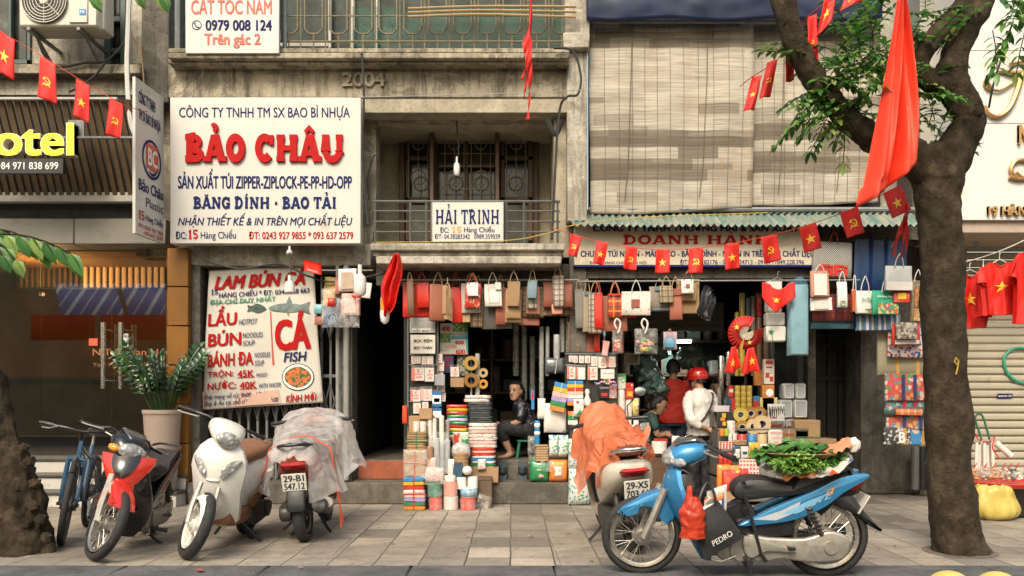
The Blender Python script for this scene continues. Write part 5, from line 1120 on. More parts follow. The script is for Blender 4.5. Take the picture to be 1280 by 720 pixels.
ov, of=cover('plastic_cover', M['orangesheet'], 'torn orange plastic bag draped over the cream scooter handlebar and seat', 'cover', s3, [(-.70, .84, .10, .79), (-.6, .88, .16, .77), (-.4, .9, .18, .72), (-.15, .93, .2, .62), (.08, 1.05, .24, .58), (.24, 1.16, .23, .64), (.36, 1.12, .18, .78), (.46, .98, .10, .86)], wr=.05, hem=.16, seed=9, flare=.22, nu=110, nv=120, asym=.1)

# ---------------------------------------------------------------- bicycle
bc=thing('bicycle', 'blue mountain bicycle standing behind the red motorbike', 'bicycle'); F=steerM(.5, .75, R(6), R(20)); I=Matrix()
bl=paint('dark blue bicycle paint', (.02, .08, .16))
for x, T in ((.54, F), (-.5, I)): wheel(bc, x, .325, .05, 'spoke', T, rim=M['engine'])
def tb(name, pts, r, m, T=I, root=bc): return bolt_tube(name, root, pts, r, m, T)
fm_=MB()
for a, b in (((.40, 0, .72), (-.05, 0, .30)), ((.38, 0, .80), (-.18, 0, .66)), ((-.05, 0, .28), (-.2, 0, .78)), ((.37, 0, .84), (.42, 0, .68))): fm_.tube([a, b], .019, 8)
for sg in (1, -1): fm_.tube([(-.05, sg*.03, .28), (-.5, sg*.06, .325)], .011, 6); fm_.tube([(-.18, sg*.02, .66), (-.5, sg*.06, .325)], .009, 6)
fm_.build('frame', bl, bc)
for sg in (1, -1): tb('fork', [(.54, sg*.06, .325), (.47, sg*.062, .52), (.43, sg*.06, .68)], [.014, .02, .02], bl, F)
tb('fork_crown', [(.43, -.07, .69), (.43, .07, .69)], .022, bl, F); tb('mudguard', spl([(.72, 0, .60), (.6, 0, .68), (.45, 0, .69)], 4), .022, M['black'], F)
tb('stem', [(.37, 0, .84), (.40, 0, .92)], .015, M['black'], F); tb('handlebar', spl([(.33, .31, .95), (.40, .12, .94), (.41, 0, .925), (.40, -.12, .94), (.33, -.31, .95)], 4), .012, M['black'], F)
for sg in (1, -1): tb('grip', [(.355, sg*.22, .948), (.325, sg*.33, .952)], .017, M['black'], F); tb('brake_lever', [(.40, sg*.18, .945), (.43, sg*.24, .92), (.40, sg*.3, .92)], .006, M['alu'], F)
tb('cable', spl([(.40, .15, .95), (.5, .1, 1.0), (.47, .03, .85), (.45, .06, .7)], 5), .004, M['black'], F); tb('seat_post', [(-.2, 0, .78), (-.22, 0, .88)], .013, M['alu'])
mb=MB(); mb.loft([sup((x, 0, .9), w, .03, 12, .8, 'x') for x, w in ((-.05, .02), (-.12, .03), (-.25, .07), (-.32, .07), (-.34, .04))]); mb.build('saddle', M['seat'], bc)
mb=MB(); mb.lathe([(.02, -.005), (.09, -.005), (.09, .005), (.02, .005)], (-.05, -.05, .28), YX, 20); mb.build('chainring', M['engine'], bc)
for sg in (1, -1): tb('crank', [(-.05, sg*.06, .28), (-.05+sg*.12, sg*.08, .28-sg*.11)], .011, M['alu']); mb=MB(); mb.box((-.05+sg*.12, sg*.13, .28-sg*.11), (.09, .09, .025), .006); mb.build('pedal', M['black'], bc)
place(bc, (77, 683), (112, 655), R(-7))
# ---------------------------------------------------------------- trees
gg=G('rough tree bark'); c=gg.ramp(gg.noise(6, 8, .7), [(.3, (.024, .017, .011)), (.52, (.075, .054, .034)), (.72, (.17, .125, .08))])
vv=gg.n('TexVoronoi'); vv.inputs['Scale'].default_value=16; gg.l(gg.map((1, 1, .45)), vv.inputs[0])
c=gg.mix(gg.ramp(gg.noise(3, 6), [(.56, 0), (.68, .5)]), c, (.062, .06, .036)); gg.bump(gg.math('ADD', gg.noise(26, 8, .75), gg.math('MULTIPLY', vv.outputs[0], .8)), 1.0, .06); M['bark']=gg.out(c, .9, 0, 0, .2)
gg=G('tree leaf'); oi=gg.n('ObjectInfo'); ge=gg.n('NewGeometry'); c=gg.ramp(ge.outputs['Random Per Island'], [(0, (.025, .10, .015)), (.4, (.06, .19, .03)), (.75, (.14, .30, .055)), (1, (.28, .38, .08))])
gg.out(c, .42, 0, .1); tr=gg.n('BsdfTranslucent'); gg.l(c, tr.inputs[0]); mx=gg.n('MixShader'); mx.inputs[0].default_value=.35; gg.l(gg.b.outputs[0], mx.inputs[1]); gg.l(tr.outputs[0], mx.inputs[2])
gg.l(mx.outputs[0], [n for n in gg.t.nodes if n.bl_idname == 'ShaderNodeOutputMaterial'][0].inputs[0]); M['leaf']=gg.m
gg=G('dark glossy leaf'); ge=gg.n('NewGeometry'); c=gg.ramp(ge.outputs['Random Per Island'], [(0, (.008, .035, .012)), (.6, (.02, .075, .02)), (1, (.05, .13, .03))]); M['leafdark']=gg.out(c, .3, 0, .15)
def limb(mb, pts, Y0, n=20, amp=.05, s=2.2):
 """pts: (px, py, radius in px, depth offset); bark with bulges"""
 L=spl([V(p[0], p[1], p[2]) for p in pts], 7); D=spl([V(p[3] if len(p)>3 else 0, 0, 0) for p in pts], 7); C=[P(l.x, l.y, Y0+d.x) for l, d in zip(L, D)]; rings=[]; up=None
 for i, p in enumerate(C):
  t=(C[min(i+1, len(C)-1)]-C[max(i-1, 0)]).normalized(); up=(up or V(0, 1, 0.01)); up=(up-t*up.dot(t)).normalized(); w=t.cross(up); r=L[i].z/FPX*Y0; g=[]
  for k in range(n):
   a=2*PI*k/n; d=up*cos(a)+w*sin(a); q=p+d*r; g.append(p+d*r*(1+amp*(2.4*nz(q, s)+1.5*nz(q, s*3.3, 5)+.8*nz(q, s*8, 2))))
  rings.append(g)
 mb.loft(rings)
def leaf(mb, p, d, up, L, w, bend=.25):
 d=d.normalized(); s=d.cross(up); s=s.normalized() if s.length>.01 else V(1, 0, 0); u=s.cross(d)
 c=[p, p+d*L*.3+s*w*.5+u*.06*L, p+d*L*.3-s*w*.5+u*.06*L, p+d*L*.35-u*.03*L, p+d*L*.7+s*w*.42-u*bend*L*.25, p+d*L*.7-s*w*.42-u*bend*L*.25, p+d*L*.72-u*bend*L*.38, p+d*L-u*bend*L]
 mb.add(c, [(0, 3, 1), (0, 2, 3), (1, 3, 6, 4), (3, 2, 5, 6), (4, 6, 7), (6, 5, 7)])
def spray(mb, tw, p, d, n, L, step, droop=.05):
 """one twig with alternating leaves"""
 d=d.normalized(); pts=[p]; q=p.copy()
 for i in range(n):
  d=(d+V(RU(-.15, .15), RU(-.15, .15), -droop)).normalized(); q=q+d*step; pts.append(q.copy()); s=d.cross(V(0, 0, 1)); s=s.normalized() if s.length>.01 else V(1, 0, 0)
  for sg in (1, -1): leaf(mb, q, d*.6+s*sg+V(0, 0, RU(-.3, .15)), V(RU(-.4, .4), RU(-.5, .2), 1).normalized(), L*RU(.7, 1.2), L*RU(.34, .46), RU(.1, .4))
 leaf(mb, q, d, V(0, 0, 1), L*1.1, L*.42); tw.tube(pts, [.004]*len(pts), 4)
rt=thing('street_tree', 'forked street tree with dark limbs and sparse green leaves in a pavement pit', 'tree', tuple(P(1200, 690, 6.67)))
mb=MB(); limb(mb, [(1202, 700, 39), (1200, 686, 33), (1194, 655, 28), (1188, 580, 26), (1182, 450, 26), (1177, 330, 25.5), (1173, 250, 27), (1172, 212, 31), (1175, 185, 22)], 6.67, 40, .075, 3.5); tk=mb.bw('trunk', M['bark'], rt, ang=70)
BL=[(1170, 222, 24), (1140, 197, 23), (1112, 183, 19), (1087, 171, 17, -.05), (1064, 152, 16, -.1), (1040, 128, 15, -.1), (1018, 102, 14.5, -.1), (1000, 68, 14, -.15), (985, 25, 14, -.2), (968, -40, 13, -.2)]
BR=[(1176, 212, 26), (1196, 183, 22), (1211, 153, 19), (1203, 128, 19), (1190, 108, 18), (1190, 78, 16), (1203, 40, 17), (1222, 5, 19), (1240, -50, 19)]
BU=[(1192, 112, 13), (1168, 106, 14, -.05), (1150, 88, 12.5, -.1), (1153, 66, 12, -.1), (1176, 40, 12, -.05), (1206, 6, 13), (1230, -30, 12)]
for q in (BL, BR, BU): mb=MB(); limb(mb, q, 6.67, 24, .09, 4); mb.bw('branch', M['bark'], rt, ang=70)
mb=MB(); mb.ell(P(1217, 141, 6.6), (.07, .07, .06), 12, 8); mb.bw('knot', M['bark'], rt)
mb=MB(); mb.tube([P(x, y, 6.475) for x, y in ((1197, 456), (1193, 452), (1195, 447), (1198, 451), (1197, 460), (1195, 468))], .006, 6); mb.bw('painted_mark', mat('yellow paint mark', (.4, .25, .03), .6), rt)
mb=MB(); tw=MB()
def cluster(n, box, Y, spread, L=.075, nl=(4, 8), bias=V(0, 0, .15)):
 for _ in range(n):
  px=RU(box[0], box[2]); py=RU(box[1], box[3]); y=Y+RU(-spread, spread)
  d=V(RU(-1, 1), RU(-.8, .5), RU(-.7, .7))+bias; spray(mb, tw, P(px, py, y), d, rnd.randint(*nl), L, L*.62)
cluster(40, (1025, 65, 1108, 145), 6.6, .25, .1); cluster(22, (1040, 40, 1120, 90), 6.65, .2, .095); cluster(14, (1015, 100, 1070, 150), 6.5, .2, .095, (4, 7), V(-.7, 0, -.3)); cluster(10, (1105, 80, 1150, 130), 6.75, .15, .09)
cluster(9, (1130, 50, 1175, 110), 6.5, .12, .09); cluster(12, (1236, -20, 1285, 45), 6.2, .2, .1, (4, 7), V(.2, 0, -.8)); cluster(12, (1145, 140, 1185, 180), 6.9, .15, .085, (3, 5)); cluster(5, (1205, 178, 1225, 190), 6.9, .1, .05, (3, 4)); cluster(6, (1130, 15, 1160, 50), 6.6, .1, .06)
cluster(4, (1000, 100, 1030, 150), 6.5, .1, .065, (4, 6), V(-.6, 0, -.7))
cr=mb.bw('crown', M['leaf'], rt, normals=False); tw.bw('twigs', M['bark'], cr)
mb=MB(); mb.lathe([(.15, .002), (.27, .0025), (.27, .0035), (.15, .004)], P(1200, 690, 6.67)*1, None, 30); 
pit=mb.build('tree_pit', mat('dark bare soil', (.13, .11, .085), .95, .4, 20, bump=.6, bs=50)); pit['kind']='structure'
cable('hanging_wire', [P(1256, 60, 6.5), P(1242, 105, 6.5), P(1236, 135, 6.55)], .008, M['cable'], 'black wire running from the leaves to the knot of the forked tree', 'wire')
cable('hanging_wire', [P(1206, 205, 6.7), P(1196, 232, 6.7), P(1185, 262, 6.8), P(1184, 275, 6.9)], .008, M['cable'], 'black wire hanging behind the trunk of the forked tree', 'wire')
lt=thing('street_tree', 'leaning knobbly tree trunk at the frame edge beside the bicycle', 'tree', tuple(P(32, 690, 6.7)))
mb=MB(); limb(mb, [(32, 697, 38), (31, 684, 35), (24, 640, 32), (11, 600, 30), (-3, 550, 28), (-22, 490, 27), (-48, 380, 26), (-75, 200, 25), (-100, 0, 24), (-110, -120, 23)], 6.7, 44, .12, 4); mb.bw('trunk', M['bark'], lt, ang=70)
for i, (x, y, r) in enumerate(((36, 578, 9), (44, 605, 8), (42, 633, 8), (30, 560, 7), (52, 650, 9), (20, 610, 8), (58, 672, 8), (33, 655, 9))):
 mb=MB(); mb.ell((0, 0, 0), (1, 1, 1), 14, 10); c=P(x, y, 6.56); rr=r/FPX*5.4; mb.v=[c+p*rr*(1+.5*nz(p, 2.2, i)) for p in mb.v]; mb.bw('knot', M['bark'], lt)
mb=MB(); limb(mb, [(-105, 60, 14), (-70, 180, 10), (-45, 265, 6), (-25, 290, 4)], 6.0, 12, .05); mb.bw('branch', M['bark'], lt)
mb=MB(); tw=MB()
def compound(p0, p1, n, Y, L, sag=.0):
 a, b=P(*p0, Y), P(*p1, Y); pts=[]
 for i in range(n+1):
  t=i/n; q=a.lerp(b, t)+V(0, -.1*t, .05*sin(PI*t)-sag*t*t); pts.append(q)
  if i: 
   for sg in (1, -1): leaf(mb, q, V(.35, -.15, sg*.25-.75), V(sg*.5, -1, .4), L*RU(.85, 1.15), L*.5, .3)
 tw.tube(pts, .006, 5)
compound((-25, 296), (98, 312), 7, 5.6, .15, .04); compound((-30, 290), (60, 306), 5, 5.7, .15, .03); compound((-30, 300), (30, 318), 4, 5.5, .14, .05); compound((-20, 310), (14, 322), 3, 5.4, .13)
compound((150, -40), (206, -2), 5, 6.2, .17); compound((100, -50), (122, -4), 3, 6.2, .16); compound((170, -30), (178, -4), 3, 6.2, .15)
cr=mb.bw('crown', M['leaf'], lt, normals=False); tw.bw('twigs', M['bark'], cr)
mb=MB(); limb(mb, [(-103, -60, 12), (0, -75, 9), (120, -60, 6), (170, -45, 4)], 6.3, 10, .05); mb.bw('branch', M['bark'], lt)

# ---------------------------------------------------------------- potted plant on the hotel steps
b0=P(203, 0, 9.46); b0.z=.168; pp=thing('potted_plant', 'bushy dark green plant in a ribbed pinkish pot on the hotel steps', 'potted plant', tuple(b0)); mb=MB(); N=64
prof=[(.14, 0), (.15, .02), (.195, .82), (.2, .85), (.21, .86), (.21, .90), (.19, .90), (.185, .86)]
mb.loft([[b0+V(r*(1+(.02 if k % 2 and .03<z<.85 else 0))*cos(2*PI*k/N), r*(1+(.02 if k % 2 and .03<z<.85 else 0))*sin(2*PI*k/N), z) for k in range(N)] for r, z in prof]); mb.bw('pot', mat('pinkish beige pot', (.38, .29, .235), .5, .1, 6), pp)
mb=MB(); mb.lathe([(.19, .86), (.01, .87)], b0, None, 20); mb.bw('soil', mat('potting soil', (.03, .022, .015), .95), pp)
mb=MB(); st=MB()
for i in range(44):
 a=RU(0, 2*PI); q=b0+V(.1*cos(a), .1*sin(a), .86); d=V(cos(a)*RU(.05, .42)-.05, sin(a)*RU(.05, .35)-.08, 1.1); n=rnd.randint(6, 13); pts=[q]
 for k in range(n):
  d=(d+V(cos(a)*.035, sin(a)*.035, -.02)).normalized(); q=q+d*.062; pts.append(q)
  if k>2:
   s=d.cross(V(sin(a), -cos(a), .3)).normalized(); s=(s+V(0, 0, 0)).normalized()
   for sg in (1, -1): leaf(mb, q, s*sg+d*.7, V(0, -.6, 1), RU(.08, .12), RU(.04, .055), .15)
 leaf(mb, q, d, V(0, -1, .3), .1, .045); st.tube(pts, .006, 5)
fo=mb.bw('foliage', M['leafdark'], pp, normals=False); st.bw('stems', M['leafdark'], pp)

# ---------------------------------------------------------------- people
M['skin']=mat('warm skin', (.42, .235, .15), .5, .06, 12); M['hair']=mat('black hair', (.012, .010, .009), .45, .3, 60, bump=.5, bs=180)
M['lip']=mat('lips', (.33, .11, .09), .45)
def remesh(o, vox, sm=6):
 md=o.modifiers.new('one_skin', 'REMESH'); md.mode='VOXEL'; md.voxel_size=vox; md.use_smooth_shade=True
 if sm: m2=o.modifiers.new('relax', 'SMOOTH'); m2.iterations=sm; m2.factor=.5
 return o
def hand(mb, w, d, side, curl=.5, s=1.0):
 """palm and five fingers from wrist w along d; side is the thumb direction"""
 d=d.normalized(); side=(side-d*side.dot(d)).normalized(); nrm=d.cross(side); R_=lambda q: w+q
 mb.tube([w-d*.02, w+d*.03*s, w+d*.075*s], [.022*s, .032*s, .034*s], 10)
 for i, (o, L) in enumerate(((.026, .066), (.009, .075), (-.009, .07), (-.026, .055))):
  b=w+d*.07*s+side*o*s; c=-nrm*curl; p1=b+(d+c*.4).normalized()*L*.45*s; p2=p1+(d+c*1.2).normalized()*L*.35*s; p3=p2+(d+c*2).normalized()*L*.25*s; mb.tube([b, p1, p2, p3], [.0095*s, .009*s, .008*s, .006*s], 8)
 b=w+d*.02*s+side*.026*s; p1=b+(d*.6+side).normalized()*.035*s; p2=p1+(d+side*.4).normalized()*.03*s; mb.tube([b, p1, p2], [.013*s, .010*s, .008*s], 8)
def headgeo(mb, c, yaw, pitch=0, s=1.0):
 """skull, jaw, nose and ears; yaw 0 looks to -y (the street); returns the frame"""
 Q=Euler((pitch, 0, yaw)).to_matrix(); T=lambda x, y, z: c+Q @ V(x*s, y*s, z*s)
 old=mb.M; mb.M=Matrix()
 rings=[]
 for z, x, yf, yb in ((-.125, .022, -.075, -.03), (-.115, .038, -.088, -.01), (-.09, .054, -.093, .02), (-.055, .066, -.094, .05), (-.02, .072, -.095, .085), (.02, .076, -.098, .098), (.055, .075, -.095, .10), (.085, .064, -.078, .088), (.105, .043, -.05, .06), (.115, .015, -.015, .02)):
  rings.append([T(x*math.copysign(abs(cos(a))**.9, cos(a)), (yf+yb)/2+(yb-yf)/2*sin(a), z) for a in [2*PI*k/20 for k in range(20)]])
 mb.loft(rings); mb.tube([T(0, -.09, .02), T(0, -.104, -.01), T(0, -.113, -.03), T(0, -.10, -.042)], [.008*s, .011*s, .015*s, .012*s], 8)
 for sg in (1, -1): mb.ell(T(sg*.078, .005, -.015), (.012*s, .02*s, .032*s), 10, 8, Euler((0, 0, yaw)))
 mb.M=old; return T
def face(T, root, s=1.0):
 mb=MB()
 for sg in (1, -1): mb.ell(T(sg*.03, -.094, .005), (.012*s, .006*s, .0055*s), 10, 6); mb.tube([T(sg*.014, -.099, .022), T(sg*.03, -.101, .027), T(sg*.046, -.092, .022)], .0035*s, 5)
 mb.bw('eye', M['hair'], root); mb=MB(); mb.tube([T(-.022, -.092, -.066), T(0, -.1, -.064), T(.022, -.092, -.066)], [.002, .0055*s, .002], 6); mb.bw('mouth', M['lip'], root)
def haircap(T, root, s, long_=0, bun=None, front=.03, name='hair'):
 mb=MB(); rings=[]
 for z in (-.06, -.03, 0, .03, .06, .09, .11, .125):
  k=math.sqrt(max(0, 1-(max(0, z)/.132)**2)); x=.09*k+.002; yb=.116*k; yf=-.120*k if z>front+.03 else (-.02 if z<front else -.06)
  rings.append([T(x*cos(a), (yf+yb)/2+(yb-yf)/2*sin(a), z+.006*nz((a, z*20, 1), 3)) for a in [2*PI*k_/24 for k_ in range(24)]])
 mb.loft(rings)
 if long_: mb.tube([T(0, .08, -.02), T(0, .095, -.09), T(0, .08, -.09-long_)], [.06*s, .06*s, .035*s], 12)
 if bun: mb.ell(T(*bun), (.045*s, .045*s, .04*s), 14, 10)
 return mb.bw(name, M['hair'], root)
def limbs(mb, chains, n=12):
 for pts, rs in chains: L=spl([V(*p) for p in pts], 4); Rr=spl([V(r, 0, 0) for r in rs], 4); mb.tube(L, [r.x for r in Rr], n); mb.ell(L[0], (rs[0],)*3, 10, 8); mb.ell(L[-1], (rs[-1],)*3, 10, 8)
def torso(mb, rows, ax):
 """rows: (centre, half width along ax, half depth)"""
 ax=ax.normalized(); dp=ax.cross(V(0, 0, 1)).normalized(); mb.loft([[V(*c)+ax*a*math.copysign(abs(cos(t))**.85, cos(t))+dp*b*sin(t) for t in [2*PI*k/22 for k in range(22)]] for c, a, b in rows])
def body(t, fn, vox=.011): mb=MB(); T=fn(mb); o=remesh(mb.bw('body', M['skin'], t), vox); return T
def cloth_(t, name, m, fn, vox=.012, sm=8): mb=MB(); fn(mb); o=remesh(mb.bw(name, m, t), vox, sm); tx=bpy.data.textures.get('cloth folds') or bpy.data.textures.new('cloth folds', 'CLOUDS'); tx.noise_scale=.13; md=o.modifiers.new('folds', 'DISPLACE'); md.texture=tx; md.strength=.045; md.mid_level=.5; md.texture_coords='LOCAL'; return o
def clothmat(n, col, s=7, v=.12): return mat(n, col, .75, v, 5, bump=.55, bs=s)

# seated woman in the doorway
a=thing('person', 'seated woman in dark patterned shirt resting her arms on her knees in the doorway', 'person', (.15, 10.35, .47)); y0=10.35
def fa(mb):
 T=headgeo(mb, V(.05, y0-.03, 1.285), R(-32), R(2), .98)
 limbs(mb, [([(.075, y0, 1.13), (.06, y0-.01, 1.22)], [.05, .048])]); torso(mb, [((.2, y0, .80), .16, .12), ((.19, y0, .92), .14, .11), ((.14, y0, 1.05), .16, .11), ((.09, y0, 1.14), .12, .07)], V(0, 1, 0))
 for sg, dx in ((-1, 0), (1, .03)):
  limbs(mb, [([(.11, y0+sg*.165, 1.09), (.11, y0+sg*.21, .97), (.07, y0+sg*.2, .91), (-.06, y0+sg*.14, .875), (-.13, y0+sg*.1, .865)], [.048, .043, .038, .03, .024]),
                   ([(.2, y0+sg*.09, .80), (.03, y0+sg*.13, .84), (-.12, y0+sg*.13, .84), (-.09, y0+sg*.12, .7), (-.03+dx, y0+sg*.11, .56)], [.09, .08, .058, .054, .034]), ([(-.02+dx, y0+sg*.11, .52), (-.08+dx, y0+sg*.12, .495), (-.17+dx, y0+sg*.13, .485)], [.036, .03, .02])])
  hand(mb, V(-.13, y0+sg*.1, .865), V(-1, -sg*.5, -.25), V(0, 0, 1), .5, .95)
 return T
Ta=body(a, fa); face(Ta, a); haircap(Ta, a, 1, .1, (0, .115, -.03), .03)
cloth_(a, 'shirt', floral('dark patterned shirt', (.012, .013, .02), [(.3, .28, .3), (.12, .1, .14), (.2, .16, .15)], 34, .22, .5), lambda mb: (torso(mb, [((.21, y0, .79), .18, .14), ((.195, y0, .92), .165, .13), ((.14, y0, 1.05), .18, .125), ((.10, y0, 1.13), .14, .085), ((.08, y0, 1.17), .07, .06)], V(0, 1, 0)),
 [limbs(mb, [([(.11, y0+sg*.15, 1.10), (.112, y0+sg*.2, 1.03), (.105, y0+sg*.21, .965)], [.066, .064, .06])]) for sg in (1, -1)]))
cloth_(a, 'trousers', clothmat('black capri trousers', (.012, .012, .014)), lambda mb: ([limbs(mb, [([(.22, y0+sg*.08, .79), (.03, y0+sg*.13, .84), (-.125, y0+sg*.135, .835), (-.10, y0+sg*.12, .72)], [.12, .1, .075, .072])]) for sg in (1, -1)], torso(mb, [((.21, y0, .74), .17, .13), ((.2, y0, .86), .16, .12)], V(0, 1, 0))))
so=thing('stool', 'low green plastic stool under the seated woman', 'stool', (.2, y0, .47)); mb=MB(); mb.box((.2, y0, .68), (.28, .28, .03), .01); gs=mat('green plastic', (.02, .16, .10), .4); mb.bw('seat', gs, so)
for sx in (1, -1):
 for sy in (1, -1): mb=MB(); mb.tube([(.2+sx*.11, y0+sy*.11, .67), (.2+sx*.14, y0+sy*.14, .472)], .018, 8); mb.bw('leg', gs, so)

# man in white shirt and red helmet, seen from behind
YB=10.3; XB=2.27
def W(x, y, z): return (XB+x, YB+y, z)
b=thing('person', 'person in white shirt and red helmet standing with hands clasped behind', 'person', (XB, YB, 0)); AX=V(.86, .5, 0)
def off(s, d=0): q=AX.normalized()*s+V(-.5, .86, 0)*d; return q.x, q.y
def J(s, d, z): x, y=off(s, d); return (XB+x, YB+y, z)
def fb(mb):
 T=headgeo(mb, V(*J(-.0, .05, 1.44)), R(-118), R(4), .98)
 limbs(mb, [([J(0, 0, 1.28), J(0, .02, 1.37)], [.052, .05])]); torso(mb, [(J(0, 0, .78), .15, .1), (J(0, 0, .95), .14, .1), (J(0, 0, 1.15), .17, .11), (J(0, 0, 1.26), .13, .07)], AX)
 for sg in (1, -1):
  limbs(mb, [([J(sg*.17, 0, 1.22), J(sg*.23, -.06, 1.08), J(sg*.24, -.12, .96), J(sg*.14, -.17, .86), J(sg*.04, -.18, .83)], [.046, .042, .038, .03, .024]), ([J(sg*.08, 0, .8), J(sg*.09, .01, .45), J(sg*.09, 0, .1)], [.08, .055, .035]), ([J(sg*.09, -.03, .05), J(sg*.1, .06, .035), J(sg*.1, .14, .03)], [.035, .035, .028])])
  hand(mb, V(*J(sg*.04, -.18, .83)), V(-sg*.75, -.2, -.45) if sg<0 else V(.5, -.5, -.5), V(0, 0, 1), .4, .95)
 return T
Tb=body(b, fb); haircap(Tb, b, 1, 0)
cloth_(b, 'shirt', clothmat('white cotton shirt', (.66, .63, .585), 5), lambda mb: (torso(mb, [(J(0, -.01, .74), .185, .14), (J(0, -.01, .85), .18, .135), (J(0, 0, 1.0), .175, .13), (J(0, 0, 1.15), .195, .13), (J(0, 0, 1.24), .16, .09), (J(0, .01, 1.31), .075, .07)], AX),
 [limbs(mb, [([J(sg*.16, 0, 1.225), J(sg*.235, -.055, 1.08), J(sg*.25, -.115, .955), J(sg*.17, -.165, .875)], [.07, .064, .06, .05])]) for sg in (1, -1)]))
cloth_(b, 'trousers', clothmat('black trousers', (.014, .014, .016)), lambda mb: (torso(mb, [(J(0, 0, .70), .16, .115), (J(0, 0, .84), .15, .11)], AX), [limbs(mb, [([J(sg*.085, 0, .76), J(sg*.095, .01, .45), J(sg*.095, 0, .07)], [.10, .085, .075])]) for sg in (1, -1)]))
mb=MB(); mb.M=Matrix(); hr=[]
for z, r in ((-.035, .118), (-.03, .124), (.0, .127), (.04, .124), (.08, .105), (.105, .075), (.125, .02)): hr.append([Tb(r*.93*cos(t), .006+r*1.08*sin(t), z+.012) for t in [2*PI*k/28 for k in range(28)]])
mb.loft(hr); hl=mb.bw('helmet', mat('glossy red helmet', (.5, .015, .012), .12, .05, coat=1), b)
mb=MB(); mb.loft([[Tb(.118*sin(t) , -.125*cos(t)-d, .02+e) for t in [-.9+1.8*k/10 for k in range(11)]] for d, e in ((0, .012), (.05, -.012), (.05, -.02), (0, .002))], closed=False); mb.bw('helmet_peak', mat('glossy red helmet', (.5, .015, .012), .12), hl)
mb=MB()
for sg in (1, -1): mb.tube([Tb(sg*.085, .0, -.01), Tb(sg*.07, -.02, -.09), Tb(sg*.02, -.06, -.135)], .007, 5)
mb.bw('chin_strap', mat('orange strap', (.55, .13, .06), .6), hl)
mb=MB(); mb.loft([[Tb(.062*cos(t), -.052+.052*sin(t), z) for t in [PI+.1+(PI-.2)*k/8 for k in range(9)]] for z in (-.11, -.08, -.03)], closed=False); mb.bw('face_mask', clothmat('black cloth mask', (.015, .015, .017)), b, thick=.004)
mb=MB(); mb.tube(spl([J(.12, .06, 1.27), J(.12, -.10, 1.24), J(.02, -.142, 1.06), J(-.1, -.146, .93), J(-.19, -.05, .84)], 5), .010, 6); mb.bw('bag_strap', M['cable'], b)

# man in red shirt with his back turned
XC, YC=2.12, 11.2; c_=thing('person', 'person in plain red shirt and jeans with back turned inside the shop', 'person', (XC, YC, .05))
def fc(mb):
 T=headgeo(mb, V(XC+.0, YC+.02, 1.585), R(172), R(8), 1.0); limbs(mb, [([(XC, YC, 1.40), (XC, YC, 1.5)], [.058, .054])]); torso(mb, [((XC, YC, .92), .16, .11), ((XC, YC, 1.25), .19, .11), ((XC, YC, 1.40), .14, .07)], V(1, 0, 0))
 for sg in (1, -1):
  limbs(mb, [([(XC+sg*.2, YC, 1.36), (XC+sg*.25, YC+.03, 1.2), (XC+sg*.25, YC+.1, 1.08), (XC+sg*.15, YC+.25, 1.05)], [.055, .048, .042, .03]), ([(XC+sg*.1, YC, .9), (XC+sg*.1, YC, .5), (XC+sg*.1, YC, .12)], [.085, .06, .04]), ([(XC+sg*.1, YC, .085), (XC+sg*.11, YC+.13, .075)], [.035, .03])]); hand(mb, V(XC+sg*.15, YC+.25, 1.05), V(-sg*.3, 1, 0), V(0, 0, 1))
 return T
Tc=body(c_, fc, .013); haircap(Tc, c_, 1)
cloth_(c_, 'shirt', clothmat('plain red shirt', (.5, .03, .015), 5), lambda mb: (torso(mb, [((XC, YC, .86), .205, .14), ((XC, YC, 1.05), .2, .14), ((XC, YC, 1.25), .215, .14), ((XC, YC, 1.37), .19, .10), ((XC, YC, 1.44), .08, .07)], V(1, 0, 0)), [limbs(mb, [([(XC+sg*.18, YC, 1.36), (XC+sg*.245, YC+.02, 1.24), (XC+sg*.262, YC+.06, 1.12)], [.08, .078, .075])]) for sg in (1, -1)]))
cloth_(c_, 'jeans', clothmat('dark blue jeans', (.022, .035, .06)), lambda mb: (torso(mb, [((XC, YC, .82), .175, .13), ((XC, YC, .95), .165, .12)], V(1, 0, 0)), [limbs(mb, [([(XC+sg*.095, YC, .85), (XC+sg*.1, YC, .5), (XC+sg*.1, YC, .1)], [.105, .085, .07])]) for sg in (1, -1)]))

# woman bending over the counter, hair in a bun
XD, YD=1.74, 10.55; d_=thing('person', 'woman with hair in a bun bending over goods in the shop', 'person', (XD, YD, .05))
def fd(mb):
 T=headgeo(mb, V(XD+.07, YD-.03, 1.115), R(78), R(24), .98); limbs(mb, [([(XD-.03, YD, .98), (XD+.04, YD, 1.05)], [.05, .048])]); torso(mb, [((XD-.16, YD, .52), .15, .11), ((XD-.13, YD, .72), .15, .1), ((XD-.06, YD, .92), .16, .1), ((XD-.02, YD, 1.0), .11, .06)], V(0, 1, 0))
 for sg in (1, -1): limbs(mb, [([(XD-.03, YD+sg*.16, .95), (XD-.0, YD+sg*.2, .83), (XD+.03, YD+sg*.18, .74), (XD+.14, YD+sg*.1, .75)], [.048, .042, .038, .028]), ([(XD-.15, YD+sg*.09, .5), (XD+.1, YD+sg*.11, .5), (XD+.13, YD+sg*.11, .12)], [.09, .065, .04])]); hand(mb, V(XD+.14, YD+sg*.1, .75), V(1, -sg*.2, -.35), V(0, 0, 1), .5, .95)
 return T
Td=body(d_, fd); face(Td, d_); haircap(Td, d_, 1, .02, (0, .09, .09), .03)
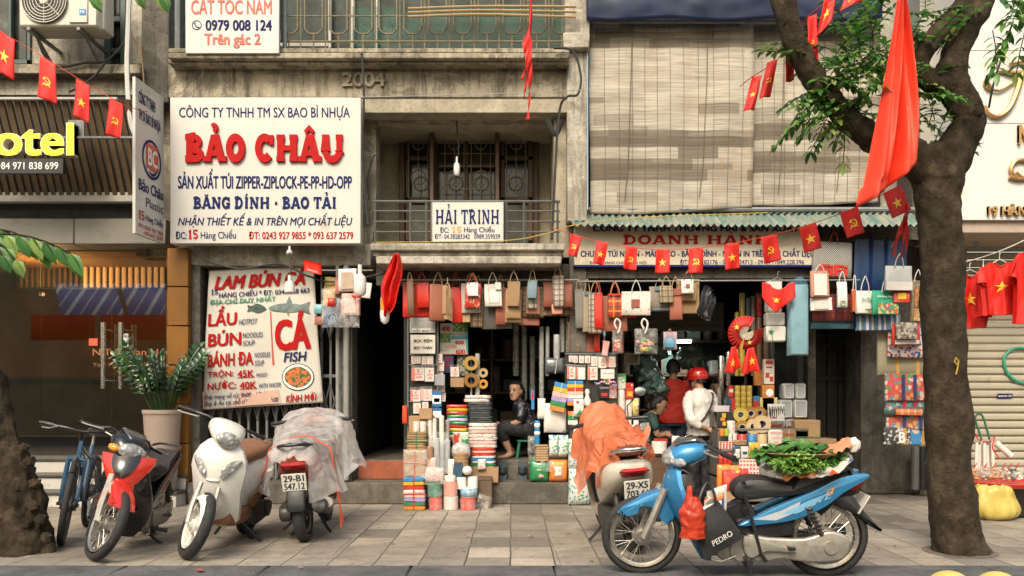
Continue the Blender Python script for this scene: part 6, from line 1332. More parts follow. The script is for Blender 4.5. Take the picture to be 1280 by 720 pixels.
cloth_(d_, 'shirt', clothmat('dark green shirt', (.02, .06, .05)), lambda mb: (torso(mb, [((XD-.17, YD, .5), .18, .14), ((XD-.13, YD, .72), .175, .125), ((XD-.06, YD, .92), .18, .12), ((XD-.02, YD, 1.0), .12, .08)], V(0, 1, 0)), [limbs(mb, [([(XD-.04, YD+sg*.15, .96), (XD-.01, YD+sg*.2, .85)], [.066, .06])]) for sg in (1, -1)]))
cloth_(d_, 'trousers', clothmat('dark trousers', (.02, .02, .026)), lambda mb: [limbs(mb, [([(XD-.16, YD+sg*.09, .5), (XD+.1, YD+sg*.11, .5), (XD+.13, YD+sg*.11, .12)], [.11, .085, .07])]) for sg in (1, -1)])
# woman deep in the shop facing the street
XE, YE=2.73, 11.4; e_=thing('person', 'woman with dark hair looking out from behind the tape rolls', 'person', (XE, YE, .05))
def fe(mb):
 T=headgeo(mb, V(XE, YE, 1.31), R(-8), R(2), .98); limbs(mb, [([(XE, YE+.02, 1.13), (XE, YE+.01, 1.22)], [.052, .05])]); torso(mb, [((XE, YE, .55), .16, .11), ((XE, YE, .95), .17, .1), ((XE, YE, 1.14), .12, .06)], V(1, 0, 0))
 for sg in (1, -1): limbs(mb, [([(XE+sg*.17, YE, 1.1), (XE+sg*.21, YE, .95), (XE+sg*.2, YE-.05, .84), (XE+sg*.1, YE-.2, .82)], [.05, .044, .04, .028]), ([(XE+sg*.09, YE, .55), (XE+sg*.1, YE-.2, .5), (XE+sg*.1, YE-.2, .1)], [.085, .065, .04])]); hand(mb, V(XE+sg*.1, YE-.2, .82), V(-sg*.4, -1, 0), V(0, 0, 1))
 return T
Te=body(e_, fe); face(Te, e_); haircap(Te, e_, 1, .03)
cloth_(e_, 'blouse', clothmat('brown blouse', (.1, .045, .03)), lambda mb: (torso(mb, [((XE, YE, .5), .19, .14), ((XE, YE, .95), .19, .13), ((XE, YE, 1.1), .16, .09), ((XE, YE, 1.16), .08, .065)], V(1, 0, 0)), [limbs(mb, [([(XE+sg*.16, YE, 1.1), (XE+sg*.215, YE, .95)], [.07, .064])]) for sg in (1, -1)]))
cloth_(e_, 'trousers', clothmat('dark trousers', (.02, .02, .026)), lambda mb: [limbs(mb, [([(XE+sg*.09, YE, .55), (XE+sg*.1, YE-.2, .5), (XE+sg*.1, YE-.2, .1)], [.11, .085, .07])]) for sg in (1, -1)])
# slippers leaning on the step
slp=mat('dark blue rubber slipper', (.03, .045, .06), .6)
for px, lab in ((628, 'dark slipper leaning on the step beside the cardboard box'), (653, 'dark slipper leaning on the step below the stool')):
 s_=thing('slipper', lab, 'slipper', tuple(P(px, 605, 9.93)), group='slippers on the doorstep'); mb=MB(); c=P(px, 606, 9.93); Q=[c+V(x, .0+.05*(z/.25), z) for x, z in sp2([(-.04, .0), (.04, .0), (.048, .08), (.042, .15), (.05, .22), (.03, .27), (-.03, .27), (-.05, .22), (-.042, .15), (-.048, .08)], 3)]
 n=len(Q); mb.add(Q+[q+V(0, -.022, .004) for q in Q], [list(range(n)), list(range(2*n-1, n-1, -1))]+[(i, (i+1) % n, n+(i+1) % n, n+i) for i in range(n)]); mb.bw('sole', slp, s_)
 mb=MB(); mb.sheet(lambda u, v: c+V(-.05+.1*u, -.02-.045*sin(PI*u)+.03, .13+.08*v), 10, 4); mb.bw('strap', slp, s_, thick=.006)
# ---------------------------------------------------------------- goods: builders. r = pixel rectangle in the photo, Y = depth, on = height of the surface it stands on
def wr(r, Y, on=None):
 x0, z1=pxz(r[0], r[1], Y); x1, z0=pxz(r[2], r[3], Y); return x0, x1, (z0 if on is None else on), z1
def lensloft(x0, x1, z0, z1, d, e=.35, prof=((0, .35), (.06, .8), (.3, 1), (.7, .9), (.94, .55), (1, .12)), jit=.004, n=22, tilt=0.0, nx=0):
 c=V((x0+x1)/2, 0, z0); w=(x1-x0)/2; h=z1-z0; k=RU(0, 99); out=[]
 for t, q in prof:
  g=sup((0, 0, t*h), w, d/2*q, n, e, 'z'); out.append([V(p.x+jit*nz((p.x*9, t*5, k), 1), p.y+jit*2*nz((p.x*8, t*7, k), 1.3), p.z) for p in g])
 Q=Matrix.Rotation(tilt, 3, 'Y'); return [[c+Q @ p for p in g] for g in out]
ROPE=mat('paper rope handle', (.42, .29, .15), .8); ROPEW=mat('white rope handle', (.62, .6, .56), .7); ROPER=mat('red rope handle', (.4, .03, .02), .7)
def bag(r, Y, m, lab, hook=None, rope=None, d=.05, group='shopping bags hung in front of the shops', tilt=0.0, name='paper_bag'):
 """flat carrier bag with a loop handle hooked at pixel height hook"""
 x0, x1, z0, z1=wr(r, Y); mb=MB()
 mb.loft([[p+V(0, Y+d/2, 0) for p in g] for g in lensloft(x0, x1, z0, z1, d, .3, ((0, .55), (.03, .9), (.3, 1), (.7, .7), (.97, .3), (1, .22)), .006, 26, tilt)])
 o=mb.bb(name, m, ang=50); tag(o, lab, 'bag', group); o.rotation_euler=(RU(-.05, .03), RU(-.035, .035), RU(-.16, .16))
 if hook is not None:
  w=x1-x0; xc=(x0+x1)/2; hz=pxz(0, hook, Y)[1]; q=min(.32*w, .05); mb=MB()
  mb.tube(spl([V(xc-q, Y+.012, z1-.02), V(xc-q*.75, Y+.006, z1+(hz-z1)*.45), V(xc-.006, Y, hz), V(xc+.006, Y, hz), V(xc+q*.75, Y+.006, z1+(hz-z1)*.45), V(xc+q, Y+.012, z1-.02)], 4), .005, 6); mb.bw('handle', rope or ROPE, o)
 return o
def decal(o, r, Y, m, name='print', w=.003): mb=MB(); a=wr(r, Y); mb.b2(a[0], a[1], Y-w, Y+.002, a[2], a[3]); return mb.bw(name, m, o)
def pack(r, Y, m, lab, cat, group=None, d=.05, on=None, name='plastic_pack', tilt=0.0, prints=()):
 x0, x1, z0, z1=wr(r, Y, on); mb=MB(); mb.loft([[p+V(0, Y+d/2, 0) for p in g] for g in lensloft(x0, x1, z0, z1, d, .55, ((0, .15), (.05, .6), (.2, .95), (.5, 1), (.8, .95), (.95, .6), (1, .12)), .008, 24, tilt)])
 o=mb.bb(name, m, ang=60); tag(o, lab, cat, group)
 for u0, v0, u1, v1, pm in prints:
  X0, X1=x0+(x1-x0)*u0, x0+(x1-x0)*u1; Z1, Z0=z1+(z0-z1)*v0, z1+(z0-z1)*v1; mb=MB(); mb.sheet(lambda u, v: V(X0+(X1-X0)*u, Y-.004+.01*(2*u-1)**2, Z1+(Z0-Z1)*v), 6, 4); mb.bw('print', pm, o, thick=.002)
 return o
def box(r, Y, d, m, lab, cat, on=None, group=None, prints=(), name='box', rotz=0, b=.004, text=()):
 x0, x1, z0, z1=wr(r, Y, on); mb=MB(); mb.b2(x0, x1, Y, Y+d, z0, z1, b); o=mb.bb(name, m); tag(o, lab, cat, group)
 for u0, v0, u1, v1, pm in prints: mb=MB(); mb.b2(x0+(x1-x0)*u0, x0+(x1-x0)*u1, Y-.003, Y+.003, z1+(z0-z1)*v1, z1+(z0-z1)*v0); mb.bw('print', pm, o)
 for s, rr, tm, bo in text: write(s, rr, lambda u, v, w=0: V(x0+(x1-x0)*u, Y-.004-w, z1+(z0-z1)*v), tm, o, 'print_text', bold=bo, w0=.001)
 if rotz: o.rotation_euler.z=rotz
 return o
def stack(r, Y, d, ms, n, lab, cat, on=None, group=None, name='sheet_stack', soft=.35, tie=None):
 x0, x1, z0, z1=wr(r, Y, on); mb=MB(); h=(z1-z0)/n
 for i in range(n):
  mb.m=i % len(ms); j=RU(-1, 1)*.008; zc=z0+h*(i+.5); g=[]
  for dz, k in ((-.48, .93), (-.3, 1), (.3, 1), (.48, .93)): g.append([V((x0+x1)/2+j, Y+d/2, zc+dz*h)+V(p.x*(1+.02*nz((p.x*5, i, 1))), p.y, h*.22*nz((p.x*9, i*3, p.y*9))) for p in sup((0, 0, 0), (x1-x0)/2*k, d/2*k, 20, soft, 'z')])
  mb.loft(g)
 o=mb.bb(name, ms, ang=50); tag(o, lab, cat, group)
 if tie:
  mb=MB(); xc=(x0+x1)/2; mb.tube([V(xc, Y+d/2, z1+.004), V(xc, Y-.004, z1+.004), V(xc, Y-.006, z0+.01)], .006, 5); zc=(z0+z1)/2; mb.tube([V(x0-.004, Y+d/3, zc), V(x0-.004, Y-.004, zc), V(x1+.004, Y-.004, zc), V(x1+.004, Y+d/3, zc)], .006, 5); mb.bw('string', tie, o)
 return o
def roll(r, Y, m, lab, cat, on=None, group=None, name='roll', wrap=False, bands=(), taper=1.0):
 x0, x1, z0, z1=wr(r, Y, on); R0=(x1-x0)/2; xc=(x0+x1)/2; yc=Y+R0; h=z1-z0; mb=MB()
 mb.lathe([(R0*.9*taper, 0), (R0*taper, .006), (R0, h-.006), (R0*.93, h), (R0*.45, h), (R0*.42, h-.02)], (xc, yc, z0), None, 20); o=mb.bb(name, m); tag(o, lab, cat, group)
 if wrap: mb=MB(); mb.sheet(lambda u, v: V(xc, yc, z0)+V(cos(TAU*u), sin(TAU*u), 0)*(R0*(1.06+.16*abs(nz((u*9, v*5, z0*9), 1.5)))*(1-.3*max(0, v-.85)*6))+V(0, 0, h*v), 40, 10); mb.bw('film', M['clear'], o, ang=80)
 for v0, v1, bm in bands: mb=MB(); mb.lathe([(R0*1.015, h*(1-v1)), (R0*1.015, h*(1-v0))], (xc, yc, z0), None, 20, False); mb.bw('band', bm, o, thick=.002)
 return o
def tape(cx, cy, rp, Y, m, lab, w=.05, core=None, group='adhesive tape rolls'):
 c=P(cx, cy, Y); r=rp/FPX*Y; Q=YX; mb=MB(); mb.lathe([(r*.5, -w), (r*.98, -w), (r, -w*.9), (r, -w*.1), (r*.98, 0), (r*.5, 0), (r*.5, -w)], c, Q, 32, False); o=mb.bb('tape_roll', m); tag(o, lab, 'tape roll', group)
 mb=MB(); mb.lathe([(r*.42, -w*1.02), (r*.505, -w*1.02), (r*.505, .002), (r*.42, .002), (r*.42, -w*1.02)], c, Q, 24, False); mb.bw('core', core or M['pipe'], o); return o
def stand(name, lab, cat, parts, m):
 x0=min(p[0] for p in parts); x1=max(p[1] for p in parts); t=thing(name, lab, cat, ((x0+x1)/2, parts[0][2], 0))
 for x0, x1, y0, y1, z0, z1, n in parts: mb=MB(); mb.b2(x0, x1, y0, y1, z0, z1, .004); mb.bw(n, m, t)
 return t
c_=lambda *a: mat(*a)
K={}
K['kraft']=mat('brown kraft paper', (.36, .225, .11), .75, .14, 4, bump=.3, bs=9); K['kraft2']=mat('dark kraft paper', (.29, .175, .085), .75, .14, 4, bump=.3, bs=9)
K['card']=mat('corrugated cardboard', (.34, .21, .11), .75, .12, 3, bump=.2, bs=14); K['red']=mat('glossy red paper', (.55, .022, .010), .4, .08, 3, coat=.1); K['white']=mat('white coated paper', (.68, .65, .60), .5, .05, 4)
K['rust']=dots('rust dotted paper', (.33, .10, .055), (.42, .17, .10), 90, .22); K['rust2']=dots('reddish brown dotted paper', (.27, .075, .045), (.35, .13, .08), 80, .2); K['salmon']=dots('salmon dotted paper', (.55, .24, .16), (.65, .36, .26), 90, .2)
K['grey']=dots('charcoal dotted paper', (.10, .09, .075), (.17, .15, .13), 70, .25); K['taupe']=dots('taupe dotted paper', (.24, .20, .155), (.33, .28, .22), 80, .25); K['cream']=dots('cream dotted paper', (.42, .35, .25), (.15, .12, .09), 75, .22); K['greyl']=dots('grey dotted paper', (.2, .19, .17), (.3, .28, .25), 80, .22)
K['weave']=dots('brown woven print', (.14, .075, .04), (.3, .17, .09), 60, .34); K['plaidbw']=plaid('black and white check paper', (.58, .50, .39), (.10, .085, .07), (.25, .2, .16), 16, .35); K['plaidbr']=plaid('brown check paper', (.33, .21, .10), (.05, .035, .02), (.09, .06, .04), 16, .4)
K['plaidred']=plaid('red tartan paper', (.55, .035, .012), (.10, .05, .012), (.75, .32, .03), 9, .75); K['plaidt']=plaid('tan tartan paper', (.38, .28, .15), (.06, .06, .05), (.2, .12, .05), 15, .55)
K['floralred']=floral('red blossom print', (.5, .03, .02), [(.7, .6, .55), (.65, .2, .2), (.08, .2, .08), (.7, .3, .1)], 36, .42, .75); K['floralw']=floral('pale blossom print', (.66, .6, .53), [(.6, .25, .2), (.15, .2, .25), (.25, .28, .18), (.7, .45, .4)], 26, .3, .3); K['dotw']=floral('small dotted print', (.66, .58, .58), [(.4, .3, .5), (.5, .25, .35), (.2, .2, .4)], 50, .3, .4)
K['mesh']=dots('grey net print', (.6, .56, .5), (.12, .11, .1), 70, .36); K['denim']=dots('grey blue paper', (.13, .2, .24), (.2, .28, .32), 80, .2)
# --- bags under the balcony
rodm=M['steel']
mb=MB(); mb.tube([P(498, 350, 9.56), P(722, 350, 9.56)], .010, 8); tag(mb.bb('hanging_rod', rodm), 'thin steel rod carrying the paper bags under the balcony', 'rod')
mb=MB(); mb.tube([P(722, 352, 9.56), P(1075, 350, 9.56)], .010, 8); tag(mb.bb('hanging_rod', rodm), 'thin steel rod carrying the paper bags under the tin awning', 'rod')
for a in [
 ((503, 352, 537, 396), 9.63, 'red', 'wide red paper bag first under the balcony', 339, ROPER), ((509.5, 348, 517.5, 393), 9.47, 'weave', 'narrow brown woven print bag seen edge-on over the red bag', 341, None), ((521, 353.5, 537, 384.5), 9.55, 'red', 'small red bag overlapping the wide red bag', 341, ROPER),
 ((536, 355, 556, 401), 9.52, 'rust', 'rust brown paper bag with a tall rope handle', 341, None), ((564, 359, 579, 403), 9.62, 'red', 'red paper bag half behind the bundle of thin kraft bags', 342, ROPER), ((577, 353.6, 601, 391), 9.56, 'mesh', 'grey net print bag behind the red blossom bag', 342, None),
 ((580.4, 355, 600.5, 385), 9.49, 'floralred', 'red blossom print bag with a white tag bag in front', 342, None), ((584, 353, 598.4, 370), 9.43, 'dotw', 'tiny pale dotted bag hung over the blossom bag', 343, ROPER), ((578, 388, 588, 403), 9.585, 'kraft', 'small beige bag peeking out below the net print bag', None, None),
 ((588, 359, 603, 409), 9.62, 'plaidbr', 'brown check bag behind the blossom bag', 345, None), ((602, 360, 640, 411), 9.66, 'grey', 'large charcoal dotted bag behind the white box bag', 346, None), ((606, 354.7, 627.8, 383), 9.52, 'white', 'white box bag with a white tag', 341, ROPEW),
 ((619, 359, 632, 406), 9.59, 'rust2', 'reddish brown bag behind the pile of kraft bags', 345, None), ((631, 362, 651.5, 403), 9.56, 'kraft', 'long kraft bag lowest of the three on one hook', None, None), ((632.5, 360, 651.4, 398), 9.51, 'kraft', 'middle kraft bag of the three on one hook', None, None), ((634, 351.5, 650, 383), 9.45, 'kraft2', 'front kraft bag of the three on one hook', 340, None),
 ((650, 358, 680, 397), 9.65, 'plaidbr', 'brown check bag behind the small blue grey bag', 346, None), ((648.6, 394, 674.3, 406.7), 9.68, 'rust', 'orange rust bag end below the brown check bag', None, None), ((657.6, 358, 674.6, 392.5), 9.58, 'salmon', 'salmon bag behind the small blue grey bag', None, None), ((659, 369, 671.5, 386), 9.53, 'plaidbw', 'small black and white check bag under the blue grey bag', None, None),
 ((659, 349.5, 671, 373), 9.46, 'denim', 'small blue grey paper bag near the white pillar', 337, None), ((679, 351, 716, 384), 9.58, 'rust2', 'wide brown red bag behind the tall check bag', 342, ROPER), ((689.6, 380, 703.5, 392.5), 9.55, 'salmon', 'salmon bag end below the tall check bag', None, None), ((691.7, 344, 705, 383.5), 9.5, 'plaidbw', 'tall narrow black and white check bag', 332, None), ((674, 362, 719, 395), 9.66, 'plaidbr', 'wide dim check bag behind the brown red bag', None, None)]:
 bag(a[0], a[1], K[a[2]], a[3], a[4], a[5])
bundle=thing('bag_bundle', 'bundle of thin kraft bags hung on one hook', 'bag', tuple(P(559, 404, 9.45)), group='shopping bags hung in front of the shops')
for i in range(6): mb=MB(); x0, x1, z0, z1=wr((553+i*1.7, 357+(i % 3)*5, 558+i*1.5, 392+(i*7) % 13), 9.42+.016*i); mb.loft([[p+V(0, 9.42+.016*i, 0) for p in g] for g in lensloft(x0, x1, z0, z1, .012, .4)]); mb.bw('kraft_bag', K['kraft'], bundle)
mb=MB(); mb.tube(spl([P(556, 372, 9.42), P(557, 358, 9.42), P(559.5, 354, 9.42), P(562, 358, 9.42), P(563, 372, 9.42)], 4), .005, 6); mb.tube([P(559.5, 354, 9.42), P(559.5, 347, 9.45)], .004, 5); mb.bw('handle', ROPE, bundle)
o=[x for x in COL.objects if x.get('label') == 'white box bag with a white tag'][0]; decal(o, (620, 353, 627, 362), 9.51, K['white'], 'tag', .006)
mb=MB(); mb.tube([P(x, y, 9.513) for x, y in ((610, 360), (614, 359), (614, 359), (624.5, 359.5), (624.5, 378), (612, 378), (611, 360))], .0025, 4); mb.bw('crease', mat('paper crease', (.5, .47, .42), .6), o)
# --- bags under the tin awning
for a in [
 ((720, 361, 731, 410), 9.62, 'greyl', 'grey dotted bag at the pillar end of the awning row', 350, None), ((729, 364, 739, 414.5), 9.57, 'cream', 'cream dotted bag with a blue corner', 350, None), ((736, 365.5, 753, 416.6), 9.52, 'plaidbw', 'black and white check bag before the bright red bag', 352, None), ((743.5, 366, 754, 410.5), 9.49, 'red', 'bright red bag between check bag and rust bag', 353, ROPER), ((752, 369.5, 784.5, 414), 9.56, 'rust', 'large rust dotted bag under the red tartan bag', 352, ROPER),
 ((760, 366.7, 777.8, 397.3), 9.48, 'plaidred', 'red tartan paper bag beside the white square bag', 353, None), ((777.5, 388, 796, 397), 9.58, 'red', 'red strip of a bag below the white square bag', None, None), ((812.7, 357.6, 838, 388.8), 9.58, 'taupe', 'taupe dotted bag with a blue corner stamp', 349, None), ((825, 356.6, 842.2, 378.8), 9.5, 'plaidt', 'tan tartan bag with two rope loops', 346, None), ((838, 360.5, 853.4, 399.5), 9.54, 'rust', 'tall rust bag with a darker top band', 347, None),
 ((845, 348.5, 874.5, 392), 9.6, 'kraft', 'wide kraft bag behind the small blossom bag', 340, None), ((852, 352, 871, 376), 9.54, 'kraft2', 'folded kraft sheet bag over the wide kraft bag', None, None), ((852.3, 349, 867.5, 366.7), 9.46, 'floralw', 'small pale blossom bag with a brown square', 338, mat('brown ribbon handle', (.12, .03, .02), .6)),
 ((710, 402, 719.5, 441), 9.72, 'weave', 'brown woven bag in the lower row by the pillar', None, None), ((720, 412, 729, 441), 9.70, 'plaidbr', 'dim check bag in the lower row', None, None), ((728.5, 412, 744, 443), 9.71, 'rust2', 'red brown bag in the lower row over the card packs', None, None), ((743, 412, 750.5, 440), 9.68, 'red', 'narrow dark red bag in the lower row', None, None), ((766, 415, 780, 441), 9.73, 'rust2', 'dim rust bag behind the clear sweet bags', None, None),
 ((829.5, 414.5, 846.5, 437), 9.6, 'lilac', 'lilac paper bag behind the little blue bag', None, None), ((831.3, 421.5, 843.7, 434.5), 9.53, 'blueb', 'little blue paper bag hung by the lit tube lamp', 412, None)]:
 if a[2] == 'lilac': K['lilac']=mat('lilac paper', (.38, .27, .31), .6)
 if 'blueb' not in K: K['blueb']=mat('sky blue paper', (.06, .22, .34), .5)
 bag(a[0], a[1], K[a[2]], a[3], a[4], a[5])
sq=bag((777.5, 364, 813.4, 394), 9.45, K['floralw'], 'square white blossom bag with a brown centre square', 351, ROPEW); decal(sq, (789.5, 374, 800, 384), 9.445, K['rust2'])
def by(l): return [x for x in COL.objects if x.get('label') == l][0]
decal(by('small pale blossom bag with a brown square'), (857.5, 355, 862.5, 359.5), 9.455, K['rust2'])
decal(by('tall rust bag with a darker top band'), (838.5, 361, 853, 369), 9.535, K['rust2']); decal(by('red tartan paper bag beside the white square bag'), (760.5, 367, 777.3, 369), 9.475, K['red'])
for lab, r in (('cream dotted bag with a blue corner', (730, 364.5, 738, 369)), ('taupe dotted bag with a blue corner stamp', (819, 358, 825, 363)), ('taupe dotted bag with a blue corner stamp', (814, 385, 837, 387.5))): decal(by(lab), r, by(lab).location.y-.03, K['denim'])
tg=pack((752, 426, 760, 445), 9.5, mat('pink card', (.6, .3, .27), .5), 'small pink tag bag dangling from a clip', 'bag', d=.02, name='tag_bag', tilt=.1); mb=MB(); mb.tube([P(755.5, 426, 9.5), P(755.5, 414, 9.5)], .004, 5); mb.box(P(755.5, 417, 9.5), (.025, .012, .05), .003); mb.bw('clip', K['denim'], tg)
# clear bags of sweets
M['clear']=film('clear plastic bag', (.8, .79, .75), .15, .05, .2, 12)
for (r, lab, cols, lx) in (((766, 412, 779, 442), 'clear bag of pink and red sweets, the slimmer of two', [(.65, .25, .22), (.6, .05, .03), (.6, .4, .25)], 772), ((794, 410, 823, 442), 'clear bag of pink and yellow sweets, the wider of two', [(.65, .3, .28), (.55, .4, .05), (.15, .3, .06), (.6, .25, .25)], 806)):
 cm_=[mat('sweet colour', c, .3) for c in cols]; x0, x1, z0, z1=wr(r, 9.4); t=pack(r, 9.4, M['clear'], lab, 'bag', d=.13, name='sweet_bag'); mb=MB()
 for i in range(26): mb.m=i % len(cols); mb.ell(V(RU(x0+.035, x1-.035), 9.465+RU(-.035, .03), z0+.035+(z1-z0)*.42*rnd.random()), (.026, .024, .022), 8, 6)
 mb.bw('sweets', cm_, t); mb=MB(); a=P(lx, 411, 9.45); mb.tube(spl([a+V(-.01, 0, 0), a+V(-.035, 0, .06), a+V(-.01, 0, .11), a+V(.03, 0, .07), a+V(.02, -.01, .0), a+V(.0, -.01, -.05)], 5), .011, 8); mb.bw('white_cord', ROPEW, t)
bp=thing('plastic_bundle', 'black crumpled plastic bundle hung beside the kraft bags', 'plastic bundle', tuple(P(879, 399, 9.6)))
mb=MB(); bm_=mat('shiny black film', (.015, .017, .02), .18, .2, 8, coat=.3, bump=.8, bs=18)
for i in range(5): x0, x1, z0, z1=wr((871+i*1.5, 356+i*3, 880+i*2, 392+i*2), 9.58+.02*i); mb.loft([[p+V(0, 9.6+.02*i, 0) for p in g] for g in lensloft(x0, x1, z0, z1, .05, .6, jit=.03, tilt=.25)])
mb.bw('film_sheet', bm_, bp, ang=70)
# --- wrapped gift bags by the alley
gb=[((401, 346, 416, 404), 9.62, mat('mustard paper', (.4, .27, .08), .6), 'mustard paper bag with its cone top by the menu banner', .08), ((404, 382, 423, 407), 9.5, mat('navy blue bag', (.02, .075, .2), .45), 'navy gift bag with a pale ring emblem', .0), ((418, 347, 425, 368), 9.55, K['rust'], 'narrow brown gift box between mustard and cream bags', 0), ((423, 335.5, 446, 364), 9.48, K['white'], 'cream window gift box above the pink one', 0), ((426, 366.5, 450, 394), 9.46, mat('pink gift box', (.58, .27, .22), .45), 'pink window gift box with a red bow', 0), ((440, 352, 462, 372), 9.58, K['white'], 'white wrapped box behind the wide white bulb', .1), ((392, 380, 402, 392), 9.6, mat('turquoise packet', (.1, .3, .33), .4), 'turquoise packet at the banner edge', 0), ((393, 394, 403, 406), 9.62, K['rust2'], 'dark packet under the turquoise packet', 0)]
for r, Y, m, lab, tl_ in gb: bag(r, Y, m, lab, None, None, .07, 'wrapped gift bags by the alley', tl_, 'gift_bag')
decal(by('cream window gift box above the pink one'), (427, 340, 442, 361), 9.475, mat('beige card window', (.5, .38, .28), .3, coat=.5)); decal(by('pink window gift box with a red bow'), (430.5, 372, 445, 391), 9.455, mat('pale card window', (.62, .5, .44), .3, coat=.5))
o=by('pink window gift box with a red bow'); mb=MB(); q=P(446, 371, 9.44)
for s in (1, -1): mb.ell(q+V(s*.03, 0, .008), (.03, .012, .016), 10, 6, Euler((0, s*-.4, 0))); mb.tube([q, q+V(s*.03, -.005, -.05)], .007, 5)
mb.bw('bow', K['red'], o)
o=by('navy gift bag with a pale ring emblem'); mb=MB(); mb.torus(P(416, 397, 9.495), .052, .004, YX, 24, 6); mb.torus(P(416, 398, 9.495), .022, .004, YX, 16, 6); mb.bw('emblem', mat('pale blue ink', (.35, .45, .55), .5), o)
pack((401, 360, 420, 409), 9.44, M['clear'], 'clear plastic sleeve over the navy gift bag', 'plastic bag', d=.06, name='plastic_sleeve'); pack((420, 372, 449, 409), 9.40, M['clear'], 'clear plastic sleeve under the pink gift box', 'plastic bag', d=.05, name='plastic_sleeve'); pack((409, 372, 418, 383), 9.42, K['red'], 'red ribbon tuft on the mustard bag', 'ribbon', d=.04, name='ribbon_tuft')
mb=MB(); mb.sheet(lambda u, v: P(380+22*u, 324+14*v+6*u, 9.6-.12*v), 4, 3); tag(mb.bb('red_cloth', K['red'], thick=.004), 'red cloth corner above the menu banner', 'cloth')
mb=MB(); mb.tube([P(395, 338, 9.55), P(466, 338, 9.55)], .008, 6); tag(mb.bb('hanging_wire', M['steel']), 'wire carrying the wrapped gift bags', 'wire')

# --- packed card sachets
M['sach']=floral('white sachet card', (.66, .60, .54), [(.6, .3, .24), (.45, .42, .4), (.6, .48, .42), (.3, .36, .45)], 38, .3, .4); PK=mat('pink print', (.62, .2, .15), .5, .1); PKL=mat('pale pink print', (.66, .36, .29), .5, .1)
HS=thing('display_rack', 'black wire rack of zip bag packets beside the dark alley', 'rack', tuple(P(527, 604, 9.66)))
mb=MB(); bx(mb, 511, 396, 546, 603, 9.70, .02, .003); mb.bw('back_panel', M['dark'], HS); mb=MB(); mb.tube([P(510, 396, 9.68), P(510, 603, 9.68)], .010, 6); mb.tube([P(547, 396, 9.68), P(547, 603, 9.68)], .010, 6)
for y in (443, 456, 488, 502): mb.tube([P(510, y, 9.67), P(547, y, 9.67)], .005, 5)
mb.bw('wire_frame', M['steel'], HS)
HB=thing('display_board', 'dark hanging board of zip bag packets left of the shop counter', 'rack', tuple(P(740, 512, 9.62)))
mb=MB(); bx(mb, 706, 440, 772, 512, 9.655, .02, .003); mb.bw('back_panel', M['dark'], HB); mb=MB()
for y in (442, 456.5): mb.tube([P(706, y, 9.63), P(772, y, 9.63)], .005, 5)
mb.bw('wire_bar', M['steel'], HB)
def sachet(r, Y, k, lab, side=0, group='zip bag packets on the racks'):
 x0, x1, z0, z1=wr(r, Y); h=z1-z0; mb=MB(); mb.b2(x0, x1, Y, Y+.012, z0, z0+h*.82, .003); o=mb.bb('packet', M['sach'] if k != 'plain' else K['white']); tag(o, lab, 'packet', group)
 mb=MB(); mb.sheet(lambda u, v: V(x0-.003+(x1-x0+.006)*u, Y-.004+.004*sin(u*9), z1+(z0-z1)*v), 6, 4); mb.bw('film', M['clear'], o)
 if k == 'plain': return o
 mb=MB(); q=lambda u0, v0, u1, v1: mb.b2(x0+(x1-x0)*u0, x0+(x1-x0)*u1, Y-.003, Y+.001, z1+(z0-z1)*v1, z1+(z0-z1)*v0)
 if side: q(0, .2, .25, .98)
 q(.42, .3, .62, .48); q(.25, .55, .85, .62); q(.35, .72, .78, .84); mb.bw('print', PK if k == 'a' else PKL, o); return o
for r, k, lab, sd in [((514, 443, 520, 455), 'a', 'first of the four smallest packets on the alley rack', 0), ((520.4, 443, 526, 454.5), 'b', 'whitest of the four smallest packets on the alley rack', 0), ((527, 443, 533, 455.5), 'a', 'third of the four smallest packets on the alley rack', 0), ((533.6, 443, 541.5, 455.5), 'b', 'widest of the four smallest packets on the alley rack', 0),
  ((514.4, 456, 530.4, 476), 'a', 'biggest packet on the alley rack, below the small ones', 1), ((531, 456, 542.5, 477), 'a', 'packet beside the biggest one on the alley rack', 0), ((513, 484, 525.6, 502), 'a', 'packet with a pink edge above the kraft box', 1), ((526, 483, 540, 501), 'b', 'broad packet beside the blue glove box', 1), ((516.5, 501, 526, 517), 'b', 'low packet just above the kraft box', 0), ((527.6, 500, 535.5, 514), 'b', 'small low packet behind the kraft box', 0)]: sachet(r, 9.64, k, lab, sd)
for r, k, lab, sd in [((711, 443, 716, 452.5), 'a', 'first tiny packet in the top row of the board', 0), ((716.6, 443, 722.2, 453.5), 'a', 'second tiny packet in the top row of the board', 0), ((723.8, 443, 730, 454), 'b', 'third tiny packet in the top row of the board', 0), ((731, 443, 738, 454), 'a', 'fourth tiny packet in the top row of the board', 0), ((739, 443, 747, 457.5), 'b', 'packet with an empty film top in the board row', 0), ((747.8, 443, 758, 460), 'a', 'square packet before the last in the top row', 0), ((758.4, 443, 769.6, 459), 'a', 'last packet of the top row with a pink edge', 1),
  ((709, 455, 719.5, 474), 'a', 'packet above the rainbow sheet pack', 1), ((720.5, 456, 731.5, 474.5), 'plain', 'blank white packet in the middle of the board', 0), ((734.7, 455, 747, 475), 'a', 'largest packet of the lower board row', 1), ((751, 459, 768, 473.5), 'plain', 'white card with faint handwriting on the board', 0)]: sachet(r, 9.60, k, lab, sd)
o=by('white card with faint handwriting on the board'); write('túi zip các cỡ', (.12, .42, .9, .62), flat_map(751, 459, 768, 473.5, 9.598), mat('grey pen ink', (.25, .26, .28), .6), o, 'handwriting', w0=.006)
decal(by('blank white packet in the middle of the board'), (720.6, 460, 722.5, 474), 9.598, PK)
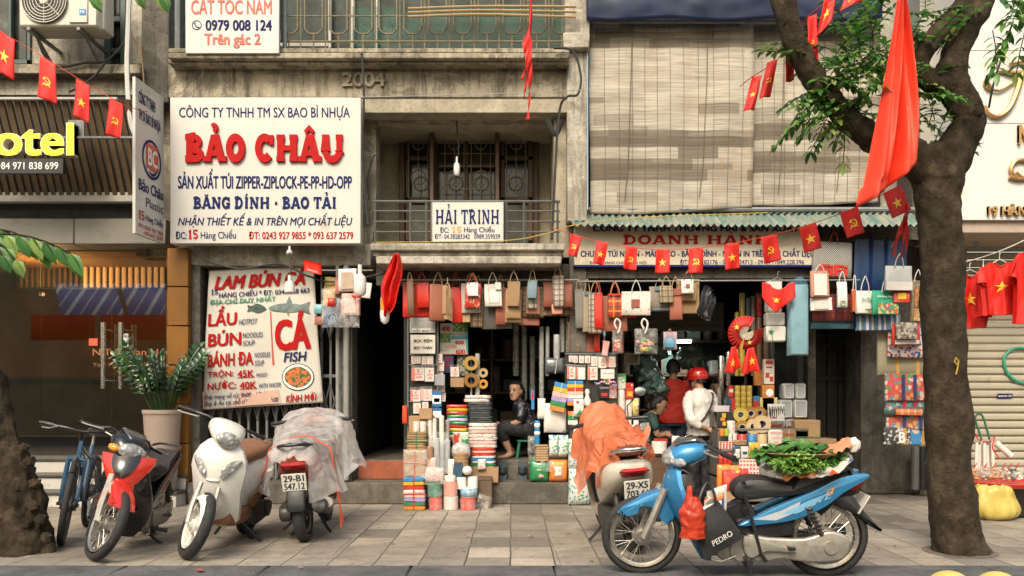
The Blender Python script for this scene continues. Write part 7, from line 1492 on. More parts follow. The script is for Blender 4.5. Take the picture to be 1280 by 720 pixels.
tape(589, 454, 9.2, 9.75, mat('amber tape', (.36, .22, .05), .25, coat=.4), 'upper amber tape roll on the post by the doorway', core=M['dark']); tape(589, 475.5, 9.2, 9.75, mat('brown tape', (.22, .11, .025), .25, coat=.4), 'lower brown tape roll on the post by the doorway', core=M['dark']); tape(604, 466, 6, 9.8, mat('pale amber tape', (.4, .28, .12), .25, coat=.4), 'small upper tape roll beside the post', core=M['pipe']); tape(604, 480, 6, 9.8, mat('orange amber tape', (.45, .2, .04), .25), 'small lower tape roll beside the post', core=mat('orange core', (.6, .3, .05), .4))
mb=MB(); mb.tube([P(597, 442, 9.85), P(597, 604, 9.85)], .028, 12); mb.tube([P(589, 446, 9.84), P(589, 604, 9.84)], .012, 8); tag(mb.bb('film_roll', mat('grey stretch film', (.4, .39, .36), .25, .1, 5, coat=.3)), 'upright grey film roll behind the tape rolls', 'roll')

# --- price posters, printed signs
ps=box((550, 404, 585, 443), 9.86, .006, mat('poster paper', (.5, .48, .42), .5), 'price poster with red numbers and green leaves', 'poster', name='price_poster', b=.001, prints=((.45, .0, 1, .28, floral('leafy photo', (.03, .12, .03), [(.2, .35, .05), (.05, .2, .05), (.4, .45, .2)], 40, .6, .9)), (0, .32, .38, .62, floral('leafy photo two', (.04, .15, .05), [(.2, .3, .06), (.08, .2, .05)], 40, .6, .9)), (.4, .42, .95, .52, mat('teal print', (.03, .25, .3), .5)), (.94, .3, 1, .95, mat('teal print', (.03, .25, .3), .5)), (0, .97, 1, 1, PK)),
 text=(('400', (.05, .1, .36, .26), M['redink'], .03), ('400', (.52, .56, .86, .68), M['redink'], .03), ('600', (.56, .84, .9, .98), M['redink'], .03), ('ラップラップ', (.4, .31, .95, .41), M['blackink'], .02), ('KAWA', (.2, .7, .6, .8), PK, .02), ('ラップ', (.02, .83, .3, .9), M['blackink'], .01)))
box((513, 418.5, 544, 442), 9.60, .006, mat('white card sign', (.62, .58, .5), .5), 'white card sign with two lines of black lettering', 'sign', name='card_sign', b=.001, text=(('BỌC ĐỆM', (.14, .2, .88, .44), M['blackink'], .03), ('BỌC CHÂN', (.14, .58, .88, .8), M['blackink'], .03)))
box((512, 397, 544, 416), 9.63, .006, film('grey bubble sheet', (.4, .4, .37), .8, .3, .15, 20), 'grey bubble wrap sample with a printed strip', 'bag', name='bubble_sheet', b=.001, prints=((.1, .72, .82, .98, M['sach']),), text=(('XỐP BÓP', (.12, .74, .78, .95), M['blackink'], .02),))
box((553, 444, 567, 466), 9.88, .012, mat('navy printed pack', (.03, .04, .11), .4), 'navy pack with red lettering under the price poster', 'packet', name='packet', text=(('BAO TAY', (.2, .15, .8, .4), M['redink'], .03), ('SIÊU DAI', (.2, .5, .8, .75), M['redink'], .03)))
box((571, 444, 586, 470), 9.92, .012, floral('leafy pack', (.07, .09, .05), [(.15, .2, .06), (.35, .2, .15), (.4, .36, .3)], 34, .5, .8), 'leafy green printed pack behind the amber tape', 'packet', name='packet'); sachet((563, 456, 574, 471), 9.84, 'a', 'dark topped packet with a red print by the tape rolls'); box((563, 472, 580, 484), 9.84, .05, K['card'], 'small brown card box under the tape rolls', 'box')
for i, (x, y) in enumerate(((545, 440), (547, 450), (546, 462), (548, 476), (549, 488))): sachet((x, y, x+8, y+14), 9.70+.02*i, 'b' if i % 2 else 'a', 'packet %s on the side of the alley rack' % ('topmost', 'second', 'third', 'fourth', 'lowest')[i])
box((543, 468, 556, 482), 9.66, .01, mat('lilac grey card', (.3, .29, .3), .5), 'grey card hanging at the side of the alley rack', 'card', name='card')
pack((502.5, 507, 509, 530), 9.62, mat('orange red plastic', (.65, .07, .02), .4), 'orange red pouch hanging at the alley edge', 'pouch', d=.05, name='pouch')
# --- piles on the pavement and the step
RD, YE_, GR_, BL_, WH, OR_, PU, NV, GY=[mat(n, c, .3, .12, 9, coat=.6, bump=.7, bs=22) for n, c in (('red film', (.5, .035, .02)), ('yellow film', (.6, .38, .03)), ('green film', (.02, .22, .08)), ('blue film', (.03, .22, .5)), ('white film', (.66, .63, .58)), ('orange film', (.75, .22, .04)), ('lilac film', (.36, .27, .5)), ('dark blue film', (.03, .07, .12)), ('grey film', (.075, .085, .09)))]
PKp=mat('pink film', (.66, .42, .36), .35, .05); CU=mat('clear cup plastic', (.55, .56, .55), .12, .1, coat=.4)
stand('plinth', 'low wooden plinth under the piles of plastic sheets', 'plinth', [(-.9, -.22, 9.28, 9.58, 0, .30, 'base_panel'), (-.9, -.22, 9.28, 9.58, .303, .325, 'top_board')], mat('dull plank', (.12, .08, .05), .7, .2, 6))
stack((503.5, 597, 531, 638.5), 9.09, .3, [OR_, GR_, PU, PKp, WH, RD, YE_, BL_], 8, 'rainbow ream of plastic sheets tied with red string on the pavement', 'sheet stack', 0.0, soft=.2, tie=K['red'])
box((504.6, 563, 532, 597), 9.12, .26, K['kraft'], 'kraft parcel tied with red string on the rainbow ream', 'parcel', name='parcel', b=.02); o=by('kraft parcel tied with red string on the rainbow ream'); mb=MB(); x0, x1, z0, z1=wr((504.6, 563, 532, 597), 9.12); xc=x0+(x1-x0)*.5; mb.tube([V(xc, 9.3, z1+.004), V(xc, 9.115, z1+.004), V(xc, 9.114, z0)], .006, 5); mb.tube([V(x0-.005, 9.3, z1-.12), V(x0-.005, 9.114, z1-.125), V(x1+.005, 9.114, z1-.14)], .006, 5); mb.bw('string', K['red'], o)
stack((508, 540, 533, 563), 9.16, .2, [K['kraft2'], K['kraft']], 7, 'bundle of folded kraft bags on the tied parcel', 'bag bundle', soft=.5, tie=GR_)
box((511, 520, 541, 541), 9.3, .2, K['kraft'], 'flat kraft carton behind the kraft bundle', 'carton'); box((524, 510.5, 540, 524), 9.26, .14, K['card'], 'little kraft box on top of the kraft carton', 'box')
for x, lab in ((516, 'white squat bottle beside its twin on the kraft bundle'), (524.5, 'white squat bottle nearer the foam cups')): roll((x, 527, x+8, 541), 9.2, M['sach'], lab, 'bottle', name='bottle')
box((540, 489, 552, 508.5), 9.5, .04, mat('blue glove box', (.03, .13, .3), .4), 'blue and white glove box hung above another', 'box', prints=((.05, .25, .95, .8, M['whiteink']), (.2, .45, .8, .7, mat('skin tone print', (.5, .28, .15), .5)))); box((540, 510, 552, 523), 9.5, .04, mat('blue glove box', (.03, .13, .3), .4), 'lower blue and white glove box', 'box', prints=((.05, .3, .95, .95, M['whiteink']),))
def cups(x, y0, y1, wpx, Y, m, lab, group='stacked cups beside the kraft parcels', n=None):
 a=P(x, y1, Y); t=P(x, y0, Y).z-a.z; r=wpx/2/FPX*Y; mb=MB(); k=n or max(4, int(t/.022)); pr=[]
 for i in range(k): z=t*i/k; pr += [(r*.9, z), (r, z+t/k*.6), (r*1.0, z+t/k*.75), (r*.9, z+t/k*.8)]
 pr += [(r*.8, t), (r*.3, t+.01)]; mb.lathe(pr, (0, 0, 0), None, 16); o=mb.build('cup_stack', m, None, ang=30); o.location=a; tag(o, lab, 'cup stack', group); return o
FO=mat('white foam', (.66, .63, .57), .5, .04); cups(537.5, 523, 562, 6, 9.3, FO, 'tall foam cup stack next to the squat bottles'); cups(543, 524, 560, 6, 9.32, FO, 'tall foam cup stack, second of three'); cups(552, 520, 560, 7, 9.36, FO, 'foam cup stack below the lower glove box'); cups(537.5, 558, 587, 9, 9.2, mat('brown paper cup', (.36, .21, .11), .6), 'brown paper cup stack beside the kraft parcel'); cups(559, 526, 552, 6, 9.45, mat('grey paper cup', (.35, .33, .3), .5), 'grey cup stack by the coloured sheet pile')
for i, (x, y0, y1) in enumerate(((546, 548, 590), (552.5, 553, 592), (559, 550, 592))): cups(x, y0, y1, 8, 9.22+.03*i, film('clear cup', (.6, .62, .63), .55, .1, .1, 9), 'clear cup stack %s wrapped in film' % ('first', 'second', 'third')[i])
pack((535, 540, 561, 572), 9.27, M['clear'], 'crumpled clear wrapping over the cup stacks', 'plastic bag', d=.12, name='plastic_wrap')
mb=MB(); mb.ell((0, 0, 0), (.105, .09, .1), 22, 14, None, .8); o=mb.build('bowl_pack', film('clear bowl lids', (.7, .69, .65), .55, .12, .2, 20)); o.location=P(576, 564, 9.36); tag(o, 'round clear pack of bowl lids in the middle of the pile', 'bowl pack')
cups(576, 566, 583, 20, 9.3, K['card'], 'brown bowl stack under the round clear lids', None, 4); box((566, 578, 578, 597), 9.2, .1, NV, 'dark blue plastic tub stack under the bowls', 'tub'); mb=MB(); mb.ell((0, 0, 0), (.055, .055, .05), 16, 10); o=mb.build('foam_ball', FO); o.location=P(584, 588, 9.16); tag(o, 'white round foam bowl beside the dark blue tub', 'bowl')
def spool(r, Y, m, lab, on=None): return roll(r, Y, m, lab, 'twine spool', on, 'twine spools on the pavement', 'twine_spool', True)
tw_=lambda n, c: mat(n, c, .6, .12, 6, bump=.7, bs=70)
spool((535.5, 622, 552, 639), 9.1, tw_('red twine', (.5, .06, .03)), 'red twine spool under the green one', 0); spool((534, 604, 552, 622), 9.1, tw_('green twine', (.015, .17, .09)), 'green twine spool on a red one'); pack((531, 586, 554, 604), 9.1, floral('red white pack', (.62, .5, .45), [(.55, .05, .03), (.6, .3, .25)], 60, .5, .7), 'white and red pack on the green twine spool', 'pack', d=.14)
spool((554, 621, 572, 640), 9.08, tw_('white twine', (.6, .54, .49)), 'white twine spool under the pink one', 0); spool((554, 603, 571, 621), 9.09, tw_('pink twine', (.6, .22, .15)), 'pink twine spool on the white one'); spool((555, 595, 569, 603), 9.1, FO, 'short white roll on the pink spool')
spool((575, 623, 594, 640), 9.07, tw_('bright red twine', (.55, .05, .02)), 'bright red twine spool under the white tub', 0); roll((575, 610, 596, 623), 9.08, FO, 'white tub with a blue picture label', 'tub', name='tub', bands=((.1, .9, floral('blue picture label', (.2, .4, .55), [(.6, .55, .5), (.02, .03, .04), (.5, .3, .1)], 70, .5, .6)),)); roll((570, 597, 583, 612), 9.16, FO, 'white roll behind the labelled tub', 'roll'); roll((584, 596, 597, 611), 9.15, FO, 'white roll nearer the cardboard box', 'roll'); pack((593, 619, 610, 637), 9.15, M['clear'], 'empty crumpled clear bag beside the red spool', 'plastic bag', d=.1, name='plastic_bag', tilt=.3)
box((590, 585, 623, 612), 9.55, .3, K['card'], 'open cardboard box under the red and white sheets', 'carton', .245, b=.008); stack((588, 560, 619, 586), 9.58, .28, [K['card'], GR_, WH, BL_, WH, RD, PKp, RD], 8, 'pile of red, white and blue plastic sheets on the cardboard box', 'sheet stack', soft=.5)
wpr=floral('white printed film', (.62, .56, .52), [(.5, .06, .04), (.15, .15, .15), (.6, .3, .28)], 60, .4, .6)
stack((584, 529, 621, 560), 9.6, .26, [wpr, PKp, wpr], 7, 'pile of white printed plastic sheets below the dark ones', 'sheet stack', soft=.45); stack((584, 503, 615, 529), 9.62, .26, [GY, mat('dark film', (.05, .055, .06), .3, coat=.3)], 9, 'pile of dark grey plastic sheets', 'sheet stack', soft=.45); stack((580, 494, 613, 503), 9.64, .24, [wpr], 2, 'white printed sheets topping the dark grey pile', 'sheet stack', soft=.45)
stack((557, 506, 584, 552), 9.55, .22, [RD, WH, GR_, YE_, RD, GR_, PU, GR_, RD, YE_, RD], 11, 'pile of many-coloured plastic sheets beside the dark grey pile', 'sheet stack', soft=.45); pack((566, 540, 586, 556), 9.45, mat('green white pack', (.45, .5, .38), .4), 'green and white pack leaning on the coloured pile', 'pack', d=.05, prints=((.05, .1, .45, .9, RD), (.55, .55, .95, .9, GR_)))
# --- right of the doorway
for i, (x0, x1, y0, y1, lab) in enumerate(((674, 680, 408, 500, 'long clear tube hanging nearest the seated woman'), (682, 687, 408, 470, 'long clear tube, second from the doorway'), (662, 669, 420, 500, 'dim clear tube deep in the doorway'))): roll((x0, y0, x1, y1), 9.85+(i == 2)*.6, film('clear tube film', (.5, .5, .46), .5, .15, .2, 8), lab, 'plastic roll', name='plastic_tube')
pack((681, 447, 706, 467), 9.7, GY, 'dark plastic bundle tied with a white string', 'plastic bundle', d=.1, name='plastic_bundle'); roll((692, 418, 700, 452), 9.72, film('grey roll film', (.5, .5, .48), .7, .15, .15, 8), 'short grey film roll above the dark bundle', 'plastic roll', name='plastic_tube'); mb=MB(); mb.tube([P(697, 446, 9.69), P(694, 467, 9.69)], .004, 5); mb.bw('string', ROPEW, by('dark plastic bundle tied with a white string'))
def rainbow(r, Y, lab, ms, tilt=0.0, hang=True):
 x0, x1, z0, z1=wr(r, Y); n=len(ms); t=thing('sheet_pack', lab, 'sheet pack', ((x0+x1)/2, Y, z0)); t.rotation_euler.y=tilt; h=(z1-z0)/n; w=(x1-x0)/2
 for i, m in enumerate(ms[::-1]): mb=MB(); mb.box((0, 0, h*(i+.5)), (2*w, .03+.004*(i % 3), h*.98), .004); mb.build('colour_sheet', m, t)
 mb=MB(); mb.tube([(0, -.02, n*h), (0, -.022, n*h*.45)], .004, 5); mb.build('string', ROPEW, t)
rainbow((686, 478, 705, 514), 9.58, 'tilted rainbow sheet pack hung by the doorway', [BL_, YE_, PKp, PU, GR_, OR_], R(12)); rainbow((709, 476, 729, 507), 9.57, 'upright rainbow sheet pack under the packet board', [BL_, YE_, RD, PKp, WH, PU, OR_])
pack((680, 504, 708, 541), 9.64, WH, 'plain white napkin pack under the tilted rainbow pack', 'napkin pack', d=.09); tp=floral('tissue pack print', (.6, .6, .55), [(.03, .3, .08), (.05, .25, .45), (.5, .55, .45)], 42, .5, .7)
pack((686, 544, 698, 571), 9.62, tp, 'green printed tissue pack next to the kraft napkins', 'tissue pack', d=.1); pack((698, 544, 711, 571), 9.62, tp, 'green printed tissue pack at the pillar side', 'tissue pack', d=.1); stack((669, 556, 686, 577), 9.62, .12, [K['kraft']], 7, 'stack of kraft napkins above the green pack', 'napkin stack', soft=.3)
pack((662.5, 575, 686, 609), 9.62, GR_, 'green tissue bale in the row on the step', 'tissue pack', d=.16, on=.245, prints=((.35, .42, .75, .8, PKL),)); pack((686.5, 575, 710, 609), 9.62, OR_, 'orange tissue bale in the row on the step', 'tissue pack', d=.16, on=.245, prints=((.25, .3, .7, .75, M['sach']), (.35, .4, .6, .65, GR_)))
pack((711, 586, 738, 634), 9.44, tp, 'lower half of the tall tissue column beside the scooter', 'tissue pack', d=.2, on=.002); pack((711, 549, 737, 587), 9.46, tp, 'upper half of the tall tissue column beside the scooter', 'tissue pack', d=.19)
roll((668, 526, 675, 556), 9.68, BL_, 'blue wrapped tube pack by the stool', 'pack', name='tube_pack', bands=((.1, .3, M['whiteink']), (.45, .6, M['whiteink']))); pack((660, 545, 671, 580), 9.72, M['clear'], 'clear crumpled bag hanging by the stool', 'plastic bag', d=.1, name='plastic_bag'); pack((672, 498, 682, 524), 9.7, FO, 'white foam roll pack behind the tilted rainbow pack', 'pack', d=.08); box((664, 488, 668, 512), 9.74, .03, BL_, 'narrow blue and red pack hanging in the doorway', 'pack', prints=((.2, .1, .8, .5, RD),))
# --- counter of the bag shop
stand('counter', 'dark shop counter crowded with rolls and packets', 'counter', [(.98, 1.92, 9.72, 10.1, .05, .53, 'front_panel'), (.95, 1.95, 9.70, 10.12, .533, .56, 'top_board')], M['darkwood'])
def shelf_items(items):
 for it in items: globals()[it[0]](*it[1:])
gx=floral('green tea box print', (.5, .55, .45), [(.02, .3, .05), (.4, .5, .3), (.6, .6, .5)], 40, .45, .8)
box((772, 467, 782.5, 486.5), 9.72, .06, gx, 'green and white tea box on top of white rolls', 'box', prints=((0, 0, 1, .2, GR_),)); box((782, 478.5, 792, 498), 9.70, .06, RD, 'red box with a yellow shell picture', 'box', prints=((.2, .55, .85, .85, YE_), (.7, .1, .85, .2, M['whiteink'])))
for i, (x0, y0, x1, y1, lab) in enumerate(((772, 487, 782, 530, 'white paper roll under the tea box'), (782.5, 498.5, 791, 521, 'white paper roll under the red box'), (790.5, 531, 797.5, 556, 'clear cup roll low on the counter'), (782, 522, 790, 556, 'white paper roll at the counter edge'))): roll((x0, y0, x1, y1), 9.72, M['sach'], lab, 'roll', on=.562 if y1>550 else None)
roll((791, 498, 799, 521.5), 9.72, M['sach'], 'roll with a yellow printed sleeve', 'roll', bands=((.05, .95, floral('yellow sleeve print', (.6, .5, .12), [(.5, .1, .05), (.1, .3, .08), (.6, .6, .5)], 40, .5, .7)),)); roll((738.6, 484, 745.4, 503), 9.68, M['sach'], 'printed tube with a green label beside the white gourd bottle', 'roll', bands=((.2, .8, gx),)); roll((792, 522, 799, 556), 9.74, M['sach'], 'white roll below the yellow sleeve roll', 'roll', on=.562)
mb=MB(); mb.lathe([(.04, 0), (.045, .01), (.042, .06), (.025, .1), (.02, .12), (.03, .15), (.022, .18), (.005, .19)], P(734, 507, 9.6)); tag(mb.bb('gourd_bottle', FO), 'white gourd-shaped bottle beside the rainbow pack', 'bottle')
box((749, 483, 761.5, 498), 9.62, .04, mat('black pack', (.02, .02, .025), .3), 'black pack with red scribble print', 'packet', name='packet', prints=((.2, .55, .8, .8, RD), (.05, .02, .95, .2, mat('grey strip', (.3, .3, .3), .5)))); box((729, 485, 738, 492), 9.7, .05, RD, 'small red box behind the gourd bottle', 'box'); box((761.5, 480, 771, 498), 9.64, .05, floral('red cartoonless print', (.5, .25, .18), [(.55, .05, .03), (.6, .5, .4), (.1, .2, .4)], 40, .5, .7), 'red printed packet beside the black pack', 'packet', name='packet')
mb=MB()
cl=[mat('bead '+n, c, .3) for n, c in (('blue', (.03, .15, .5)), ('red', (.6, .04, .03)), ('white', (.6, .58, .55)))]
for i in range(26): mb.m=i % 3; mb.ell(P(744+i, 478.5+1.4*sin(i*.5), 9.56), (.012, .012, .012), 8, 6)
tag(mb.bb('bead_string', cl), 'string of blue, red and white beads above the black pack', 'beads'); mb=MB()
for i, m in enumerate((RD, YE_, GR_, OR_, WH, RD)): mb.m=i; mb.cyl(P(754+i*2, 479, 9.6), P(754+i*2, 473.5, 9.6), .007, None, 8)
tag(mb.bb('pen_row', [RD, YE_, GR_, OR_, WH, RD]), 'row of coloured pen caps behind the bead string', 'pens'); rainbow((710, 514, 722, 531), 9.56, 'orange and green striped pad under the rainbow pack', [OR_, GR_, WH]); pack((717, 499, 730, 521), 9.5, M['sach'], 'white and green round printed pouch by the orange sheet', 'pouch', d=.06, prints=((.3, .5, .9, .9, GR_), (.2, .1, .6, .3, RD))); 
pj=roll((816, 552, 835, 568), 9.66, M['sach'], 'white tray of red capped pens at the counter corner', 'tray', on=.562, name='pen_tray'); mb=MB()
for i in range(22): q=P(818+i*.75, 552, 9.70+.05*(i % 3)); mb.cyl(q+V(0, 0, -.03), q+V(0, 0, .035), .007, None, 6)
mb.bw('pen_caps', RD, pj)
for x0, y0, x1, y1, Y, w in ((641, 396, 649, 470, 10.5, 'first'), (652, 398, 659, 500, 10.4, 'second'), (700, 398, 706, 440, 9.8, 'third'), (707, 396, 712, 442, 9.85, 'fourth')): roll((x0, y0, x1, y1), Y, film('clear tube film', (.5, .5, .46), .5, .15, .2, 8), 'dim %s film roll from the left under the balcony bags' % w, 'plastic roll', None, 'film rolls in the doorway', 'plastic_tube')
for r, Y, m, lab in (((717, 531, 727, 549), 9.5, M['sach'], 'small white pouch above the tissue column'), ((728, 528, 738, 548), 9.52, tp, 'small green printed pouch above the tissue column'), ((560, 574, 568, 596), 9.2, M['sach'], 'narrow white pouch between cup stacks and blue tub'), ((597, 574, 607, 588), 9.5, wpr, 'folded printed pouch under the red and white sheets'), ((533, 572, 545, 588), 9.16, PKp, 'pink pouch squeezed beside the kraft parcel'), ((840, 545, 850, 566), 9.9, M['sach'], 'white pouch behind the pen tray'), ((800, 528, 812, 552), 9.8, M['clear'], 'clear pouch standing behind the counter rolls'), ((741, 505, 752, 528), 9.6, wpr, 'printed pouch behind the orange sheet'), ((676, 576, 690, 590), 9.58, M['clear'], 'clear film on the tissue bales')): pack(r, Y, m, lab, 'pouch', None, .05, name='pouch')
for r, Y, lab in (((531, 584, 556, 606), 9.06, 'loose clear film over the red and white pack'), ((504, 562, 534, 598), 9.10, 'loose clear film over the kraft parcel')): pack(r, Y, M['clear'], lab, 'plastic film', None, .02, name='plastic_film')
# deep clutter
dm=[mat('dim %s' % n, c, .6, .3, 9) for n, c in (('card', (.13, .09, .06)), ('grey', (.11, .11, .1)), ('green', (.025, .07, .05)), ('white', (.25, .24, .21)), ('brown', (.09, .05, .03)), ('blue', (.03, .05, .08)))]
stand('shelf_unit', 'tall dim shelf unit deep inside the bag shop', 'shelf', [(.95, 3.4, 12.3, 12.8, z, z+.03, 'shelf_board') for z in (.5, 1.0, 1.5, 2.0)]+[(x, x+.04, 12.3, 12.8, .05, 2.5, 'upright') for x in (.95, 2.15, 3.36)], M['darkwood']); stand('shelf_unit', 'dim shelf unit behind the seated woman', 'shelf', [(-1.15, .7, 11.7, 12.1, z, z+.03, 'shelf_board') for z in (.8, 1.25, 1.7, 2.15)]+[(x, x+.04, 11.7, 12.1, .472, 2.5, 'upright') for x in (-1.15, -.3, .67)], M['darkwood'])
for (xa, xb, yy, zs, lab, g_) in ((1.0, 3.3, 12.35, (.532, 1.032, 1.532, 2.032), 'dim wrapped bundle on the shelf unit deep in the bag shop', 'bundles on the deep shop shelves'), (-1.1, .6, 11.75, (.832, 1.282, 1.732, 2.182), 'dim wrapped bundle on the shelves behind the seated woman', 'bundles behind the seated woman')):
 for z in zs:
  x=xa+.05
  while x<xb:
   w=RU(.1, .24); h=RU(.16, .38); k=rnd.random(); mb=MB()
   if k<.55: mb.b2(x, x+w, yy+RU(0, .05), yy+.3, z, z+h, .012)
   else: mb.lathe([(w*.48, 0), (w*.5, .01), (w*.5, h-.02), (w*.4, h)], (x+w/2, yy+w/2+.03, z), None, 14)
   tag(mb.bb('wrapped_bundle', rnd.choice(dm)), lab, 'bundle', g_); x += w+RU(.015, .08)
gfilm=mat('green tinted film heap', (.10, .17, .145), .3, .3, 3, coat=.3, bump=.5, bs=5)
for (r, Y, lab) in (((792, 446, 824, 482), 11.3, 'heap of green tinted plastic bags behind the counter'), ((806, 470, 834, 498), 11.1, 'grey green plastic heap beside the red shirt'), ((845, 432, 880, 462), 11.8, 'green plastic bags piled above the red helmet'), ((800, 420, 840, 448), 11.9, 'pale green plastic heap under the lit tube lamp')):
 x0, x1, z0, z1=wr(r, Y); mb=MB(); mb.ell((0, 0, 0), (1, 1, 1), 30, 20); a=V((x0+x1)/2, Y, (z0+z1)/2); mb.v=[a+V(p.x*(x1-x0)/2, p.y*.2, p.z*(z1-z0)/2)*(1+.5*nz(p, 2.4, Y)) for p in mb.v]; tag(mb.bb('plastic_heap', gfilm, ang=70), lab, 'plastic bags')
mb=MB(); bx(mb, 780, 441, 800, 456, 10.9, .03, .004); fr_=tag(mb.bb('picture_frame', mat('dull wooden frame', (.12, .09, .06), .5)), 'dull wooden frame hanging behind the sweet bags', 'frame'); mb=MB(); bx(mb, 782.5, 443.5, 797.5, 453.5, 10.895, .01, 0); mb.bw('pane', M['pane'], fr_)
# --- stepped stand with tapes and stationery
ts=stand('display_stand', 'stepped wooden stand full of tapes and stationery', 'stand', [(2.36, 3.4, 9.45, 10.2, .05, .27, 'base'), (2.36, 3.4, 9.45, 9.6, .272, .30, 'tread'), (2.36, 3.4, 9.62, 10.2, .302, .59, 'riser'), (2.36, 3.4, 9.61, 9.76, .592, .62, 'tread'), (2.36, 3.4, 9.78, 10.2, .622, .82, 'riser'), (2.36, 3.4, 9.77, 9.95, .822, .85, 'tread'), (2.36, 3.4, 9.97, 10.2, .852, 1.02, 'riser'), (2.36, 3.4, 9.96, 10.2, 1.022, 1.05, 'tread')], mat('grey plank', (.15, .135, .115), .7, .2, 6))
yt=mat('yellow clear tape', (.5, .37, .06), .25, .1, 9, coat=.4); at_=mat('amber clear tape', (.36, .19, .05), .25, .1, 9, coat=.4); ct=mat('cream tape', (.58, .42, .22), .35, .08)
for i, x in enumerate((919, 926.5, 934)):
 for j in range(4): roll((x, 482+j*7.3, x+7.2, 489.2+j*7.3), 9.97, yt, '%s yellow tape roll of the %s upright pile' % (('top', 'second', 'third', 'bottom')[j], ('first', 'middle', 'last')[i]), 'tape roll', 1.052 if j == 3 else None, 'upright yellow tape piles', 'tape_roll')
for cx, cy, r, m, lab, Y in ((926, 518.5, 9.2, yt, 'bright yellow tape roll standing on the stand', 9.80), (939, 517, 8.6, at_, 'brown tape roll behind the bright yellow one', 9.86), (950, 516, 7.8, at_, 'brown tape roll furthest along the upper row', 9.88), (928, 534.5, 9.2, at_, 'dark amber tape roll low beside the cups', 9.78), (942, 533.5, 9.6, ct, 'cream tape roll in the middle of the lower row', 9.775), (953, 530.5, 11.2, ct, 'largest cream tape roll on the stand', 9.77)): tape(cx, cy, r, Y, m, lab)
for r, Y, m, lab, on in (((923, 543, 935, 559), 9.63, RD, 'short red roll on the stand', .622), ((935.6, 543, 947, 559), 9.63, BL_, 'short blue roll on the stand', .622), ((948, 543, 960, 559), 9.63, ct, 'short beige roll on the stand', .622), ((900, 536, 905.8, 545), 9.66, OR_, 'small orange cylinder by the black box', None), ((906, 536, 911.5, 545), 9.66, mat('lime film', (.35, .5, .03), .4), 'small lime green cylinder by the black box', None), ((910, 526, 920.5, 544), 9.70, M['sach'], 'white cup beside the dark amber tape', None), ((911, 542, 916, 560), 9.66, M['sach'], 'thin white tube left of the red roll', .622), ((916.5, 542, 922, 560), 9.66, M['sach'], 'thin white tube touching the red roll', .622)): roll(r, Y, m, lab, 'roll', on)
box((898, 515, 908, 537), 9.8, .08, M['black'], 'black box with an orange zigzag', 'box', .852, prints=((.45, .08, .95, .35, YE_), (.25, .36, .8, .55, OR_), (.5, .6, .95, .85, YE_))); box((908.5, 515, 918, 536), 9.82, .08, M['black'], 'plain black box beside the zigzag box', 'box', .852); box((893, 507, 912, 515), 9.84, .1, floral('pale pack print', (.55, .5, .5), [(.3, .3, .5), (.5, .2, .2)], 60, .4, .6), 'pale printed pack lying on the black boxes', 'pack'); box((906.5, 497, 914, 515), 9.98, .06, NV, 'dark blue pack beside the yellow tape piles', 'pack', 1.052); box((914, 497, 919, 515), 9.98, .06, RD, 'narrow red pack beside the yellow tape piles', 'pack', 1.052); box((911, 482, 917, 496), 9.99, .05, RD, 'red and white small box above the dark blue pack', 'box', prints=((.1, .3, .9, .6, WH),)); box((942, 495, 949, 511), 9.97, .06, RD, 'tilted red and blue small box behind the tapes', 'box', 1.052, prints=((0, 0, 1, .35, BL_),)); box((950, 497, 972, 512), 9.97, .06, floral('yellow pack print', (.55, .5, .2), [(.4, .4, .1), (.6, .6, .5)], 50, .4, .6), 'pale yellow printed pack behind the stationery packet', 'pack', 1.052)
sp_=mat('stationery card', (.55, .53, .5), .4); so_=pack((960, 505, 981, 538), 9.79, sp_, 'clear packet of black pens on a red card', 'packet', d=.03, name='packet', on=.852, prints=((.05, .52, .95, .6, RD), (.05, .85, .95, .95, RD))); mb=MB()
for i in range(16): q=P(961.5+i*1.2, 507+(i % 3)*2, 9.783); mb.cyl(q, q+V(.008*sin(i*3), 0, -.11), .004, None, 5); q=P(962+i*1.15, 526, 9.783); mb.cyl(q, q+V(0, 0, -.07), .003, None, 5)
mb.bw('pens', M['blackink'], so_)
box((961, 537, 979, 562), 9.64, .05, M['sach'], 'white sack with pale pink print', 'pack', .622, prints=((.1, .1, .9, .22, PKL), (.2, .4, .8, .48, PKL), (.3, .6, .7, .8, PKL)), b=.02)
hs_=lambda r, Y, lab, n, mm, tl_=0: (lambda o: o)(box(r, Y, .012, M['sach'], lab, 'sticker sheet', .302, name='sticker_sheet', b=.001))
def hearts(o, r, Y, nx, ny, on):
 x0, x1, z0, z1=wr(r, Y, on); mb=MB()
 for i in range(nx):
  for j in range(ny):
   c=V(x0+(x1-x0)*(i+.5)/nx, Y-.003, z0+(z1-z0)*(j+.5)/ny); s=(x1-x0)/nx*.36; L=[c+V(s*(16*sin(t)**3)/16, 0, s*(13*cos(t)-5*cos(2*t)-2*cos(3*t)-cos(4*t))/16) for t in [2*PI*k/14 for k in range(14)]]; mb.add([c]+L, [(0, 1+k, 1+(k+1) % 14) for k in range(14)])
 mb.bw('heart_print', K['red'], o)
r=(899, 552, 918, 567.5); o=box(r, 9.62, .012, M['sach'], 'upright sheet of red stickers above the red packs', 'sticker sheet', .622, name='sticker_sheet', b=.001); hearts(o, r, 9.62, 5, 4, .622)
r=(924, 574, 949, 599); o=box(r, 9.47, .012, M['sach'], 'white sheet of red heart stickers low on the stand', 'sticker sheet', .302, name='sticker_sheet', b=.001); hearts(o, r, 9.47, 6, 5, .302)
for i, x in enumerate((899, 904.5, 910)): pack((x, 566, x+5.4, 584), 9.55, RD, 'red shiny pack %s under the sticker sheet' % ('first', 'second', 'third')[i], 'pack', 'red packs on the stand', d=.05)
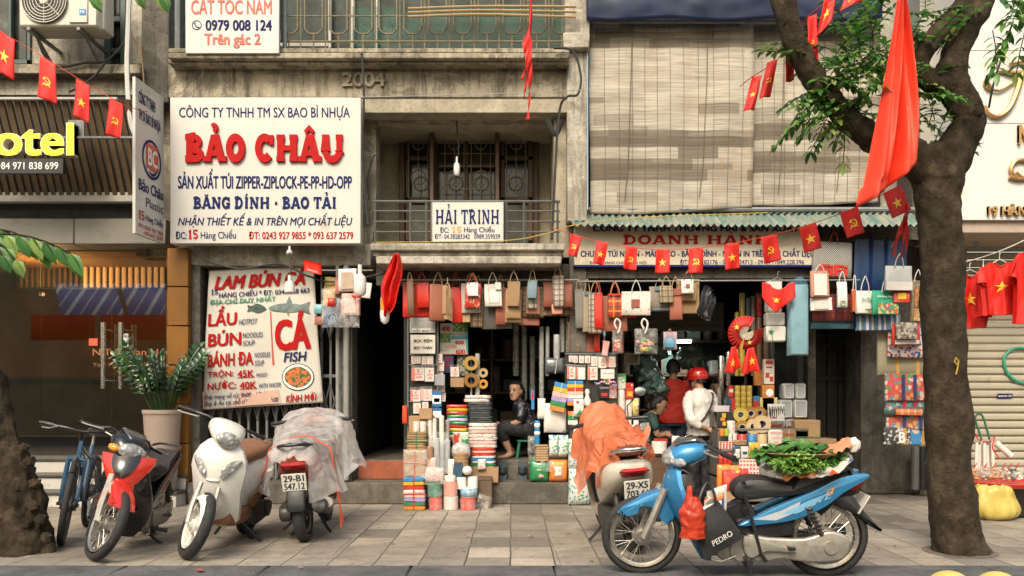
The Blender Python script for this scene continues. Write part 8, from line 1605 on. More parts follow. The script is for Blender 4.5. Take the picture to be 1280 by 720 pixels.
for r, m, lab, pr in (((916.5, 556, 926.5, 574), NV, 'white pack with a blue top and small window', ((.1, .3, .9, .95, WH),)), ((926.5, 558, 936, 574), M['sach'], 'white pack with grey print beside the blue topped one', ((.2, .4, .8, .6, NV),)), ((936.5, 553, 950, 573), YE_, 'yellow lattice printed pack', ((.1, .3, .3, .5, OR_), (.4, .3, .6, .5, OR_), (.7, .3, .9, .5, OR_), (.1, .6, .3, .8, OR_), (.4, .6, .6, .8, OR_), (.7, .6, .9, .8, OR_))), ((950.5, 555, 966, 576), M['sach'], 'white pack with red stripes', ((.2, .1, .3, .9, RD), (.5, .1, .58, .9, RD), (.78, .1, .85, .9, RD))), ((918, 550, 934, 556), K['card'], 'little kraft carton under the red roll', ())): pack(r, 9.56, m, lab, 'pack', 'small packs on the stand', d=.05, prints=pr)
pack((897, 581, 914, 613), 9.41, OR_, 'orange noodle bag low at the stand corner', 'pack', d=.08); pack((912, 582, 925, 596), 9.45, OR_, 'second orange bag behind the red noodle pack', 'pack', d=.05); pack((904, 588, 927, 616), 9.36, floral('noodle print', (.5, .03, .02), [(.65, .4, .04), (.6, .1, .05), (.6, .5, .3)], 14, .45, .5), 'red and yellow noodle pack in front of the stand', 'pack', d=.08); pack((922.5, 587, 938, 601), 9.40, RD, 'plain red pack beside the noodle pack', 'pack', d=.05, tilt=-.15); box((903, 613, 927, 634), 9.38, .25, K['card'], 'small cardboard box on the pavement under the noodle pack', 'carton', .002); pack((950, 574, 990, 600), 9.5, M['clear'], 'clear crumpled bag beside the heart stickers', 'plastic bag', d=.15, name='plastic_bag')
pb=film('clear grey tub', (.42, .45, .47), .75, .1, .12, 6)
for r, lab, on in (((974, 499.5, 991.5, 523), 'clear plastic tub, lower one at the tape side', None), ((992, 499.5, 1010, 523), 'clear plastic tub, lower one at the door side', None), ((979, 479, 993.5, 499), 'clear plastic tub, upper one at the tape side', None), ((994, 479, 1008, 499), 'clear plastic tub, upper one at the door side', None), ((981, 523.5, 994, 538), 'half hidden clear tub behind the kraft bundle', .852)):
 o=box(r, 9.92, .16, pb, lab, 'tub', on, 'clear plastic tubs', name='plastic_tub', b=.02); x0, x1, z0, z1=wr(r, 9.92); mb=MB(); q=.02; mb.tube([V(x0+q, 9.915, z0+q), V(x1-q, 9.915, z0+q), V(x1-q, 9.915, z1-q), V(x0+q, 9.915, z1-q), V(x0+q, 9.915, z0+q)], .006, 5); mb.bw('rim', M['sach'], o)
box((985, 575, 1046, 632), 9.7, .35, K['card'], 'large carton at the foot of the kraft parcels', 'carton', .002, b=.008); box((985, 562, 1012, 575.5), 9.72, .3, K['card'], 'flat carton under the strapped kraft bundle', 'carton'); box((1012, 562, 1047, 575.5), 9.73, .3, K['kraft'], 'wide flat carton by the black door', 'carton')
box((978, 537, 994.5, 562), 9.72, .2, K['kraft2'], 'strapped kraft bundle beside the white sack', 'parcel', name='parcel', prints=((.0, .48, 1, .52, M['sach']), (.48, 0, .52, 1, M['sach']), (.1, .2, .9, .3, K['rust2']))); box((994, 525, 1026, 548.5), 9.78, .26, K['kraft'], 'kraft parcel with a green string on the flat cartons', 'parcel', name='parcel', b=.012, prints=((0, .88, 1, .92, GR_),)); box((1011, 548.5, 1046, 562), 9.74, .3, K['card'], 'low kraft box by the black door', 'box', b=.008); box((995, 548.5, 1010.5, 562), 9.75, .25, K['card'], 'small kraft box between bundle and low box', 'box', b=.008)
# --- upright rolls, fan, bandana
rl_=[(919, 390, 924, 470, yt, 'yellow film roll behind the paper fan'), (925, 366, 932, 470, yt, 'taller yellow film roll behind the paper fan'), (933, 372, 938, 400, mat('blue print roll', (.1, .15, .25), .4), 'roll with a blue print above the fan'), (939, 370, 945, 470, mat('grey brown roll', (.17, .14, .11), .4), 'grey brown film roll'), (946, 366, 953, 395, RD, 'red wrapped roll beside the bandana'), (946, 396, 953, 470, mat('dark amber roll', (.16, .08, .04), .35), 'dark amber film roll under the red wrapped one'), (898, 445, 906, 512, M['chrome'], 'silver foil roll by the woman looking out'), (908, 440, 914, 482, M['chrome'], 'silver foil roll nearer the fan'), (955, 425, 962, 450, mat('brown film roll', (.15, .1, .07), .35), 'brown film roll above the orange box'), (963, 425, 969, 470, mat('dark film roll', (.07, .06, .055), .35), 'dark film roll above the tape stand')]
for x0, y0, x1, y1, m, lab in rl_: roll((x0, y0, x1, y1), 10.25, m, lab, 'roll', None, 'upright film rolls')
box((943, 462, 954, 482), 10.1, .06, mat('orange carton', (.5, .19, .04), .5), 'orange box behind the hanging star flags', 'box'); box((955, 449, 968, 480), 9.98, .07, M['sach'], 'tall white and red box on an orange one', 'box', prints=((.15, .05, .85, .2, RD), (.15, .55, .5, .75, RD), (.55, .7, .9, .9, RD), (.2, .3, .8, .36, RD))); box((953, 481, 968, 512), 9.97, .08, mat('orange carton', (.5, .19, .04), .5), 'orange box with a white round mark', 'box', 1.052); mb=MB(); mb.lathe([(.001, 0), (.045, 0), (.045, .004)], P(962, 491, 9.968), YX, 20); mb.bw('print', M['whiteink'], by('orange box with a white round mark'))
for i, (y0, y1, x0, x1, lab) in enumerate(((350, 390, 959, 978, 'topmost white foam box behind the star bandana'), (390.5, 407, 958, 982, 'middle white foam box under the bandana'), (407.5, 427, 958, 983, 'lowest white foam box with a green mark'))): box((x0, y0, x1, y1), 9.70-.02*i, .12, FO, lab, 'box', None, 'white foam boxes hung by the rolls', name='foam_box', b=.015)
o=by('lowest white foam box with a green mark'); mb=MB(); vs, fs=fan(star_geo((0, 0), .04, .45)); q=P(964, 415, 9.655); mb.add([q+V(p.x, 0, p.y) for p in vs], fs); mb.tube([q, q+V(.02, -.002, -.1)], .004, 4); mb.bw('green_mark', GR_, o)
fn_=thing('paper_fan', 'open red pleated paper fan with yellow stars', 'fan', tuple(P(930, 440, 9.6))); c0=P(932, 417, 9.6)
for a0, a1, rr, tilt_, nm in ((62, 245, .2, 0, 'fan_leaf'), (-105, 18, .185, .03, 'fan_leaf')):
 mb=MB(); n=28; vs=[]
 for k in range(n+1): t=R(a0+(a1-a0)*k/n); w=.022*(1 if k % 2 else -1)-tilt_; vs += [c0+V(.03*cos(t), w*.4, .03*sin(t)), c0+V(rr*cos(t), w, rr*sin(t))]
 mb.add(vs, [(2*k, 2*k+1, 2*k+3, 2*k+2) for k in range(n)]); mb.bw(nm, mat('red fan paper', (.5, .02, .012), .55, .1, 9), fn_, thick=.003, ang=10); mb=MB()
 for k in range(0, n+1, 2): t=R(a0+(a1-a0)*k/n); mb.tube([c0+V(0, -.006-tilt_, 0), c0+V(.075*cos(t), -.024-tilt_, .075*sin(t))], .0055, 4)
 mb.bw('fan_ribs', mat('pale bamboo rib', (.5, .43, .32), .5), fn_)
for x, y, s in ((921, 409, .035), (937, 428, .03)): mb=MB(); vs, fs=fan(star_geo((0, 0), s)); mb.add([P(x, y, 9.545)+V(p.x, 0, p.y) for p in vs], fs); mb.bw('star_print', M['flagyellow'], fn_)
def droop(q, Y, star, lab, seed):
 c=[V(*p, 0) for p in q]
 def fn(u, v): p=(c[0]*(1-u)+c[1]*u)*(1-v)+(c[3]*(1-u)+c[2]*u)*v; return P(p.x, p.y, Y)+V(0, .035*sin(u*9+seed)*v, .02*sin(u*7+seed)*v)
 flag('hanging_flag', fn, 'star', star, .24, lab, 'small star flags hung below the paper fan', 1.2)
droop([(914, 434), (920, 433), (926, 461), (906, 468)], 9.52, (.45, .62), 'drooping star flag on the door side of none, nearest the yellow rolls', 1); droop([(934, 436), (942, 434), (951, 466), (926, 466)], 9.50, (.62, .55), 'wider drooping star flag below the folded fan', 3)
by('drooping star flag on the door side of none, nearest the yellow rolls')['label']='narrow drooping star flag below the open fan'
def band(u, v):
 x=952+41*u; top=353+9*sin(PI*u)**2*(1 if .25<u<.8 else .6); bot=372+20*(1-abs(u-.4)/(.4 if u<.4 else .6)); return P(x, top+(bot-top)*v, 9.5)+V(0, .02*sin(u*12)*v-.02, 0)
flag('star_bandana', band, 'star', (.42, .5), .13, 'red triangular bandana with a gold star on a hanger', None, .85, 20, 12)
o=by('red triangular bandana with a gold star on a hanger'); mb=MB(); mb.tube([P(956, 354, 9.5), P(972, 347, 9.5), P(990, 354, 9.5)], .004, 5); mb.tube([P(972, 347, 9.5), P(972, 341, 9.5), P(974, 339, 9.5)], .004, 5); mb.bw('hanger', M['chrome'], o)
# blue zip package and hanging totes by the door
bz=thing('blue_package', 'long pale blue wrapped package hanging beside the bandana', 'package', tuple(P(999, 446, 9.6)))
mb=MB(); x0, x1, z0, z1=wr((987, 354, 1012, 444), 9.56); mb.loft([[p+V(0, 9.64, 0) for p in g] for g in lensloft(x0, x1, z0, z1, .15, .35, ((0, .8), (.02, 1), (.5, 1), (.97, .9), (1, .6)), .01)]); mb.bw('wrapped_roll', mat('pale blue film', (.20, .36, .42), .22, .12, 4, coat=.4, bump=.3, bs=9), bz); mb=MB(); a=P(999.5, 346, 9.62); mb.loft([[V(x0, 9.6, z1), V(x1, 9.6, z1), V(x1, 9.68, z1), V(x0, 9.68, z1)], [a+V(-.02, -.02, 0), a+V(.02, -.02, 0), a+V(.02, .02, 0), a+V(-.02, .02, 0)]]); mb.bw('gathered_top', mat('blue film', (.04, .17, .27), .3), bz)
pc=dots('black and white check weave', (.5, .47, .42), (.04, .04, .04), 55, .42)
tt=bag((1015.5, 302, 1065.5, 347), 9.62, pc, 'large black and white check tote with red letters', 290, ROPER, .08, 'totes hung beside the black door', name='tote_bag'); write('FiFi', (.12, .62, .88, .95), flat_map(1017, 304, 1065, 347, 9.612), K['red'], tt, 'print_text', bold=.05, w0=.006)
for a in [((1066, 300, 1134, 366), 9.74, mat('blue tarp bag', (.010, .036, .10), .4, .2, 5, bump=.4, bs=8), 'large blue tarpaulin bag with dark straps', None), ((1014, 367, 1068, 402), 9.66, plaid('red black check', (.28, .03, .02), (.02, .02, .03), (.1, .02, .02), 7, .8), 'red and black checked bag under the white gift bags', None), ((1013, 392, 1070, 411), 9.7, mat('teal bag', (.04, .12, .15), .5), 'dull teal bag lowest beside the black door', None), ((1014.5, 372, 1041, 388), 9.5, K['white'], 'white gift bag under the brown framed one', None), ((1014, 338, 1037.5, 371), 9.46, K['salmon'], 'brown pink gift bag with a white panel', 331), ((1048, 351.5, 1060, 384), 9.5, K['white'], 'slim white bottle bag with a small print', 340), ((1070.7, 363, 1092.5, 392), 9.5, K['white'], 'white bag with a green leaf print and fruit', 346),
  ((1090.5, 363, 1125.5, 393), 9.46, mat('green bag', (.03, .30, .17), .4), 'green bag with a fruit picture', 345), ((1106.7, 332, 1141, 363), 9.4, mat('frosted bag', (.33, .34, .33), .35), 'frosted grey bag with tan handles', 318), ((1118, 363, 1138, 378), 9.44, RD, 'small red and gold bag under the frosted bag', None), ((1072, 393, 1125.5, 413), 9.58, None, 'blue white striped woven bag', None), ((1139, 350, 1153, 402), 9.5, film('clear gold bag', (.3, .25, .15), .6, .2, .25, 30), 'clear bag of gold and red ornaments by the trunk', 338), ((1066, 361, 1072, 390), 9.53, mat('orange slip', (.5, .1, .03), .5), 'thin orange bag seen edge-on', 345)]:
 m=a[2]
 if m is None:
  gg=G('blue white stripes'); x, y_, z_=gg.xyz(); f=gg.math('FRACT', gg.math('MULTIPLY', x, 7.5)); m=gg.out(gg.ramp(f, [(0, (.5, .5, .48)), (.2, (.06, .12, .25)), (.45, (.42, .43, .42)), (.6, (.05, .15, .1)), (.75, (.06, .12, .25))], True), .55)
 bag(a[0], a[1], m, a[3], a[4], None if 'frosted' in a[3] else ROPEW, .06, 'totes hung beside the black door', name='tote_bag')
fr=floral('fruit picture', (.05, .3, .15), [(.6, .1, .04), (.6, .35, .05), (.5, .5, .3), (.35, .05, .1)], 32, .55, .95)
decal(by('green bag with a fruit picture'), (1096, 379, 1124, 392.5), 9.455, fr); decal(by('white bag with a green leaf print and fruit'), (1081, 386, 1092, 391.5), 9.495, fr); write('cửa hàng hoa quả', (.12, .2, .9, .32), flat_map(1090.5, 363, 1125.5, 393, 9.452), M['whiteink'], by('green bag with a fruit picture'), 'print_text', w0=.005); write('An Phát', (.25, .3, .9, .48), flat_map(1070.7, 363, 1092.5, 392, 9.49), GR_, by('white bag with a green leaf print and fruit'), 'print_text', w0=.006)
decal(by('brown pink gift bag with a white panel'), (1017, 342, 1034, 369), 9.455, K['white']); decal(by('white gift bag under the brown framed one'), (1019, 376, 1036, 386), 9.495, M['sach']); decal(by('frosted grey bag with tan handles'), (1107.5, 352, 1140.5, 362.5), 9.395, mat('pale base', (.52, .5, .46), .4)); decal(by('small red and gold bag under the frosted bag'), (1123, 366, 1133, 374), 9.435, YE_); decal(by('slim white bottle bag with a small print'), (1051, 376, 1057, 382), 9.495, fr); decal(by('clear bag of gold and red ornaments by the trunk'), (1141, 386, 1151, 401), 9.495, floral('gold ornaments', (.3, .2, .05), [(.6, .4, .05), (.55, .05, .03), (.5, .45, .3)], 60, .5, .95)); decal(by('clear bag of gold and red ornaments by the trunk'), (1142, 360, 1150, 384), 9.495, floral('red ornaments', (.25, .13, .06), [(.6, .35, .05), (.55, .05, .03)], 70, .5, .8))
o=by('large blue tarpaulin bag with dark straps'); mb=MB()
for x in (1086, 1105): mb.b2(*[q for q in (P(x, 0, 9.73).x, P(x+3, 0, 9.73).x)], 9.725, 9.735, pxz(0, 362, 9.73)[1], pxz(0, 296, 9.73)[1])
mb.bw('strap', M['navy'], o)
gold_w=dots('beige diamond weave', (.38, .34, .22), (.12, .11, .08), 50, .3); strp=mat('orange strap', (.5, .27, .06), .5)
o=bag((1099, 412, 1160, 469), 9.66, gold_w, 'beige patterned woven bag with two orange straps', None, None, .07, 'totes hung on the stained pillar', name='tote_bag'); [decal(o, (x, 446, x+4, 468.5), 9.655, strp, 'strap') for x in (1121, 1145)]
fl1=floral('bright blossom print', (.5, .08, .05), [(.65, .5, .45), (.6, .08, .12), (.1, .25, .3), (.6, .35, .1), (.1, .25, .08)], 22, .55, .9); fl2=floral('teal scene print', (.1, .25, .28), [(.5, .5, .45), (.5, .1, .05), (.05, .12, .3)], 26, .5, .8); fl3=floral('black white print', (.04, .04, .045), [(.6, .58, .54), (.5, .48, .45)], 30, .42, .7); fl4=floral('blue orange print', (.05, .25, .5), [(.65, .25, .05), (.6, .5, .4), (.6, .2, .05)], 12, .5, .6); bst=mat('dark blue strap', (.02, .04, .15), .5)
for r, Y, m, lab, sx, sm in (((1111, 405, 1159, 447), 9.58, floral('white blue print', (.55, .52, .48), [(.02, .05, .2), (.5, .06, .03), (.05, .15, .4)], 30, .5, .7), 'white bag with red and blue mosaic print', (), None), ((1116, 404, 1151, 431), 9.5, RD, 'red bordered bag over the mosaic print bag', (), None), ((1121, 403, 1147, 424), 9.44, floral('old street print', (.16, .13, .1), [(.3, .27, .22), (.06, .05, .05), (.4, .33, .25)], 34, .6, .9), 'small dark picture bag on top of the red one', (), None), ((1106, 467, 1161, 501), 9.6, fl1, 'bright red blossom bag with blue straps', (1127, 1142), bst), ((1107, 500, 1163, 513), 9.63, fl2, 'teal printed bag above the orange gingham strip', (1128, 1142), K['red']), ((1107, 509, 1164, 520), 9.585, mat('dark green bag', (.03, .06, .05), .5), 'dark green folded bag behind the gingham strip', (), None), ((1121, 511, 1154, 519), 9.54, plaid('orange gingham', (.62, .2, .05), (.55, .12, .02), (.65, .45, .3), 14, .2), 'orange gingham folded bag', (), None), ((1109, 516, 1164, 536), 9.61, fl1, 'second blossom bag under the gingham strip', (1129, 1149), bst), ((1106, 534, 1138, 556), 9.6, fl3, 'black and white lettered bag lowest on the pillar', (1129,), strp), ((1136, 533, 1166, 556), 9.62, fl4, 'blue bag with an orange sun print', (1152,), strp)):
 o=bag(r, Y, m, lab, None, None, .05, 'totes hung on the stained pillar', name='tote_bag')
 for x in sx: decal(o, (x, r[1]+1, x+4, r[3]-.5), Y-.005, sm, 'strap')
decal(by('red bordered bag over the mosaic print bag'), (1119, 425, 1149, 430), 9.495, M['sach']); write('B', (.55, .25, .8, .9), flat_map(1106, 534, 1138, 556, 9.595), M['whiteink'], by('black and white lettered bag lowest on the pillar'), 'print_text', bold=.05, w0=.006)
pl=thing('pipe_bundle', 'grey ribbed hose and black pipes at the foot of the pillar', 'pipe', tuple(P(1146, 612, 10.3)))
for x, m, r in ((1144, mat('grey hose', (.16, .16, .16), .5), .045), (1153, M['cable'], .04), (1160, mat('blue grey pipe', (.05, .07, .1), .5), .035)): mb=MB(); mb.tube([P(x, 558+k*1.8, 10.35) for k in range(31)], [r*(1.1 if k % 2 and x == 1144 else 1) for k in range(31)], 10); mb.bw('pipe', m, pl)
mb=MB()
for k in range(4): mb.torus(P(1166+k, 590, 10.2), .16+.012*k, .012, Euler((R(90), R(8*k), R(20))), 28, 6)
tag(mb.bb('hose_coil', M['cable']), 'coil of black hose behind the tree trunk', 'hose')

# --- shirts on the line
ln=[P(1160, 420, 8.6), P(1198, 388, 8.4), P(1250, 346, 8.2), P(1300, 292, 8.0)]
cable('clothes_line', [P(1186, 330, 8.45), P(1212, 326, 8.47), P(1247, 315, 8.25), P(1279, 301, 8.12), P(1310, 285, 8.0)], .006, ROPEW, 'white clothes line with red star shirts', 'line')
def shirt(c, w, h, Y, lab, lean=0.0, ph=0, rz=0):
 """short-sleeved shirt: front and back sheets, sleeves, star and hanger; c = collar pixel, w and h in pixels"""
 t=thing('star_shirt', lab, 'shirt', tuple(P(c[0], c[1]+h, Y)), group='red star shirts on the line'); s=Y/FPX; W2=w*s/2; H=h*s; o=P(c[0], c[1], Y); Q=Matrix.Rotation(rz, 3, 'Z')
 out=[(-.42, 0), (-.2, .0), (-.12, .06), (0, .085), (.12, .06), (.2, 0), (.42, 0), (.62, .12), (.78, .34), (.58, .40), (.5, .30), (.5, .6), (.5, 1), (.0, 1.02), (-.5, 1), (-.5, .6), (-.5, .30), (-.58, .40), (-.78, .34), (-.62, .12)]
 def at(x, z, d=0): return o+Q @ V(x*2*W2+lean*z*.1, .028*(sin(x*9+ph+z*1.5)+.7*sin(x*21+ph*2-z*3))*(z+.25)-d, -z*H*.98)
 mb=MB(); 
 for d in (0, -.05):
  g=bmesh.new(); vs=[g.verts.new((x, 0, -z)) for x, z in out]; f=g.faces.new(vs); bmesh.ops.triangulate(g, faces=[f]); bmesh.ops.subdivide_edges(g, edges=g.edges[:], cuts=3, use_grid_fill=True); g.verts.index_update(); mb.add([at(v.co.x, -v.co.z, d) for v in g.verts], [[v.index for v in q.verts] for q in g.faces]); g.free()
 n=len(out); mb.add([at(x, z, 0) for x, z in out]+[at(x, z, -.05) for x, z in out], [(i, (i+1) % n, n+(i+1) % n, n+i) for i in range(n) if i not in (1, 2, 3, 4, 9, 12, 13, 17)])
 mb.bw('shirt_body', M['flagred'], t, ang=70); mb=MB()
 vs, fs=fan(star_geo((0, .5), .24)); k=W2*2/H; mb.add([at(p.x, .48-(p.y-.5)*k, .004) for p in vs], fs); mb.bw('star', M['flagyellow'], t, normals=False)
 mb=MB(); mb.tube([at(-.35, .03, -.025), at(0, -.07, -.025), at(.35, .03, -.025)], .005, 6); mb.tube([at(0, -.07, -.025), at(0, -.16, -.025), at(.03, -.19, -.025)], .004, 6); mb.bw('hanger', ROPEW, t); mb=MB(); mb.tube([at(-.2, .0, .002), at(-.12, .06, .003), at(0, .088, .004), at(.12, .06, .003), at(.2, 0, .002)], .006, 5); mb.bw('collar', M['flagred'], t)
shirt((1214, 341), 41, 70, 8.5, 'largest red star shirt hanging next to the trunk', 0, 1); shirt((1233, 335), 30, 62, 8.38, 'red star shirt turned edge-wise between two others', 0, 2, R(55)); shirt((1251, 328), 33, 66, 8.25, 'small red star shirt in the middle of the line', .1, 3, R(-8)); shirt((1294, 316), 44, 90, 8.1, 'long red star shirt cut by the frame edge', 0, 4, R(10))

# --- snack seller's things on the pavement
sn=thing('snack_basin', 'dark basin with a red tray of bagged snacks beside the trunk', 'basin', (5.05, 8.75, 0)); mb=MB(); mb.lathe([(.2, 0), (.25, .02), (.33, .28), (.35, .3), (.34, .31), (.31, .28), (.1, .26)], (5.05, 8.75, 0), None, 28); mb.bw('basin', M['black'], sn); mb=MB(); mb.lathe([(.1, .30), (.42, .31), (.45, .35), (.44, .36), (.41, .325), (.1, .316)], (5.05, 8.75, 0), None, 32); mb.bw('tray', mat('red plastic tray', (.5, .04, .03), .35), sn)
for i, (px, py, m, lab) in enumerate(((1221, 596, (.55, .2, .04), 'bag of orange crisps next to the trunk'), (1234, 592, (.5, .38, .3), 'bag of pale crackers behind the orange crisps'), (1245, 597, (.5, .22, .08), 'bag of brown snacks in the middle of the tray'), (1257, 592, (.6, .4, .25), 'bag of beige snacks under the foam tube'), (1265, 600, (.06, .06, .07), 'bag of dark prunes on the tray'), (1274, 596, (.6, .55, .45), 'bag of white popcorn at the frame edge'))):
 x, z=pxz(px, py, 8.6); mb=MB(); mm=mat('snack %d' % i, m, .5, .3, 30)
 for k in range(30): mb.ell(V(x+RU(-.05, .05), 8.66+RU(-.06, .1), .375+RU(0, .1)), (.02, .016, .014), 7, 5)
 o=tag(mb.bb('snack_bag', mm), lab, 'snack bag', 'snack bags on the tray'); mb=MB(); mb.ell(V(x, 8.68, .425), (.075, .1, .075), 18, 12); mb.v=[p+V(0, 0, .02)*nz(p, 30) for p in mb.v]; mb.bw('film', M['clear'], o); mb=MB(); mb.tube([V(x, 8.66, .49), V(x+.01, 8.62, .54), V(x-.02, 8.6, .5)], .005, 5); mb.bw('tie', K['red'], o)
yb=thing('plastic_bag', 'knotted pale yellow plastic bag on the pavement behind the trunk', 'plastic bag', tuple(P(1244, 642, 8.4))); mb=MB(); q0=P(1245, 642, 8.4); N=48; rings=[]
for t, rr in ((0, .15), (.03, .22), (.12, .235), (.22, .215), (.3, .19), (.36, .2), (.42, .13)):
 rings.append([V(q0.x, 8.45, .004)+V(rr*cos(a)*(1+.28*nz((cos(a)*2, sin(a)*2, t*7), 1.4)), rr*.75*sin(a)*(1+.28*nz((cos(a)*2, sin(a)*2, t*7), 1.4)), max(0, t*.82+.05*t*nz((cos(a)*3, sin(a)*3, 1), 2))) for a in [2*PI*k/N for k in range(N)]])
mb.loft(rings, caps=False); mb.bw('bag_film', sheetplastic('thin yellow plastic', (.78, .64, .17), .93, .35, .25), yb, ang=80, thick=.002, sub=1); mb=MB(); mb.ell(V(q0.x, 8.45, .09), (.17, .12, .08), 16, 10); mb.bw('contents', mat('orange snacks', (.5, .2, .06), .6, .3, 30), yb)
ft=thing('foam_tubes', 'bundle of white foam tubes hung on a green rope at the shutter', 'foam tubes', tuple(P(1231, 588, 9.0)))
for i in range(7): mb=MB(); a=P(1221+i*3.2, 553+3*sin(i*2), 9.0+.03*(i % 3)); b=P(1220+i*3.6, 585+2*cos(i), 9.0+.03*(i % 3)); mb.tube([a, b], .017, 10); mb.bw('tube', FO, ft)
mb=MB(); mb.tube(spl([P(1227, 550, 9.0), P(1224, 540, 9.0), P(1219, 524, 9.0), P(1222, 518, 9.0), P(1228, 520, 9.0), P(1233, 535, 9.0), P(1238, 553, 9.0)], 5), .011, 8); mb.bw('green_rope', mat('green rope', (.02, .13, .07), .7), ft); mb=MB(); mb.tube(spl([P(1219, 542, 8.98), P(1224, 550, 8.98), P(1235, 552, 8.98), P(1243, 546, 8.98), P(1241, 560, 8.98), P(1250, 574, 8.98)], 5), .006, 6); mb.bw('tie_string', K['red'], ft)
mb=MB(); mb.tube([P(1244, 553, 9.0), P(1264, 570, 8.98)], .034, 12); tag(mb.bb('foam_tube', FO), 'single white foam tube leaning off the bundle', 'foam tube'); 
for px, lab in ((1187, 'round pale yellow fruit top at the very bottom edge under the trunk'), (1247, 'smaller pale yellow fruit top at the bottom edge near the corner')): mb=MB(); mb.ell((0, 0, 0), (.13, .13, .12), 24, 16); o=mb.build('pomelo', mat('pale yellow rind', (.55, .42, .12), .5, .08, 20, bump=.3, bs=120)); o.location=P(px, 713.5+(px>1200), 4.6)+V(0, .0, -.12); tag(o, lab, 'fruit', 'fruit at the bottom edge')
ct_=stand('street_cart', 'low street cart carrying pale fruit at the bottom edge', 'cart', [(2.1, 2.95, 4.35, 4.85, -.122, .036, 'tray')], M['darkwood'])

# --- things on the blue motorbike
def onbike(fn): return fn
Bm=lambda: Matrix.LocRotScale(b1.location, b1.rotation_euler, None)
BM=Bm(); toW=lambda x, y, z: BM @ V(x, y, z)
def mkw(name, m, mb, parent=None, **k): return mb.bw(name, m, parent, **k) if parent else mb.bb(name, m, **k)
np_=floral('printed newspaper', (.52, .48, .41), [(.55, .09, .04), (.6, .2, .06), (.06, .1, .25), (.5, .45, .4), (.2, .18, .16)], 11, .75, .85)
def wrapf(u, v):
 x=-.24-.5*u; s=v*2-1; z=.695+.07*u+.04*(1-abs(s))-.02*max(0, abs(s)-.5)*2+.022*nz((u*5, s*3, 1), 2)+.07*max(0, u-.8)*5+.03*max(0, .12-u)*8; y=.21*s-.03*sin(u*8)*s; return toW(x, y, z)
mb=MB(); mb.sheet(wrapf, 40, 30); wrap=tag(mkw('newspaper', np_, mb, thick=.003, ang=70), 'printed newspaper wrapped over the seat of the blue motorbike', 'newspaper')
mb=MB(); mb.lathe([(.05, 0), (.2, .012), (.25, .04), (.25, .045), (.19, .02), (.05, .008)], toW(-.42, .02, .80), None, 30); tray=tag(mb.bb('herb_tray', mat('woven bamboo tray', (.3, .2, .1), .7, .2, 40, bump=.5, bs=90)), 'shallow woven tray under the green herbs', 'tray')
gl={}
for n, c in (('dark', [(.015, .07, .01), (.04, .14, .02), (.08, .2, .03)]), ('lime', [(.05, .16, .01), (.12, .27, .03), (.2, .34, .06)])):
 g=G('herb leaf '+n); ge=g.n('NewGeometry'); gl[n]=g.out(g.ramp(ge.outputs['Random Per Island'], [(0, c[0]), (.5, c[1]), (1, c[2])]), .45, 0, .1)
for lab, m, cx, cz, spread, n, L, w in (('bunch of dark green leafy herbs on the motorbike seat', 'dark', -.42, .82, .27, 330, .075, .05), ('bunch of feathery lime green herbs on the motorbike seat', 'lime', -.38, .785, .17, 700, .035, .014)):
 mb=MB(); st=MB(); oy=.02 if m == 'dark' else .19
 for i in range(n):
  u=RU(-1, 1); q=toW(cx-u*spread, oy+RU(-.09, .09), cz+RU(-.05, .07)*(1.25-abs(u))); leaf(mb, q, V(RU(-1, 1), RU(-1, .6), RU(-.4, .8)), V(RU(-.5, .5), RU(-1, .3), 1).normalized(), L*RU(.7, 1.3), w*RU(.7, 1.3), .4)
 for i in range(14): a=toW(cx-spread*.2, oy+RU(-.05, .05), cz-.01); st.tube([a, toW(cx+RU(-1, 1)*spread*.9, oy+RU(-.08, .08), cz+.04)], .005, 5)
 t=thing('herb_bunch', lab, 'herbs', tuple(toW(cx, oy, cz-.06))); mb.bw('herb_leaves', gl[m], t, normals=False); st.bw('herb_stems', gl['lime'], t)
mb=MB(); mb.sheet(lambda u, v: toW(-.54-.2*u, .14-.14*v, .80+.1*u+.05*sin(v*3)+.02*nz((u*4, v*4, 3), 2)), 20, 14); tag(mkw('paper_sheet', mat('salmon printed paper', (.6, .2, .1), .5, .25, 9), mb, thick=.003, ang=70), 'salmon red paper sheet tucked behind the herbs', 'paper'); mb=MB(); mb.ell(toW(-.77, .08, .90), (.045, .05, .05), 14, 10); mb.v=[p+V(.012, .01, .012)*nz(p, 40) for p in mb.v]; tag(mb.bb('white_bag', M['sach']), 'small white knotted bag at the tail end of the seat', 'bag'); mb=MB(); mb.ell(toW(-.87, .02, .42), (.05, .06, .06), 12, 8); 
# tote and red bag on the front hook
def quadmap(q, y0, d=0): return lambda u, v, w=0: toW(*(lambda p: (p.x, y0+.03*sin(PI*v)*sin(PI*u)+w, p.z))((V(q[0][0], 0, q[0][1])*(1-u)+V(q[1][0], 0, q[1][1])*u)*(1-v)+(V(q[3][0], 0, q[3][1])*(1-u)+V(q[2][0], 0, q[2][1])*u)*v))
uv_=lambda px, py: ((914-px)/182, (719-py)/182)
qt=[uv_(857, 641), uv_(890, 620), uv_(920, 662), uv_(873, 690)]; fm1=quadmap(qt, .26); fm2=quadmap(qt, .14)
tote=thing('tote_bag', 'black canvas tote with white lettering hung below the blue handlebar', 'bag', tuple(toW(*[(qt[0][0]+qt[2][0])/2, .2, .16]))); mb=MB(); N=12
ring=lambda f, w: [f(u, w) for u in [k/N for k in range(N+1)]]
mb.loft([ring(fm1, v)+ring(fm2, v)[::-1] for v in [k/8 for k in range(9)]]); mb.bw('bag_body', mat('black canvas', (.018, .018, .019), .7, .15, 8, bump=.5, bs=30), tote, ang=60); write('PEDRO', (.30, .66, .82, .80), fm1, M['whiteink'], tote, bold=.01, w0=.006)
mb=MB()
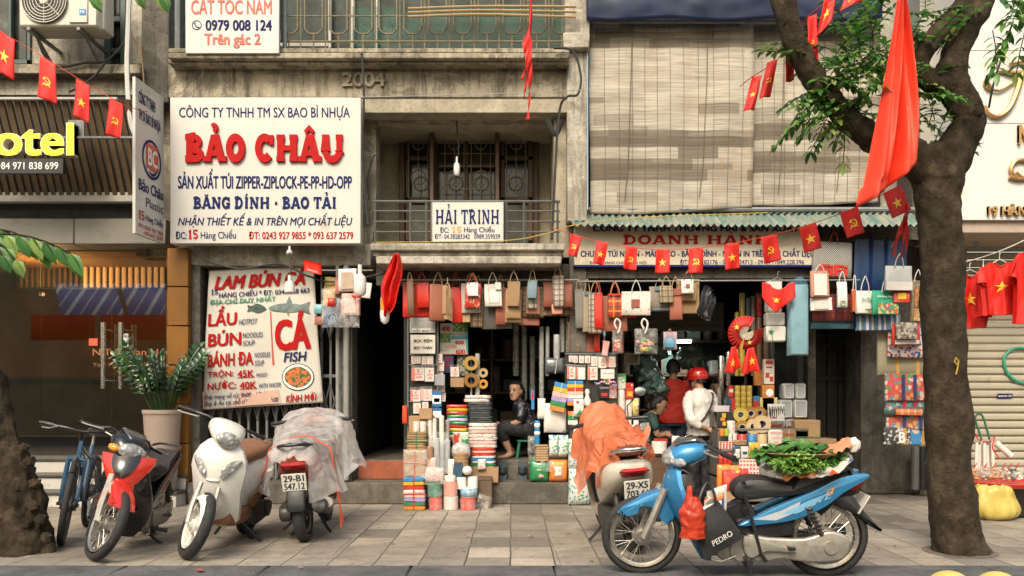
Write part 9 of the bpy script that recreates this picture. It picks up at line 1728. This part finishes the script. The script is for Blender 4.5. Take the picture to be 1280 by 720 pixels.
for y in (.25, .15): mb.tube(spl([toW(.27, y, .42), toW(.26, y, .56), toW(.2, .2, .66), toW(.16, y, .58), toW(.16, y, .46)], 5), .011, 6)
mb.bw('strap', M['black'], tote); 
for i in range(4): mb=MB(); mb.sheet(lambda u, v: toW(.20-.13*u+.02*i, .17+.02*i, .60-.05*i+.05*u-.18*v), 6, 6); mb.bw('magazine', np_ if i % 2 else M['sach'], tote, thick=.004)
def rb(u, v):
 a=2*PI*u; k=.35+.65*min(1, v*2.2); w=.085*k*(1+.25*nz((cos(a)*1.5, sin(a)*1.5, v*4), 1.5)); return toW(.31+w*cos(a)*(1-.1*v), .30+.06*k*sin(a)+.01*nz((a, v*6, 1), 2), .60-.28*v+(.06*(1 if cos(a)>.3 else -.2)*(1-v)**3))
mb=MB(); mb.sheet(rb, 40, 24); mb.ell(toW(.31, .30, .35), (.07, .05, .04), 12, 8); tag(mb.bb('plastic_bag', sheetplastic('thin red plastic', (.72, .07, .025), .95, .35, .25), ang=75), 'small red plastic bag hung beside the black tote', 'plastic bag')
mb=MB(); mb.tube([toW(-.05, .16, .57), toW(-.1, .165, .40), toW(-.16, .165, .18), toW(-.2, .15, .13)], .012, 6); tag(mb.bb('elastic_strap', M['black']), 'black elastic strap across the blue side panel', 'strap')
# litter
for i, (px, py, c, lab) in enumerate(((244, 716, (.5, .1, .04), 'crumpled orange wrapper on the kerb below the white scooter'), (660, 672, (.62, .6, .55), 'tiny white paper scrap on the slabs before the shop'), (825, 714, (.1, .25, .03), 'green leaf on the kerb under the blue motorbike'), (487, 681, (.05, .045, .04), 'dark leaf lying on the slabs before the alley'), (372, 712, (.5, .48, .43), 'pale scrap on the kerb by the covered scooter'), (575, 690, (.3, .25, .05), 'yellow leaf on the slabs near the kerb'), (735, 703, (.35, .28, .05), 'yellow leaf on the slabs beside the front wheel'))):
 Y=CAMZ*FPX/(py-495); mb=MB(); leaf(mb, V(0, 0, .012), V(1, .4, .1), V(0, 0, 1), .05 if i != 0 else .08, .03 if i else .06, .6); o=mb.build('litter_scrap', mat('litter %d' % i, c, .6)); o.location=((px-640)/FPX*Y, Y, .004); tag(o, lab, 'litter')
part('upper_side_wall', M['conclight'], wb, lambda b: bx(b, 1100, -100, 1200, 265, 10.6, .2)); part('dark_gap', M['concdark'], wb, lambda b: bx(b, 1140, 190, 1197, 300, 9.9, .4))
for i in range(46):
 x, y=RU(-4.5, 5), RU(5.8, 9.2); mb=MB(); leaf(mb, V(0, 0, .004), V(RU(-1, 1), RU(-1, 1), .05), V(0, 0, 1), RU(.015, .05), RU(.008, .025), .3)
 if i == 0: al=MB()
 al.add([V(x, y, .006)+p for p in mb.v], mb.f)
o=al.build('fallen_leaves', mat('dry fallen bits', (.16, .11, .05), .8, .5, 40)); o['kind']='stuff'
